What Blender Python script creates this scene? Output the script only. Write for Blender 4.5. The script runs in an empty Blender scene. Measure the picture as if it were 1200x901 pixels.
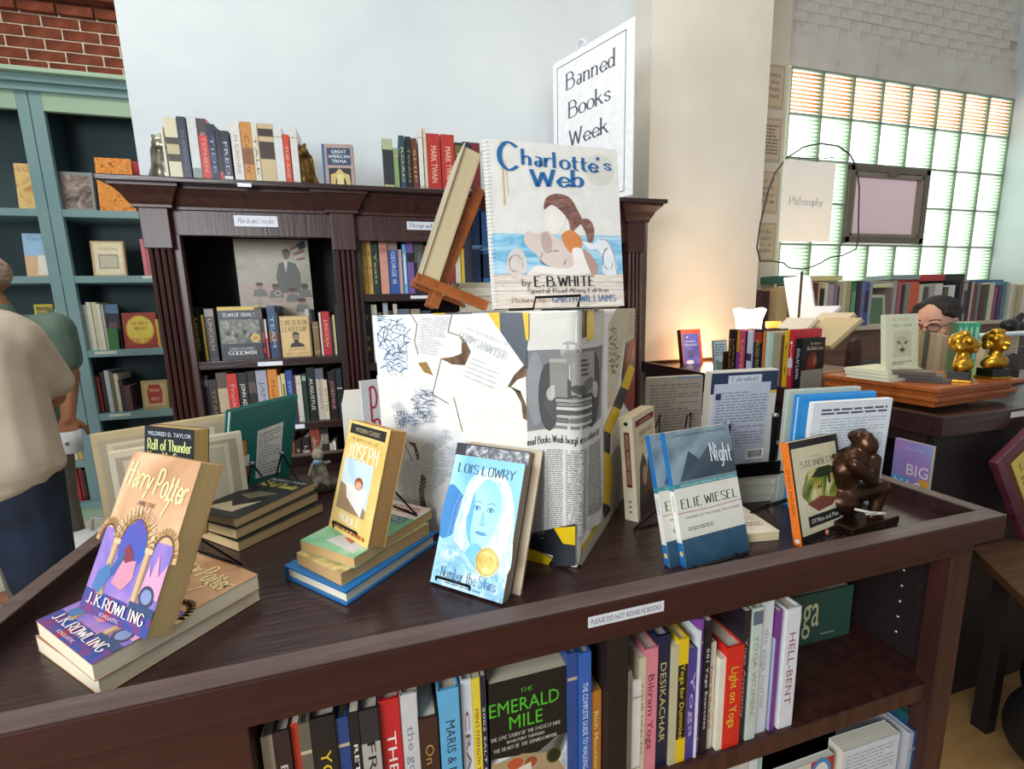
import bpy, bmesh, math, random
from mathutils import Vector, Matrix
random.seed(7)
SC = bpy.context.scene
COL = SC.collection
V = Vector
# ------------------------------------------------------------------ camera
CAMZ = 1.33
FPX = 527.1
def _cam():
    yaw, pitch, roll = 0.2712, 0.16368, 0.02617
    cy, sy, cp, sp = math.cos(yaw), math.sin(yaw), math.cos(pitch), math.sin(pitch)
    f = V((sy*cp, cy*cp, -sp)); r = V((cy, -sy, 0)); d = f.cross(r)
    cr, sr = math.cos(roll), math.sin(roll)
    return r*cr + d*sr, d*cr - r*sr, f
CR, CD, CF = _cam()
cd = bpy.data.cameras.new('camera'); cam = bpy.data.objects.new('camera', cd); COL.objects.link(cam)
cd.sensor_width = 36; cd.lens = FPX/1200*36; cd.clip_start = 0.02
cam.matrix_world = Matrix(((CR.x, -CD.x, -CF.x, 0), (CR.y, -CD.y, -CF.y, 0), (CR.z, -CD.z, -CF.z, CAMZ), (0, 0, 0, 1)))
SC.camera = cam
# ------------------------------------------------------------------ world, lights, exposure
SC.view_settings.view_transform = 'Standard'; SC.view_settings.look = 'None'
SC.view_settings.gamma = 1; SC.view_settings.use_curve_mapping = False
SC.view_settings.exposure = 0.2
w = bpy.data.worlds.new('world'); SC.world = w; w.use_nodes = True
w.node_tree.nodes['Background'].inputs[0].default_value = (0.86, 0.93, 1, 1)
w.node_tree.nodes['Background'].inputs[1].default_value = 0.36
def area(name, loc, to, sx, sy, power, col):
    l = bpy.data.lights.new(name, 'AREA'); l.shape = 'RECTANGLE'; l.size = sx; l.size_y = sy
    l.energy = power; l.color = col
    o = bpy.data.objects.new(name, l); COL.objects.link(o); o.location = loc
    o.rotation_euler = (V(to)-V(loc)).to_track_quat('-Z', 'Y').to_euler(); return o
def point(name, loc, power, col, r=.03):
    l = bpy.data.lights.new(name, 'POINT'); l.energy = power; l.color = col; l.shadow_soft_size = r
    o = bpy.data.objects.new(name, l); COL.objects.link(o); o.location = loc; return o
area('shop_window_light', (-1.9, -0.9, 2.0), (0.1, 1.0, 1.05), 1.5, 1.3, 74, (0.93, 0.97, 1))
area('ceiling_fill', (1.2, 0.9, 3.7), (1.2, 1.2, 0), 2.4, 1.6, 34, (1, 0.93, 0.82))  # added warm fill from overhead, not a fixture of the room
area('daylight_outside', (4.4, 3.75, 2.5), (4.3, 0, 2.3), 3.4, 2.4, 150, (0.97, 1, 0.97))
area('area_left_high', (-1.6, 2.2, 3.9), (-1.3, 2.9, 1.2), 1.2, .8, 26, (1, 0.95, 0.86))  # warm area light high at left, aimed down toward the green bookcase
# ------------------------------------------------------------------ pixel helpers: where a measured sight line meets a known plane
def ray(x, y): return CR*((x-600)/FPX) + CD*((y-450.5)/FPX) + CF
C0 = V((0, 0, CAMZ))
def atz(x, y, Z): v = ray(x, y); return C0 + v*((Z-CAMZ)/v.z)
def aty(x, y, Y): v = ray(x, y); return C0 + v*(Y/v.y)
def atx(x, y, X): v = ray(x, y); return C0 + v*(X/v.x)
# ------------------------------------------------------------------ materials
MC = {}
def srgb(c):
    if isinstance(c, str):
        c = tuple(int(c[i:i+2], 16) for i in (0, 2, 4))
    return tuple(((v/255)/12.92 if v/255 <= .04045 else ((v/255+.055)/1.055)**2.4) for v in c)
def newmat(key):
    m = bpy.data.materials.new(str(key)); m.use_nodes = True; MC[key] = m
    return m, m.node_tree.nodes, m.node_tree.links, m.node_tree.nodes['Principled BSDF']
def N(ns, t, **k):
    n = ns.new(t)
    for a, b in k.items():
        if a in n.inputs: n.inputs[a].default_value = b
        else: setattr(n, a, b)
    return n
def flat(c, rough=.45, metal=0, bump=True):
    key = ('flat', c, rough, metal)
    if key in MC: return MC[key]
    m, ns, L, p = newmat(key); p.inputs['Roughness'].default_value = rough; p.inputs['Metallic'].default_value = metal
    col = srgb(c); tc = N(ns, 'ShaderNodeTexCoord'); no = N(ns, 'ShaderNodeTexNoise', Scale=35, Detail=4)
    L.new(tc.outputs['Object'], no.inputs['Vector'])
    mr = N(ns, 'ShaderNodeMapRange'); mr.inputs[1].default_value = .3; mr.inputs[2].default_value = .7; mr.inputs[3].default_value = .93; mr.inputs[4].default_value = 1.05
    L.new(no.outputs['Fac'], mr.inputs[0])
    mx = N(ns, 'ShaderNodeVectorMath', operation='SCALE'); mx.inputs[0].default_value = col
    L.new(mr.outputs[0], mx.inputs['Scale']); L.new(mx.outputs[0], p.inputs['Base Color'])
    return m
def ramp(ns, stops):
    r = ns.new('ShaderNodeValToRGB'); e = r.color_ramp.elements
    while len(e) < len(stops): e.new(.5)
    for el, (ps, c) in zip(e, stops): el.position = ps; el.color = (*srgb(c), 1)
    return r
def noisy(key, stops, scale=8, stretch=(1, 1, 1), detail=6, rough=.5, bump=0, bscale=None, metal=0, dist=0, coord='Object'):
    if key in MC: return MC[key]
    m, ns, L, p = newmat(key); p.inputs['Roughness'].default_value = rough; p.inputs['Metallic'].default_value = metal
    tc = N(ns, 'ShaderNodeTexCoord'); mp = N(ns, 'ShaderNodeMapping'); mp.inputs['Scale'].default_value = stretch
    L.new(tc.outputs[coord], mp.inputs['Vector'])
    no = N(ns, 'ShaderNodeTexNoise', Scale=scale, Detail=detail, Distortion=dist)
    L.new(mp.outputs[0], no.inputs['Vector'])
    r = ramp(ns, stops); L.new(no.outputs['Fac'], r.inputs[0]); L.new(r.outputs[0], p.inputs['Base Color'])
    if bump:
        n2 = N(ns, 'ShaderNodeTexNoise', Scale=bscale or scale*2, Detail=6); L.new(mp.outputs[0], n2.inputs['Vector'])
        b = N(ns, 'ShaderNodeBump', Strength=bump, Distance=.01); L.new(n2.outputs['Fac'], b.inputs['Height']); L.new(b.outputs[0], p.inputs['Normal'])
    return m
def wood(key, a, b, rough=.33, st=(1, 14, 14)):
    return noisy(key, [(.25, a), (.75, b)], scale=3, stretch=st, detail=8, rough=rough, bump=.12, bscale=6, dist=.6)
DW = wood('dark_mahogany', '2c1614', '4a2a25', .30)
DWV = wood('dark_mahogany_upright', '2e1714', '4c2a24', .36, (14, 14, 1))
DWT = wood('dark_table_top', '2b1a19', '3a2725', .25)
DWF = wood('dark_apron', '2a0f0c', '3f1a15', .42)
RIM = wood('worn_rim_wood', '46332f', '62504b', .38)
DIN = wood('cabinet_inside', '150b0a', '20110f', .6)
BENCH = wood('bench_wood', '3c2616', '583a22', .5)
ORW = wood('orange_oak', '8a4216', 'b9652a', .35)
EASEL = wood('easel_wood', '7a3c10', 'a45a20', .45, (6, 6, 6))
GRN = noisy('green_paint', [(.2, '68898c'), (.8, '7f9c9a')], scale=2, rough=.5)
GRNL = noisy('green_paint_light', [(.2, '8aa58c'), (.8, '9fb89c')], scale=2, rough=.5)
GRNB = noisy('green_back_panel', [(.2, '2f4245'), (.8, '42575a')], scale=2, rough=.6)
PLA = noisy('white_plaster', [(.3, 'cdd6da'), (.7, 'dbe2e4')], scale=1.6, rough=.85, bump=.35, bscale=9)
PLW = noisy('pier_plaster', [(.3, 'd2cbbc'), (.7, 'e2dccf')], scale=1.8, rough=.85, bump=.35, bscale=9)
PLC = noisy('cream_plaster', [(.3, 'cfc2ae'), (.7, 'ded3c0')], scale=2, rough=.85, bump=.3, bscale=12)
PLR = noisy('rough_whitewash', [(.3, 'b8ac9a'), (.42, 'd8d0c2'), (.8, 'e4dfd4')], scale=4, rough=.9, bump=.6, bscale=30)
BRK = noisy('red_brick', [(.25, '4a2216'), (.55, '7a3a22'), (.8, 'a0583a')], scale=9, rough=.9, bump=.6, bscale=50)
MOR = noisy('mortar', [(.3, 'c0ae94'), (.7, 'e8dac2')], scale=30, rough=.95, bump=.5)
PBR = noisy('painted_brick', [(.3, 'c4bbab'), (.45, 'dad2c4'), (.8, 'e6e0d4')], scale=14, rough=.9, bump=.5, bscale=60)
FLW = noisy('wood_floor', [(.25, '8d6a3e'), (.75, 'b78f5a')], scale=4, stretch=(1, 8, 1), rough=.5, bump=.1)
FLB = noisy('pale_floor', [(.3, 'c2b8a4'), (.7, 'd8d0be')], scale=5, rough=.6)
WIRE = flat('0b0b0c', .35, .6)
GOLD = noisy('gold_leaf', [(.3, '9a6a18'), (.7, 'e0ad3c')], scale=30, rough=.28, metal=.9)
BRGOLD = noisy('dark_gold', [(.3, '3a2a12'), (.7, '7a5c28')], scale=30, rough=.4, metal=.8)
BRZ = noisy('bronze', [(.3, '24160f'), (.7, '5a3c28')], scale=14, rough=.3, metal=.75)
SILV = noisy('aged_silver', [(.3, '4a4436'), (.7, 'b9b39a')], scale=30, rough=.3, metal=.8)
RESIN = noisy('stone_resin', [(.3, '5d5546'), (.7, 'b5ad99')], scale=60, rough=.8, bump=.4)
SKIN = noisy('skin_tan', [(.3, '8a5636'), (.7, 'a66d48')], scale=12, rough=.55)
SKINW = noisy('skin_pale', [(.3, 'c48e76'), (.7, 'd8a68e')], scale=14, rough=.5)
HAIRD = noisy('dark_hair', [(.3, '0e0807'), (.7, '24140f')], scale=40, stretch=(1, 1, 8), rough=.65, bump=.4)
HAIRG = noisy('grey_hair', [(.3, '6f5846'), (.7, 'b59a84')], scale=60, rough=.8)
SHIRT = noisy('beige_cotton', [(.3, 'ae9f8c'), (.7, 'c9bba8')], scale=6, rough=.9, bump=.5, bscale=5)
POLO = noisy('green_polo', [(.3, '4f6455'), (.7, '6c8170')], scale=6, rough=.9, bump=.4, bscale=6)
PANTS = noisy('navy_denim', [(.3, '0d1420'), (.7, '1a2a44')], scale=9, rough=.9, bump=.4, bscale=8)
def paper(c='d9c7a2'):
    key = ('paper', c)
    if key in MC: return MC[key]
    m, ns, L, p = newmat(key); p.inputs['Roughness'].default_value = .9
    tc = N(ns, 'ShaderNodeTexCoord'); mp = N(ns, 'ShaderNodeMapping'); mp.inputs['Scale'].default_value = (2, 900, 2)
    L.new(tc.outputs['Object'], mp.inputs[0]); no = N(ns, 'ShaderNodeTexNoise', Scale=1.2, Detail=3); L.new(mp.outputs[0], no.inputs[0])
    a = srgb(c); mr = N(ns, 'ShaderNodeMapRange'); mr.inputs[1].default_value = .3; mr.inputs[2].default_value = .7; mr.inputs[3].default_value = .78; mr.inputs[4].default_value = 1.04
    L.new(no.outputs['Fac'], mr.inputs[0]); mx = N(ns, 'ShaderNodeVectorMath', operation='SCALE'); mx.inputs[0].default_value = a
    L.new(mr.outputs[0], mx.inputs['Scale']); L.new(mx.outputs[0], p.inputs['Base Color'])
    return m
def art(key, cols, scale=30, dist=1.5, rough=.4, st=(1, 1, 1)):
    n = len(cols)
    return noisy(('art', key), [(.28+.44*i/max(1, n-1), c) for i, c in enumerate(cols)], scale=scale, stretch=st, detail=5, rough=rough, dist=dist)
def emis(key, c, s):
    if key in MC: return MC[key]
    m, ns, L, p = newmat(key); p.inputs['Base Color'].default_value = (*srgb(c), 1)
    p.inputs['Emission Color'].default_value = (*srgb(c), 1); p.inputs['Emission Strength'].default_value = s
    return m
# ------------------------------------------------------------------ object helpers
def tag(o, label=None, cat=None, group=None, kind=None):
    if label: o['label'] = label
    if cat: o['category'] = cat
    if group: o['group'] = group
    if kind: o['kind'] = kind
    return o
class MB:
    """collects geometry for one mesh object, several materials"""
    def __init__(s): s.v = []; s.f = []; s.m = []; s.mats = []; s.sm = []
    def mi(s, m):
        if m not in s.mats: s.mats.append(m)
        return s.mats.index(m)
    def add(s, vs, fs, m, smooth=False):
        b = len(s.v); i = s.mi(m); s.v += [tuple(p) for p in vs]
        for f in fs: s.f.append(tuple(b+k for k in f)); s.m.append(i); s.sm.append(smooth)
    def box(s, a, b, m, M=None):
        (x0, y0, z0), (x1, y1, z1) = a, b
        vs = [V((x, y, z)) for z in (z0, z1) for y in (y0, y1) for x in (x0, x1)]
        if M: vs = [M @ p for p in vs]
        s.add(vs, [(0, 2, 3, 1), (4, 5, 7, 6), (0, 1, 5, 4), (2, 6, 7, 3), (0, 4, 6, 2), (1, 3, 7, 5)], m)
    def prism(s, poly, z0, z1, m, M=None):
        n = len(poly); vs = [V((x, y, z0)) for x, y in poly]+[V((x, y, z1)) for x, y in poly]
        if M: vs = [M @ p for p in vs]
        s.add(vs, [tuple(range(n))[::-1], tuple(range(n, 2*n))]+[(i, (i+1) % n, n+(i+1) % n, n+i) for i in range(n)], m)
    def tube(s, pts, r, m, n=6, closed=False):
        pts = [V(p) for p in pts]; k = len(pts); rings = []; rs = r if isinstance(r, (list, tuple)) else [r]*k
        pu = None
        for i, p in enumerate(pts):
            if closed: d = pts[(i+1) % k]-pts[i-1]
            else: d = pts[min(i+1, k-1)]-pts[max(i-1, 0)]
            d.normalize()
            u = d.cross(V((0, 0, 1))) if abs(d.z) < .95 else d.cross(V((1, 0, 0)))
            if pu is not None:
                u = pu - d*pu.dot(d)
            u.normalize(); pu = u; w_ = d.cross(u)
            rings.append([p+(u*math.cos(2*math.pi*j/n)+w_*math.sin(2*math.pi*j/n))*rs[i] for j in range(n)])
        vs = [q for rr in rings for q in rr]; fs = []
        for i in range(k if closed else k-1):
            a, b = i*n, ((i+1) % k)*n
            fs += [(a+j, a+(j+1) % n, b+(j+1) % n, b+j) for j in range(n)]
        if not closed: fs += [tuple(range(n))[::-1], tuple((k-1)*n+j for j in range(n))]
        s.add(vs, fs, m, True)
    def lathe(s, prof, c, m, n=20, M=None):
        vs = []
        for r, z in prof: vs += [V((c[0]+r*math.cos(2*math.pi*j/n), c[1]+r*math.sin(2*math.pi*j/n), c[2]+z)) for j in range(n)]
        if M: vs = [M @ p for p in vs]
        k = len(prof); fs = [(i*n+j, i*n+(j+1) % n, (i+1)*n+(j+1) % n, (i+1)*n+j) for i in range(k-1) for j in range(n)]
        fs += [tuple(range(n))[::-1], tuple((k-1)*n+j for j in range(n))]
        s.add(vs, fs, m, True)
    def ico(s, c, r, m, M=None, sub=2):
        bm = bmesh.new(); bmesh.ops.create_icosphere(bm, subdivisions=sub, radius=1)
        vs = [V((v.co.x*r[0], v.co.y*r[1], v.co.z*r[2])) for v in bm.verts]
        if M: vs = [M @ p for p in vs]
        s.add([V(c)+p for p in vs], [tuple(v.index for v in f.verts) for f in bm.faces], m, True); bm.free()
    def build(s, name, parent=None, M=None, bevel=0):
        me = bpy.data.meshes.new(name); me.from_pydata(s.v, [], s.f)
        for m in s.mats: me.materials.append(m)
        me.polygons.foreach_set('material_index', s.m); me.polygons.foreach_set('use_smooth', s.sm); me.update()
        if bevel:
            bm = bmesh.new(); bm.from_mesh(me)
            bmesh.ops.bevel(bm, geom=[e for e in bm.edges if e.is_manifold and e.calc_face_angle(0) > .5], offset=bevel, segments=2, affect='EDGES', profile=.6)
            bm.to_mesh(me); bm.free()
        o = bpy.data.objects.new(name, me); COL.objects.link(o)
        if parent: o.parent = parent
        if M: o.matrix_local = M
        return o
def empty(name, M=None, **k):
    o = bpy.data.objects.new(name, None); COL.objects.link(o); o.empty_display_size = .05
    if M is not None: o.matrix_world = M if isinstance(M, Matrix) else Matrix.Translation(M)
    return tag(o, **k)
def boxo(name, a, b, m, parent=None, bevel=0, M=None):
    c = [(a[i]+b[i])/2 for i in range(3)]
    mb = MB(); mb.box([a[i]-c[i] for i in range(3)], [b[i]-c[i] for i in range(3)], m)
    T = Matrix.Translation(c)
    return mb.build(name, parent, (M @ T) if M else T, bevel)
def baked(ob):
    dg = bpy.context.evaluated_depsgraph_get(); me = bpy.data.meshes.new_from_object(ob.evaluated_get(dg)); return me
def blob(name, els, m, voxel=.01, smooth=6, parent=None, M=None, jitter=0):
    """tapered limbs and ellipsoids fused into one continuous skin"""
    mb = MB()
    for e in els:
        if e[0] == 'c':
            _, p0, r0, p1, r1 = e; p0, p1 = V(p0), V(p1); k = 5
            mb.tube([p0.lerp(p1, i/k) for i in range(k+1)], [r0+(r1-r0)*i/k for i in range(k+1)], m, 12)
            mb.ico(p0, (r0,)*3, m); mb.ico(p1, (r1,)*3, m)
        else:
            R_ = e[3] if len(e) > 3 else None
            mb.ico(e[1], e[2], m, R_, 3)
    o = mb.build(name+'_src')
    r = o.modifiers.new('r', 'REMESH'); r.mode = 'VOXEL'; r.voxel_size = voxel; r.use_smooth_shade = True
    s = o.modifiers.new('s', 'SMOOTH'); s.factor = .6; s.iterations = smooth
    me = baked(o); bpy.data.objects.remove(o)
    me.name = name
    if not me.materials: me.materials.append(m)
    for p in me.polygons: p.material_index = 0; p.use_smooth = True
    q = bpy.data.objects.new(name, me); COL.objects.link(q)
    if parent: q.parent = parent
    if M: q.matrix_local = M
    return q
# ------------------------------------------------------------------ lettering
GL = {'A':'024982/2565','B':'1912/~1959775616/~1666846212','C':'~7859391714325273','D':'1912/~194987844212','E':'1912/1979/1656/1272','F':'1912/1979/1656',
'G':'~7859391714325273/737555','H':'1912/7972/1676','I':'3932','J':'~59533213','K':'1912/7915/3682','L':'1912/1272','M':'1219457972','N':'12197279','O':'~391813325273785939',
'P':'1912/~1959775515','Q':'~391813325273785939/5481','R':'1912/~1959775515/4582','S':'~78592917366584623213','T':'0989/4942','U':'~191432628489','V':'094289','W':'0922486289','X':'0982/8902','Y':'094689/4642','Z':'19891282',
'a':'~26566562/~643423325264','b':'1912/~154665634213','c':'~75562614325273','d':'6962/~653615133263','e':'~14747546251432527372','f':'~69493732/1666','g':'~653615133263/~66614020','h':'1912/~15466562','i':'3632/3837',
'j':'~36311000/3837','k':'1912/6614/3572','l':'3932','m':'1612/~15364542/~45667572','n':'1612/~15466562','o':'~361513325273755636','p':'1610/~154665634213','q':'6660/~653615133263','r':'1612/~143666','s':'~65461544634213',
't':'3833/~334262/1666','u':'~16133263/6662','v':'164276','w':'0622466286','x':'1672/7612','y':'1642/7620','z':'16661262',"'":'3937','.':'3332','-':'2575','&':'~82273859461434526476'}
def serif(txt, heavy=1.0):
    """calligraphic roman letters: broad-nib strokes with slab serifs; returns polygons in a unit-cap-height frame and the width"""
    out = []; x = 0
    for ch in txt:
        if ch == ' ': x += .38; continue
        g = GL.get(ch) or GL.get(ch.upper())
        if not g: x += .3; continue
        wd = .9 if ch.isupper() else .68
        if ch in 'MW': wd = 1.12
        if ch in 'm': wd = 1.02
        if ch in "iljI'.": wd = .42
        if ch in 'tfr': wd = .56
        off = -.17 if ch in "iljI'." else 0
        sc_ = .8 if ch.isupper() else .66
        if ch in 'MWm': sc_ = 1.0
        for st in g.split('/'):
            sm = st[0] == '~'; st = st.lstrip('~')
            pts = [V((int(st[i])/8*sc_+off+x+.05, (int(st[i+1])-2)/7)) for i in range(0, len(st)-1, 2)]
            if sm:
                q = []
                for i in range(len(pts)-1):
                    p0, p1, p2, p3 = pts[max(i-1, 0)], pts[i], pts[i+1], pts[min(i+2, len(pts)-1)]
                    for k in range(4):
                        t = k/4; q.append(.5*((2*p1)+(p2-p0)*t+(2*p0-5*p1+4*p2-p3)*t*t+(3*p1-p0-3*p2+p3)*t**3))
                q.append(pts[-1]); pts = q
            if len(pts) < 2: continue
            L_, R_ = [], []
            for i, p in enumerate(pts):
                d = pts[min(i+1, len(pts)-1)]-pts[max(i-1, 0)]
                if d.length < 1e-6: d = V((0, 1))
                d.normalize(); n = V((-d.y, d.x)); o = V((n.x*.068*heavy, n.y*.026*heavy))
                if o.length < .02: o = n*.026*heavy
                L_.append(p+o); R_.append(p-o)
            if sm:
                for i in range(len(pts)-1): out.append([L_[i], L_[i+1], R_[i+1], R_[i]])
            else:
                for i in range(len(pts)-1):
                    d = pts[i+1]-pts[i]
                    if d.length < 1e-6: continue
                    d.normalize(); n = V((-d.y, d.x)); o = V((n.x*.068*heavy, n.y*.026*heavy))
                    if o.length < .022: o = n*.024*heavy
                    out.append([pts[i]+o, pts[i+1]+o, pts[i+1]-o, pts[i]-o])
            for e, nb in ((pts[0], pts[1]), (pts[-1], pts[-2])):
                d = nb-e
                if abs(d.y) > abs(d.x)*1.2 and ch not in "'.-&" and not (sm and abs(e.y-round(e.y*7)/7) > .01):
                    if sm and ch in 'CGSJsaecg': continue
                    hw = .11; out.append([V((e.x-hw, e.y-.02)), V((e.x+hw, e.y-.02)), V((e.x+hw, e.y+.02)), V((e.x-hw, e.y+.02))])
        x += wd
    return out, x
TXT = {}
def sans(txt):
    if txt in TXT: return TXT[txt]
    c = bpy.data.curves.new('t', 'FONT'); c.body = txt; c.size = 1; c.resolution_u = 2; c.fill_mode = 'FRONT'
    o = bpy.data.objects.new('t', c); COL.objects.link(o); bpy.context.view_layer.update()
    me = baked(o); vs = [V((v.co.x, v.co.y)) for v in me.vertices]; fs = [tuple(p.vertices) for p in me.polygons]
    bpy.data.objects.remove(o); bpy.data.meshes.remove(me)
    if not vs: r = ([], 1)
    else:
        x0 = min(v.x for v in vs); x1 = max(v.x for v in vs); y1 = max(v.y for v in vs); k = .72 if y1 > .6 else max(y1, .4)
        r = ([[V(((vs[i].x-x0)/k, vs[i].y/k)) for i in f] for f in fs], (x1-x0)/k)
    TXT[txt] = r; return r
class Face:
    """flat print on a face: o = lower-left corner, ux/uy unit axes, w x h metres; coordinates 0..1 or photo pixels on that plane"""
    def __init__(s, o, ux, uy, w, h, Mw=None):
        s.o, s.ux, s.uy, s.w, s.h = V(o), V(ux), V(uy), w, h; s.n = s.ux.cross(s.uy); s.Mw = Mw; s.k = 0; s.mb = MB(); s.clamp = False
    def px(s, x, y):
        M = s.Mw or Matrix(); o = M @ s.o; n = M.to_3x3() @ s.n; v = ray(x, y)
        p = C0+v*((o-C0).dot(n)/v.dot(n)); q = M.inverted() @ p - s.o
        return q.dot(s.ux), q.dot(s.uy)
    def P(s, pt, px=False):
        return s.px(*pt) if px else (pt[0]*s.w, pt[1]*s.h)
    def raw(s, polys, m, step=True):
        if isinstance(m, str): m = flat(m, .42)
        if step: s.k += 1
        e = .00015+.00003*s.k; vs = []; fs = []
        if s.clamp: polys = [[(min(s.w, max(0, a)), min(s.h, max(0, c))) for a, c in pl] for pl in polys]
        for pl in polys:
            b = len(vs); vs += [s.o+s.ux*a+s.uy*c+s.n*e for a, c in pl]; fs.append(tuple(range(b, b+len(pl))))
        s.mb.add(vs, fs, m)
    def poly(s, pts, m, px=False): s.raw([[s.P(p, px) for p in pts]], m)
    def spoly(s, pts, m, px=False):
        p = [V(q) for q in pts]; n = len(p); out = []
        for i in range(n):
            a, b, c, d = p[i-1], p[i], p[(i+1) % n], p[(i+2) % n]
            for t in (0, .25, .5, .75): q = .5*((2*b)+(c-a)*t+(2*a-5*b+4*c-d)*t*t+(d-a-3*c+3*b)*t**3); out.append((q.x, q.y))
        s.poly(out, m, px)
    def rect(s, a, b, c, d, m): s.poly([(a, b), (c, b), (c, d), (a, d)], m)
    def ell(s, cx, cy, rx, ry, m, px=False, n=20):
        s.poly([(cx+rx*math.cos(2*math.pi*i/n), cy+ry*math.sin(2*math.pi*i/n)*(-1 if px else 1)) for i in range(n)], m, px)
    def line(s, pts, wd, m, px=False):
        q = [V(s.P(p, px)) for p in pts]; out = []
        for a, b in zip(q, q[1:]):
            d = b-a
            if d.length < 1e-7: continue
            d.normalize(); n = V((-d.y, d.x))*wd/2; a2 = a-d*wd*.3; b2 = b+d*wd*.3; out.append([a2+n, b2+n, b2-n, a2-n])
        s.raw(out, m)
    def border(s, a, b, c, d, wd, m): s.line([(a, b), (c, b), (c, d), (a, d), (a, b)], wd, m)
    def text(s, t, bl, br, tl, m, px=False, ser=False, heavy=1.0):
        pl, wd = serif(t, heavy) if ser else sans(t)
        o = V(s.P(bl, px)); ex = (V(s.P(br, px))-o)/wd; ey = V(s.P(tl, px))-o
        s.raw([[o+ex*p.x+ey*p.y for p in q] for q in pl], m)
    def T(s, t, a, b, c, d, m, ser=False, heavy=1.0): s.text(t, (a, b), (c, b), (a, d), m, False, ser, heavy)
    def TV(s, t, a, b, c, d, m, ser=False, heavy=1.0):      # reads downwards (spines): box a,b..c,d
        s.text(t, (a, d), (a, b), (c, d), m, False, ser, heavy)
    def lines(s, a, b, c, d, n, m, px=None, fill=.5, wpl=7, corners=None):
        """rows of small print"""
        out = []; rnd = random.Random(n*13+int(a*100))
        def mp(u, v):
            if corners:
                bl, br, tr, tl = corners; x = (bl[0]*(1-u)+br[0]*u)*(1-v)+(tl[0]*(1-u)+tr[0]*u)*v; y = (bl[1]*(1-u)+br[1]*u)*(1-v)+(tl[1]*(1-u)+tr[1]*u)*v
                return s.px(x, y)
            return (a+(c-a)*u)*s.w, (b+(d-b)*v)*s.h
        for i in range(n):
            v0 = (i+.25)/n; v1 = (i+.25+fill)/n; x = 0; end = 1 if rnd.random() < .8 else rnd.uniform(.4, .95)
            while x < end-.02:
                l = rnd.uniform(.5, 1.6)/wpl; x1 = min(end, x+l); out.append([mp(x, v0), mp(x1, v0), mp(x1, v1), mp(x, v1)]); x = x1+.22/wpl
        s.raw(out, m)
    def barcode(s, a, b, c, d):
        s.rect(a, b, c, d, 'f4f4f0'); x = a+(c-a)*.08; out = []; rnd = random.Random(3)
        while x < c-(c-a)*.1:
            l = rnd.choice((.02, .035, .05))*(c-a); out.append([(x*s.w, (b+(d-b)*.2)*s.h), ((x+l)*s.w, (b+(d-b)*.2)*s.h), ((x+l)*s.w, (d-(d-b)*.1)*s.h), (x*s.w, (d-(d-b)*.1)*s.h)]); x += l+rnd.choice((.02, .03))*(c-a)
        s.raw(out, '151515')
    def build(s, name, parent): return s.mb.build(name, parent) if s.mb.f else None
# ------------------------------------------------------------------ books
def book(M, w, h, t, cover='cccccc', spine=None, back=None, page='d9c7a2', hard=False, side='l', front=None, spinep=None, name='paperback_book', label='', group=None, detail=1, backp=None, cat='book', onspine=None):
    """local frame: x across the front, y backwards through the thickness, z up; the spine on the side given"""
    cm = cover if not isinstance(cover, str) else flat(cover, .38); sm = cm if spine is None else (spine if not isinstance(spine, str) else flat(spine, .38)); bm_ = cm if back is None else (back if not isinstance(back, str) else flat(back, .38))
    b = .0028 if hard else .0006; ov = .004 if hard else .0
    c = MB(); sx = 0 if side == 'l' else w
    def X(a): return a if side == 'l' else w-a
    def bx(mb, x0, x1, y0, y1, z0, z1, m): mb.box((min(x0, x1), y0, z0), (max(x0, x1), y1, z1), m)
    bx(c, X(0), X(w), 0, b, 0, h, cm); bx(c, X(0), X(w), t-b, t, 0, h, bm_)
    if hard and t > .02:                                   # rounded hinge and spine
        bx(c, X(-.001), X(b), b*.4, t-b*.4, 0, h, sm)
    else: bx(c, X(0), X(b), b, t-b, 0, h, sm)
    p = MB(); bx(p, X(b), X(w-ov-.0008), b, t-b, ov+.0006, h-ov-.0008, paper(page))
    f = Face((0, 0, 0), (1, 0, 0), (0, 0, 1), w, h, M)
    if front: front(f)
    g = Face((0, t, 0), (0, -1, 0), (0, 0, 1), t, h, M) if side == 'l' else Face((w, 0, 0), (0, 1, 0), (0, 0, 1), t, h, M)
    if hard and t > .02: g.o = g.o + V((-.001 if side == 'l' else .001, 0, 0))
    if spinep: spinep(g)
    if detail == 0:
        for q in (p, f.mb, g.mb):
            for i, fc in enumerate(q.f): pass
            base = len(c.v); c.v += q.v
            for fc, mi, s_ in zip(q.f, q.m, q.sm): c.f.append(tuple(base+k for k in fc)); c.m.append(c.mi(q.mats[mi])); c.sm.append(s_)
        o = c.build(name, None, M); return tag(o, label, cat, group)
    r = empty(name, M, label=label, cat=cat, group=group)
    c.build('cover', r); p.build('page_block', r)
    if f.mb.f: f.build('cover_print', r)
    if g.mb.f: g.build('spine_print', r)
    return r
def pose(X, Y, Z, yaw, lean=0, roll=0):
    u = V((math.cos(yaw), math.sin(yaw), 0)); b = V((-math.sin(yaw), math.cos(yaw), 0)); k = V((0, 0, 1))
    up = k*math.cos(lean)+b*math.sin(lean); bk = b*math.cos(lean)-k*math.sin(lean)
    u2 = u*math.cos(roll)+up*math.sin(roll); up = up*math.cos(roll)-u*math.sin(roll)
    M = Matrix((u2, bk, up)).transposed().to_4x4(); M.translation = V((X, Y, Z)); return M
def lying(X, Y, Z, yaw, front=None, **k):
    """a book flat on its back cover: x along yaw, its head pointing away"""
    t = k['t']
    u = V((math.cos(yaw), math.sin(yaw), 0)); b = V((-math.sin(yaw), math.cos(yaw), 0))
    M = Matrix((u, V((0, 0, -1)), b)).transposed().to_4x4(); M.translation = V((X, Y, Z+t))
    return book(M, front=front, **k)
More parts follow.
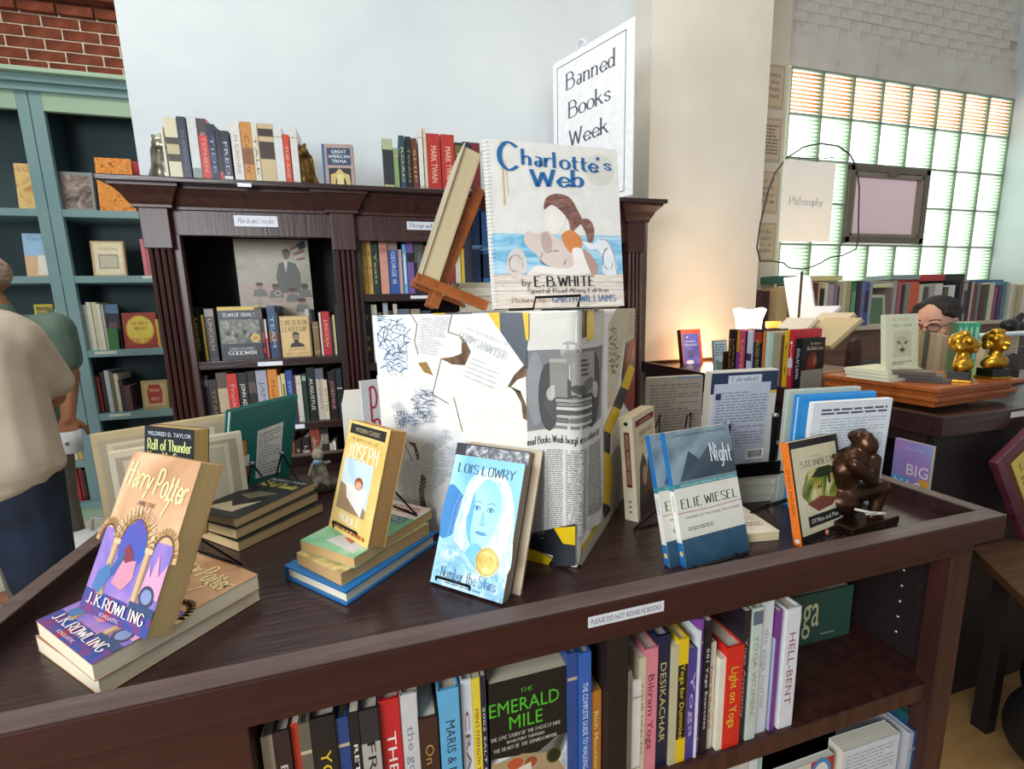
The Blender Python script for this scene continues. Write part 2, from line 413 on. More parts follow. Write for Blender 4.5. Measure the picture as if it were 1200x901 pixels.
ORD = ['first', 'second', 'third', 'fourth', 'fifth', 'sixth', 'seventh', 'eighth', 'ninth', 'tenth', 'eleventh', 'twelfth', 'thirteenth', 'fourteenth', 'fifteenth', 'sixteenth', 'seventeenth', 'eighteenth', 'nineteenth', 'twentieth', 'twenty-first', 'twenty-second', 'twenty-third', 'twenty-fourth', 'twenty-fifth', 'twenty-sixth', 'twenty-seventh', 'twenty-eighth', 'twenty-ninth', 'thirtieth', 'thirty-first', 'thirty-second', 'thirty-third', 'thirty-fourth', 'thirty-fifth']
def cname(h):
    r, g, b = (int(h[i:i+2], 16) for i in (0, 2, 4)); mx, mn = max(r, g, b), min(r, g, b)
    if mx < 55: return 'black'
    if mx-mn < 24: return 'white' if mn > 195 else ('light grey' if mn > 140 else 'dark grey')
    d = mx-mn; dark = 'dark ' if mx < 115 else ''
    if mx == r:
        if g > b:
            q = (g-b)/d
            if d < 75 and mx > 180: return 'cream'
            if q > .72: return dark+'yellow' if mx > 150 else dark+'olive'
            if mx < 170 or d < 80: return dark+'brown'
            return 'orange' if q > .35 else 'red'
        if mx-g < 90 and mx > 150: return 'pink'
        return dark+'red'
    if mx == g: return dark+('teal' if b > r+20 else 'green')
    if r > g+12: return dark+'purple'
    return dark+'blue'
def spine_fn(title, tc, bands, ser):
    def fn(g):
        for (a, b, col) in bands: g.rect(0.02, a, .98, b, col)
        if title: g.TV(title, .3, .2, .74, .8, tc, ser) if not isinstance(title, tuple) else g.TV(title[0], .25, title[1], .85, title[2], tc, ser)
    return fn
def row(where, Y, zb, items, depth=.15, detail=1, group=None, name='hardcover_book', page='e2d8c2', lean=0):
    """books standing spine out, each measured at the top of its spine: (x0, x1, ytop, colour, title, title colour, bands)"""
    n = len(items); i = 0
    for it in items:
        x0, x1, yt, col = it[:4]; title = it[4] if len(it) > 4 else None; tc = it[5] if len(it) > 5 else 'e8e0cc'; bands = it[6] if len(it) > 6 else []
        a = aty(x0, yt, Y); b = aty(x1, yt, Y); th = max(.004, (b-a).length-.0006); h = (a.z+b.z)/2-zb
        yo = random.uniform(0, .008); M = Matrix(((0, -1, 0, b.x), (1, 0, 0, Y+yo), (0, 0, 1, zb), (0, 0, 0, 1)))
        if lean: M = M @ Matrix.Rotation(lean, 4, 'X')
        if not title and detail and not bands:
            title = None; bands = [(.82, .84, 'b8a888'), (.1, .12, 'b8a888')] if th > .012 else []
        sz = 'thin ' if th < .012 else ('thick ' if th > .035 else '')
        lab = '%s%s book, %s from left %s' % (sz, cname(col), ORD[i], where)
        book(M, depth*random.uniform(.9, 1), h, th, cover=col, hard=th > .012, spinep=spine_fn(title, tc, bands, len(it) > 7), label=lab, group=group, detail=detail, name='book' if detail == 0 else 'shelved_book', page=page)
        i += 1
# ================================================================== THE SETTING
def struct(o): o['kind'] = 'structure'; return o
struct(boxo('floor', (-4, -2, -.05), (7, 5, 0), FLW))
struct(boxo('trim_1', (-4, 1.2, 0), (.9, 4.6, .004), FLB))
YW = 2.61
struct(boxo('wall_middle', (aty(165, 210, YW).x, YW, 0), (1.56, 2.85, 3.9), PLA))
struct(boxo('wall_pier', (1.527, 2.43, 0), (2.335, 2.85, 3.9), PLW))
struct(boxo('wall_back', (2.3, 2.85, 0), (aty(930, 0, 2.85).x, 3.25, 3.9), PLC))
wr = struct(boxo('wall_right', (5.6, -1, 0), (5.8, 3.4, 3.9), PLA))
ROCK = 3.0
x0w, x1w = 3.09, 5.6; z1w = 3.085
ww = struct(boxo('wall_window', (2.9, 3.04, z1w+.0), (5.8, 3.3, 3.95), PLR))
struct(boxo('wall_window_sill', (2.9, 3.0, 0), (5.8, 3.3, 1.5), PLC))
# painted bricks above the window
bmb = MB(); bmb.box((-.1072, -.02, -.035), (.1072, .02, .035), PBR); first = bmb.build('brick', ww, bevel=.004); PB = first.data
wc = V(ww.location); k = 0
for r_ in range(8):
    for c_ in range(13):
        x = 3.12+c_*.216+(.108 if r_ % 2 else 0); z = 3.31+r_*.072
        if x > 5.55: continue
        o = first if k == 0 else bpy.data.objects.new('brick', PB)
        if k: COL.objects.link(o); o.parent = ww
        o.location = V((x, 3.0565-random.uniform(.0, .004), z))-wc; o.rotation_euler = (random.uniform(-.03, .03), 0, random.uniform(-.01, .01)); k += 1
boxo('plaster_band', (-1.35, -.165, -.43), (1.35, -.13, -.19), PLR, ww)
# red brick wall at the far left
bw = struct(boxo('wall_brick', (-4, 3.99, 0), (-1.2, 4.2, 3.95), MOR)); wc = V(bw.location)
bmb = MB(); bmb.box((-.0985, -.02, -.0295), (.0985, .02, .0295), BRK); first = bmb.build('brick', bw, bevel=.004); RB = first.data; k = 0
for r_ in range(13):
    for c_ in range(7):
        x = -2.75+c_*.208+(.104 if r_ % 2 else 0); z = 2.86+r_*.069
        o = first if k == 0 else bpy.data.objects.new('brick', RB)
        if k: COL.objects.link(o); o.parent = bw
        o.location = V((x, 4.0045-random.uniform(0, .004)-(.03 if r_ == 7 else 0), z))-wc; o.rotation_euler = (random.uniform(-.03, .03), 0, random.uniform(-.01, .01)); k += 1
boxo('brick_ledge', (-1.4, -.2, z1w+.305-wc.z), (1.4, -.1, z1w+.345-wc.z), BRK, bw)
boxo('whitewash_patch', (-.75, -.155, 3.47-wc.z), (-.1, -.12, 3.62-wc.z), PLR, bw)
# ---- glass block window
GB = None
def glassmat(key, stripes):
    m, ns, L, p = newmat(key); ns.remove(p); out = ns['Material Output']
    tc = N(ns, 'ShaderNodeTexCoord'); sep = N(ns, 'ShaderNodeSeparateXYZ'); L.new(tc.outputs['Object'], sep.inputs[0])
    wv = N(ns, 'ShaderNodeTexWave', Scale=11.0, Distortion=.6); wv.bands_direction = 'Z'; L.new(tc.outputs['Object'], wv.inputs[0])
    r = ramp(ns, [(.25, 'f4f6f2'), (.65, 'b8683c' if stripes else '9db39c')]); L.new(wv.outputs['Fac'], r.inputs[0])  # outside brick refracted by the ribs is painted into the glass as stripes
    r2 = ramp(ns, [(.3, 'ffffff'), (1, '7c947a')]); mr = N(ns, 'ShaderNodeMapRange'); mr.inputs[1].default_value = -.15; mr.inputs[2].default_value = .16
    L.new(sep.outputs[0], mr.inputs[0]); L.new(mr.outputs[0], r2.inputs[0])
    mx = N(ns, 'ShaderNodeMixRGB', blend_type='MULTIPLY'); mx.inputs[0].default_value = 1; L.new(r.outputs[0], mx.inputs[1]); L.new(r2.outputs[0], mx.inputs[2])
    tl = ns.new('ShaderNodeBsdfTranslucent'); L.new(mx.outputs[0], tl.inputs[0])
    gl = N(ns, 'ShaderNodeBsdfGlossy', Roughness=.15); mm = ns.new('ShaderNodeMixShader'); mm.inputs[0].default_value = .06
    L.new(tl.outputs[0], mm.inputs[1]); L.new(gl.outputs[0], mm.inputs[2]); L.new(mm.outputs[0], out.inputs[0]); return m
GM1 = glassmat('ribbed_glass_brick_view', True); GM2 = glassmat('ribbed_glass_clear', False)
win = struct(empty('window_1', V((4.35, 3.05, 2.2))))
def ribbed(m):
    mb = MB(); n = 12; W, H = .151, .152; vs = []; fs = []
    for i in range(2*n+1):
        z = -H+2*H*i/(2*n); y = -.02-(.004 if i % 2 else 0); vs += [(-W, y, z), (W, y, z)]
    for i in range(2*n): fs.append((2*i, 2*i+1, 2*i+3, 2*i+2))
    mb.add(vs, fs, m); return mb
zr = [3.07-.155, 2.60, 2.29, 1.975, 1.66, 1.35]
pw = (x1w-x0w)/8; first = {}
for r_ in range(5):
    for c_ in range(8):
        z = z1w-.16-r_*.322; x = x0w+pw*(c_+.5)
        if r_ in (2, 3) and c_ in (2, 3, 4): continue
        key = 'a' if r_ == 0 else 'b'
        if key not in first:
            o = ribbed(GM1 if key == 'a' else GM2).build('glass_block', win); first[key] = o.data
        else: o = bpy.data.objects.new('glass_block', first[key]); COL.objects.link(o); o.parent = win
        o.location = V((x, 3.04, z))-V(win.location)
def wloc(a, b): return [a[i]-win.location[i] for i in range(3)], [b[i]-win.location[i] for i in range(3)]
JM = flat('8c9886', .7); FRM = flat('6f6354', .5)
for c_ in range(9):
    x = x0w+pw*c_; a, b = wloc((x-.0045, 3.0, 1.45), (x+.0045, 3.06, z1w)); 
    if c_ in (3, 4): 
        a, b = wloc((x-.0045, 3.0, 2.43), (x+.0045, 3.06, z1w)); boxo('joint', a, b, JM, win); a, b = wloc((x-.0045, 3.0, 1.45), (x+.0045, 3.06, 1.8))
    boxo('joint', a, b, JM, win)
for r_ in range(6):
    z = z1w-.322*r_+ (0 if r_ else -.004)
    segs = [(x0w, x1w)] if r_ != 3 else [(x0w, x0w+2*pw), (x0w+5*pw, x1w)]
    for s0, s1 in segs:
        a, b = wloc((s0, 3.0, z-.006), (s1, 3.06, z+.006)); boxo('joint', a, b, JM, win)
# tilting vent
vx0, vx1, vz0, vz1 = x0w+2*pw+.02, x0w+5*pw-.02, z1w-.322*4+.02, z1w-.322*2-.01
for a, b in (((vx0, 2.985, vz0), (vx0+.05, 3.06, vz1)), ((vx1-.05, 2.985, vz0), (vx1, 3.06, vz1)), ((vx0, 2.985, vz1-.05), (vx1, 3.06, vz1)), ((vx0, 2.985, vz0), (vx1, 3.06, vz0+.05))):
    a, b = wloc(a, b); boxo('vent_frame', a, b, FRM, win, .004)
m_, ns_, L_, p_ = newmat('frosted_pane'); ns_.remove(p_); t_ = ns_.new('ShaderNodeBsdfTranslucent'); t_.inputs[0].default_value = (.30, .26, .27, 1); L_.new(t_.outputs[0], ns_['Material Output'].inputs[0])
a, b = wloc((vx0+.06, 3.03, vz0+.05), (vx1-.06, 3.036, vz1-.06)); boxo('vent_pane', a, b, m_, win)
for a, b in (((vx0+.05, 2.99, vz0+.05), (vx0+.075, 3.04, vz1-.05)), ((vx1-.085, 2.99, vz0+.05), (vx1-.06, 3.04, vz1-.05)), ((vx0+.05, 2.99, vz1-.085), (vx1-.05, 3.04, vz1-.055)), ((vx0+.05, 2.99, vz0+.05), (vx1-.05, 3.04, vz0+.075))):
    a, b = wloc(a, b); boxo('vent_sash', a, b, flat('8a7f70', .5), win, .003)
a, b = wloc(((vx0+vx1)/2-.04, 2.96, vz1-.08), ((vx0+vx1)/2+.04, 3.0, vz1-.04)); boxo('vent_latch', a, b, FRM, win, .004)
# ================================================================== DISPLAY TABLE
TX0, TX1, TY0, TY1, TZ, RZ = -.53, 1.04, .485, 1.33, .92, .95
tb = empty('display_table', V(((TX0+TX1)/2, .9, 0)), label='large dark wooden display table with a raised rim and book shelves below', cat='table')
def tl(a, b): c = tb.location; return tuple(a[i]-c[i] for i in range(3)), tuple(b[i]-c[i] for i in range(3))
def tpart(n, a, b, m, bev=.002): a, b = tl(a, b); return boxo(n, a, b, m, tb, bev)
tpart('table_top', (TX0+.01, TY0+.01, TZ-.02), (TX1-.01, TY1-.01, TZ), DWT)
for a, b in (((TX0, TY0, RZ-.003), (TX1, TY0+.028, RZ)), ((TX0, TY1-.028, RZ-.003), (TX1, TY1, RZ)), ((TX0, TY0+.028, RZ-.003), (TX0+.028, TY1-.028, RZ)), ((TX1-.028, TY0+.028, RZ-.003), (TX1, TY1-.028, RZ))):
    tpart('rim_cap', a, b, RIM, .001)
tpart('front_apron', (TX0, TY0-.001, .905), (TX1, TY0+.026, RZ-.003), DWF)
tpart('front_rail', (TX0+.01, TY0+.018, .875), (TX1-.045, TY0+.036, .91), DWF)
for a, b in (((TX0, TY1-.026, .905), (TX1, TY1, RZ-.003)), ((TX0, TY0+.03, .905), (TX0+.026, TY1-.03, RZ-.003)), ((TX1-.026, TY0+.03, .905), (TX1, TY1-.03, RZ-.003))): tpart('side_apron', a, b, DWT)
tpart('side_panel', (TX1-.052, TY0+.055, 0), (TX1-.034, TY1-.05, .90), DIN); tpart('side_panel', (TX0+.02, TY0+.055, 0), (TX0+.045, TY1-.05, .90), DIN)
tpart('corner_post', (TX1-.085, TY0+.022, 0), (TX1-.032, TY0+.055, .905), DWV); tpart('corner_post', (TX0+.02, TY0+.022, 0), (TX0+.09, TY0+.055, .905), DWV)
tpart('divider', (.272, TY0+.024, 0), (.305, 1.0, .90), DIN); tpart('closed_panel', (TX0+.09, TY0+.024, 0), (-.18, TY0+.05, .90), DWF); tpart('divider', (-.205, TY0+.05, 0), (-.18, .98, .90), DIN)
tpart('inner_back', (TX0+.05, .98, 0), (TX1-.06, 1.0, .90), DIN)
ZS1 = .605
tpart('shelf', (.305, TY0+.031, ZS1-.035), (TX1-.053, .98, ZS1), DWV); tpart('shelf', (.305, TY0+.031, .22), (TX1-.053, .98, .255), DWV)
tpart('shelf', (-.18, TY0+.031, .57), (.272, .98, ZS1), DWV); tpart('shelf', (TX0+.05, TY0+.031, .57), (-.27, .98, ZS1), DWV)
pm = MB()
for i in range(6): pm.ico((TX1-.0525-tb.location.x, .60-tb.location.y, .82-.035*i), (.002, .004, .004), flat('c9ccd0', .3, .8), None, 1)
for i, q in enumerate(range(0)): pass
pm.build('shelf_pins', tb)['kind'] = 'stuff'
lb = MB(); a = aty(689, 733, TY0-.0012); b = aty(778, 712, TY0-.0012); c_ = V(tb.location)
f = Face(V((a.x, TY0-.0012, a.z-.004))-c_, (1, 0, 0), (0, 0, 1), b.x-a.x, .016)
f.rect(0, 0, 1, 1, 'd9dbe0'); f.T('PLEASE DO NOT RESHELVE BOOKS', .04, .25, .96, .72, '30323c'); f.build('shelf_label', tb)
# ================================================================== DARK BOOKCASE
BY = 2.2; k_ = BY/1.8
bc = empty('mahogany_bookcase', V((.2, 2.4, 0)), label='tall dark mahogany bookcase with fluted pilasters and heavy cornice behind the display table', cat='bookcase')
def bp(n, a, b, m, bev=.003):
    c = bc.location; return boxo(n, tuple(a[i]-c[i] for i in range(3)), tuple(b[i]-c[i] for i in range(3)), m, bc, bev)
CT = 1.865
PIL = [(-.895, -.795), (-.192, -.095), (.545, .64), (1.25, 1.35)]
def cornice(nm, x0, x1, yf, m):
    prof = [(0, 1.762), (-.008, 1.765), (-.008, 1.775), (-.016, 1.785), (-.03, 1.81), (-.052, 1.832), (-.058, 1.835), (-.058, 1.845)]
    mb = MB(); c = bc.location; n = len(prof)
    vs = []
    for dy, z in prof: vs += [V((x0+dy*.9, yf+dy, z))-c, V((x1-dy*.9, yf+dy, z))-c]
    for dy, z in prof: vs += [V((x0+dy*.9, yf+.3, z))-c, V((x1-dy*.9, yf+.3, z))-c]
    fs = []
    for i in range(n-1): fs += [(2*i, 2*i+1, 2*i+3, 2*i+2), (2*n+2*i, 2*i, 2*i+2, 2*n+2*i+2), (2*i+1, 2*n+2*i+1, 2*n+2*i+3, 2*i+3)]
    fs += [(0, 2*n, 2*n+1, 1)]
    mb.add(vs, fs, m); return mb.build(nm, bc)
cornice('cornice', -.895, 1.35, BY, DWV)
for a, b in PIL: cornice('cornice_block', a-.012, b+.012, BY-.03, DWV)
bp('top_board', (-.985, BY-.105, 1.845), (1.43, 2.6, CT), DWT)
bp('frieze', (-.85, BY, 1.665), (1.3, BY+.03, 1.765), DWV)
bp('frieze', (-.085, BY-.001, 1.655), (.545, BY+.03, 1.675), DWV)
for a, b in PIL:
    bp('pilaster_block', (a, BY-.03, 1.61), (b, BY+.02, 1.765), DWV)
    mb = MB(); n = 4; w_ = b-a-.012; prof = []
    for i in range(n):
        u0 = a+.006+w_*i/n; u1 = a+.006+w_*(i+1)/n; um = (u0+u1)/2; prof += [(u0, BY+.004), (u0+.004, BY-.022), (um, BY-.026), (u1-.004, BY-.022)]
    prof += [(b-.006, BY+.004), (b-.006, BY+.03), (a+.006, BY+.03)]
    c = bc.location; mb.prism([(x-c.x, y-c.y) for x, y in prof], 0-c.z, 1.61-c.z, DWV); mb.build('fluted_pilaster', bc)
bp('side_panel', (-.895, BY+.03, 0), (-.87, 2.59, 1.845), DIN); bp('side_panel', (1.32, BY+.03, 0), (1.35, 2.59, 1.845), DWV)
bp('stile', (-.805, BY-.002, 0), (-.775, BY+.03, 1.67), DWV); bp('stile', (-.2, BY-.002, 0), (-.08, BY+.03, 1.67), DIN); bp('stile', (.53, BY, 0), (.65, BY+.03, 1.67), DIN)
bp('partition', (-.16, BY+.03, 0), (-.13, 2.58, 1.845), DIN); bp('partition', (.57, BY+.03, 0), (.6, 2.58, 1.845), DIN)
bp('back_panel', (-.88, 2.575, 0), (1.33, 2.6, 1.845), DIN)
SH1, SH2, SH3 = 1.145, .845, .56
SB1, SB2 = 1.42, 1.10
for z in (SH1, SH2, SH3, .25): bp('shelf', (-.86, BY+.005, z-.035), (-.16, 2.575, z), DWT)
for z in (SB1, SB2, .8, .45): bp('shelf', (-.13, BY+.005, z-.035), (.57, 2.575, z), DWT)
for z in (SB1, SB2, .8, .45): bp('shelf', (.6, BY+.005, z-.035), (1.32, 2.575, z), DWT)
def label(parent, a, w_, h_, txt, paperc='e8ebf5', ink='4a5068', nm='shelf_label', ser=True):
    c = V(parent.location); f = Face(V(a)-c, (1, 0, 0), (0, 0, 1), w_, h_); f.rect(0, 0, 1, 1, paperc)
    if txt: f.T(txt, .08, .3, .92, .8, ink, ser)
    return f.build(nm, parent)
p = aty(275, 265, BY-.001); label(bc, (p.x, BY-.001, p.z), aty(326, 265, BY).x-p.x, .044, 'Abraham Lincoln')
p = aty(477, 269, BY-.002); label(bc, (p.x, BY-.002, p.z), .15, .036, 'Biography')
p = aty(481, 348, BY+.004); label(bc, (p.x, BY+.004, p.z-.008), .11, .014, '')
p = aty(302, 426, BY+.004); label(bc, (p.x, BY+.004, p.z-.012), .1, .018, '')
p = aty(346, 500, BY+.004); label(bc, (p.x, BY+.004, p.z-.01), .04, .02, '')
p = aty(278, 216, BY-.106); label(bc, (p.x, BY-.106, p.z-.008), .05, .014, '')
# ================================================================== GREEN BOOKCASE
GY = 3.55
gc = empty('green_bookcase', V((-2.2, 3.7, 0)), label='tall sage green painted bookcase against the brick wall at the far left', cat='bookcase')
def gp(n, a, b, m, bev=.004):
    c = gc.location; return boxo(n, tuple(a[i]-c[i] for i in range(3)), tuple(b[i]-c[i] for i in range(3)), m, gc, bev)
kk = GY/3.6
gx = lambda px, py: aty(px, py, GY).x
D0, D1, D2 = gx(27, 130), gx(35, 130), gx(45, 130)
D0 = -1.99; D1 = -1.93; D2 = -1.865
gz = lambda px, py: aty(px, py, GY).z
ztop = gz(80, 132)
for a, b in ((D0, D1-.002), (D1+.002, D2)): gp('stile', (a, GY, 0.1), (b, GY+.03, ztop+.12), GRN)
gp('stile', (-2.72, GY, .1), (-2.64, GY+.03, ztop+.12), GRN); gp('stile', (-1.22, GY, .1), (-1.14, GY+.03, ztop+.12), GRN)
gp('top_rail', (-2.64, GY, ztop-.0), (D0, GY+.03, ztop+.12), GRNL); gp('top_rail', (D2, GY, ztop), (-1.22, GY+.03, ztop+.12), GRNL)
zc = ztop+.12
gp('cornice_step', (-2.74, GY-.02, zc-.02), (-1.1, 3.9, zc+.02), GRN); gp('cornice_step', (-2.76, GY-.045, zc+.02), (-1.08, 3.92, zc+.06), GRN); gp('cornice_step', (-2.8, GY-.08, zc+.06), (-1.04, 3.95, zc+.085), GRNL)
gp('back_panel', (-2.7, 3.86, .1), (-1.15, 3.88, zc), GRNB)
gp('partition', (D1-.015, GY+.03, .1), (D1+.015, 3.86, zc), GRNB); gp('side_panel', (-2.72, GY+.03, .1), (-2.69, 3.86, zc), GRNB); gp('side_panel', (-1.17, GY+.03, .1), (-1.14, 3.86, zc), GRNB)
GS = {}
for nm, px, py in (('A', 110, 246), ('B', 130, 323), ('C', 130, 410), ('D', 155, 483), ('E', 90, 541), ('F', 90, 598)):
    z = gz(px, py); GS[nm] = z
    gp('shelf', (-2.69, GY+.005, z-.045), (D1, 3.86, z), GRN); gp('shelf', (D1, GY+.005, z-.045), (-1.17, 3.86, z), GRN)
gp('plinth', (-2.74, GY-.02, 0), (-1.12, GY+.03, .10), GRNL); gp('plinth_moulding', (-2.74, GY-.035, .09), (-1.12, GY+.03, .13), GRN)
for (px, py) in ((111, 413.5), (128, 487), (167, 324.5)):
    p = aty(px, py, GY+.004); label(gc, (p.x, GY+.004, p.z-.01), .12, .018, '', 'c9d2bc')
# ================================================================== SIDE DESK (right)
DX, DY, DZ = 1.5, .86, 1.0
dk = empty('side_desk', V((2.3, 1.6, 0)), label='dark wooden desk with raised rim and book cubbies, right of the display table', cat='desk')
def dp(n, a, b, m, bev=.003):
    c = dk.location; return boxo(n, tuple(a[i]-c[i] for i in range(3)), tuple(b[i]-c[i] for i in range(3)), m, dk, bev)
XA, YA = 2.0, 1.40
dp('desk_top', (DX+.02, DY+.02, .965), (3.3, YA, .985), DWT); dp('desk_top', (DX+.02, YA, .965), (XA, 2.41, .985), DWT)
for a, b in (((DX, DY, .94), (3.3, DY+.025, DZ)), ((DX, DY+.025, .94), (DX+.025, 2.42, DZ)), ((DX, 2.40, .94), (XA, 2.425, DZ))): dp('rim', a, b, DWT)
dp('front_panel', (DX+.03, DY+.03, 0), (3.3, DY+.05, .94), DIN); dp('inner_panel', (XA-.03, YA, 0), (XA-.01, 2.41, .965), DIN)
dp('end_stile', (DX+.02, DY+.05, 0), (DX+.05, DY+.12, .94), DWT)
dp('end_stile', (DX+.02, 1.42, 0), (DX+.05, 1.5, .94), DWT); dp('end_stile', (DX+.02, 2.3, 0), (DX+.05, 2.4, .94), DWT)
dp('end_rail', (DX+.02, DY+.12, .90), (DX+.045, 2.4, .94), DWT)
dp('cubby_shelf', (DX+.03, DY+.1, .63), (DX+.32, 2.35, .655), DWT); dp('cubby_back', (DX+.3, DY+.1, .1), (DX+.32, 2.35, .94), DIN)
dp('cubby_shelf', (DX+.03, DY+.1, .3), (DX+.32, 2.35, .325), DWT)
p = aty(1184, 485, DY); label(dk, (p.x, DY-.001, p.z-.012), .09, .018, '', 'cfd0c8')
# bench under the front of the desk
bn = empty('bench', V((1.95, .62, 0)), label='low brown wooden bench in front of the side desk with a plaque leaning above it', cat='bench')
mb = MB(); Zb = .62; c = bn.location
pts = [atz(1112, 612, Zb), atz(1141, 644, Zb), atz(1200, 700, Zb), V((1.62, .36, Zb)), V((2.4, .3, Zb)), V((2.6, .83, Zb)), V((1.55, .84, Zb))]
pts = [atz(1141, 644, Zb), V((1.36, .50, Zb)), V((2.4, .2, Zb)), V((2.6, .82, Zb)), V((1.6, .82, Zb))]
pts = [(1.635, .828), (1.32, .455), (1.9, .08), (2.6, .2), (2.6, .83)]
mb.prism([(x-c.x, y-c.y) for x, y in pts], .575, .6, BENCH); mb.build('seat', bn, bevel=.003)
for x, y in ((1.8, .45), (1.72, .78), (2.3, .3), (2.5, .76)): boxo('leg', (x-.02-c.x, y-.02-c.y, 0), (x+.02-c.x, y+.02-c.y, .575), DIN, bn)  # near-black legs: the shade under the seat is put into their colour
# ================================================================== BOX DISPLAY (centre)
CB, LB, RB_, ZB = V((.27, .609)), V((-.02, .875)), V((.535, .885)), 1.327
e1 = (CB-LB); L1 = e1.length; e1n = e1/L1; e2n = V((-e1n.y, e1n.x)); L2 = .40
BKM = Matrix(((e1n.x, e2n.x, 0, LB.x), (e1n.y, e2n.y, 0, LB.y), (0, 0, 1, TZ), (0, 0, 0, 1)))
bxo = empty('covered_box', BKM, label='large square box papered with old book pages, a newspaper sheet and yellow and black tape', cat='box')
HB = ZB-TZ
mb = MB(); mb.box((0, 0, 0), (L1, L2, HB), flat('f1efe8', .7)); mb.build('box_body', bxo, bevel=.006)
WHT = flat('f4f3ee', .7); WH2 = flat('e9e8e4', .7); WH3 = flat('eeece2', .7); BURN = noisy('scorched_edge', [(.3, '3a2a1e'), (.7, '8c6f4e')], scale=40, rough=.9); GRYP = flat('a8a49a', .8)
F1 = Face((0, 0, 0), (1, 0, 0), (0, 0, 1), L1, HB, BKM); F1.clamp = True
def pg(pts, m, shadow=None):
    F1.poly(pts, m, True)
pg([(436, 366), (490, 367), (484, 395), (490, 420), (470, 445), (448, 450), (440, 420)], flat('e3ecf4', .7))
pg([(488, 366), (536, 366), (530, 392), (548, 408), (545, 425), (510, 420), (500, 440), (490, 420), (484, 395)], WH2)
pg([(530, 366), (585, 366), (622, 430), (592, 452), (580, 500), (545, 485), (512, 455), (517, 420), (545, 427), (548, 410), (526, 390)], WHT)
pg([(441, 440), (500, 430), (522, 470), (480, 520), (450, 500)], WH3)
pg([(470, 470), (505, 435), (540, 455), (545, 520), (500, 545), (470, 530)], WHT)
pg([(528, 455), (620, 450), (622, 600), (560, 560), (535, 510)], WH3)
pg([(450, 500), (540, 505), (560, 600), (520, 620), (455, 590)], flat('e6e7e8', .7))
# scorched tears
for pl in ([(538, 391), (546, 400), (552, 412), (545, 428), (530, 427), (516, 420), (531, 418), (541, 414), (541, 400)],
           [(597, 452), (610, 458), (618, 478), (618, 493), (613, 490), (611, 472), (604, 459)], [(617, 425), (602, 440), (595, 453), (598, 454), (606, 445), (619, 440)],
           [(494, 555), (500, 560), (497, 580), (501, 598), (493, 600), (491, 575)], [(477, 517), (487, 519), (492, 535), (489, 540), (485, 524)]): F1.poly(pl, BURN, True)
for ln in ([(482, 367), (489, 380), (486, 400), (490, 415)], [(530, 367), (525, 389), (538, 393)], [(517, 421), (507, 462), (526, 473)], [(532, 466), (542, 505)], [(473, 517), (484, 540)]): F1.line(ln, .0022, '8d7c66', True)
F1.poly([(490, 425), (500, 424), (508, 440), (497, 436)], '9c7a3c', True)
# ink sketches
rnd = random.Random(5)
def sketch(F, cx, cy, rx, ry, n, col, px=True, wd=.0007):
    for k in range(n*2):
        t = 2.4*k; q = math.sqrt((k+.5)/(n*2)); x = cx+rx*.9*q*math.cos(t); y = cy+ry*.9*q*math.sin(t); a = -.8+1.2*math.sin(k*.21)+rnd.uniform(-.35, .35); l = min(rx, ry)*rnd.uniform(.12, .38)
        pts = [(x-math.cos(a)*l, y-math.sin(a)*l), (x+rnd.uniform(-1, 1), y+rnd.uniform(-1, 1)), (x+math.cos(a+.4)*l, y+math.sin(a+.4)*l)]
        F.line(pts, wd*rnd.uniform(.7, 1.9), col, px)
sketch(F1, 462, 395, 20, 26, 26, '3d5878'); sketch(F1, 465, 425, 16, 18, 16, '4a6483'); sketch(F1, 448, 372, 6, 5, 8, '30486a')
sketch(F1, 498, 470, 15, 18, 30, '3c5a80'); sketch(F1, 490, 490, 12, 10, 16, '33507a'); sketch(F1, 472, 490, 8, 12, 14, '33507a', True, .0012); sketch(F1, 506, 488, 8, 8, 10, '33507a')
for i in range(5): F1.line([(462+2*i, 474-1.2*i), (485+2*i, 505-1.2*i)], .0011, '4a648a', True)
F1.lines(0, 0, 1, 1, 15, 'b9b2c4', corners=[(492, 412), (512, 416), (533, 370), (494, 370)], wpl=4, fill=.25)
F1.lines(0, 0, 1, 1, 14, 'a7b0ba', corners=[(490, 590), (548, 540), (524, 500), (476, 540)], wpl=6, fill=.28)
F1.lines(0, 0, 1, 1, 9, 'b0b4b8', corners=[(455, 560), (485, 585), (478, 545), (455, 520)], wpl=4, fill=.28)
F1.text('The Adventures of', (543, 384), (594, 404), (545, 378), 'c2c3bf', True, True, .8)
F1.text('TOM SAWYER', (538, 396), (592, 421), (541, 387), 'b0b6ba', True, True, 1.2)
F1.lines(0, 0, 1, 1, 5, 'c8c4c6', corners=[(543, 440), (580, 456), (590, 428), (556, 416)], wpl=4, fill=.2)
# tape and newspaper wrap on face one
YL, BK = flat('e2bd10', .35), flat('23262b', .3); SLT = flat('4e555f', .35)
F1.poly([(574, 366), (588, 366), (594, 372), (588, 387)], YL, True)
F1.poly([(588, 366), (616, 366), (620, 394), (620, 432), (589, 388)], SLT, True)
F1.poly([(615, 366), (622, 366), (622, 398), (619, 398)], YL, True)
F1.poly([(611, 632), (611, 655), (645, 664), (649, 652)], YL, True)
F1.poly([(611, 625), (676, 611), (676, 660), (649, 664), (650, 648), (611, 637)], BK, True)
F1.poly([(651, 616), (676, 614), (676, 636), (662, 634)], YL, True)
NEWS = flat('d6d3cb', .8)
mbn = MB()   # the newspaper is one loose wrinkled sheet folded round the corner
cols_, rows_ = 20, 30
u0 = F1.px(619, 470)[0]; ztp = F1.px(640, 366)[1]; zbt = F1.px(615, 630)[1]; r_u = .13
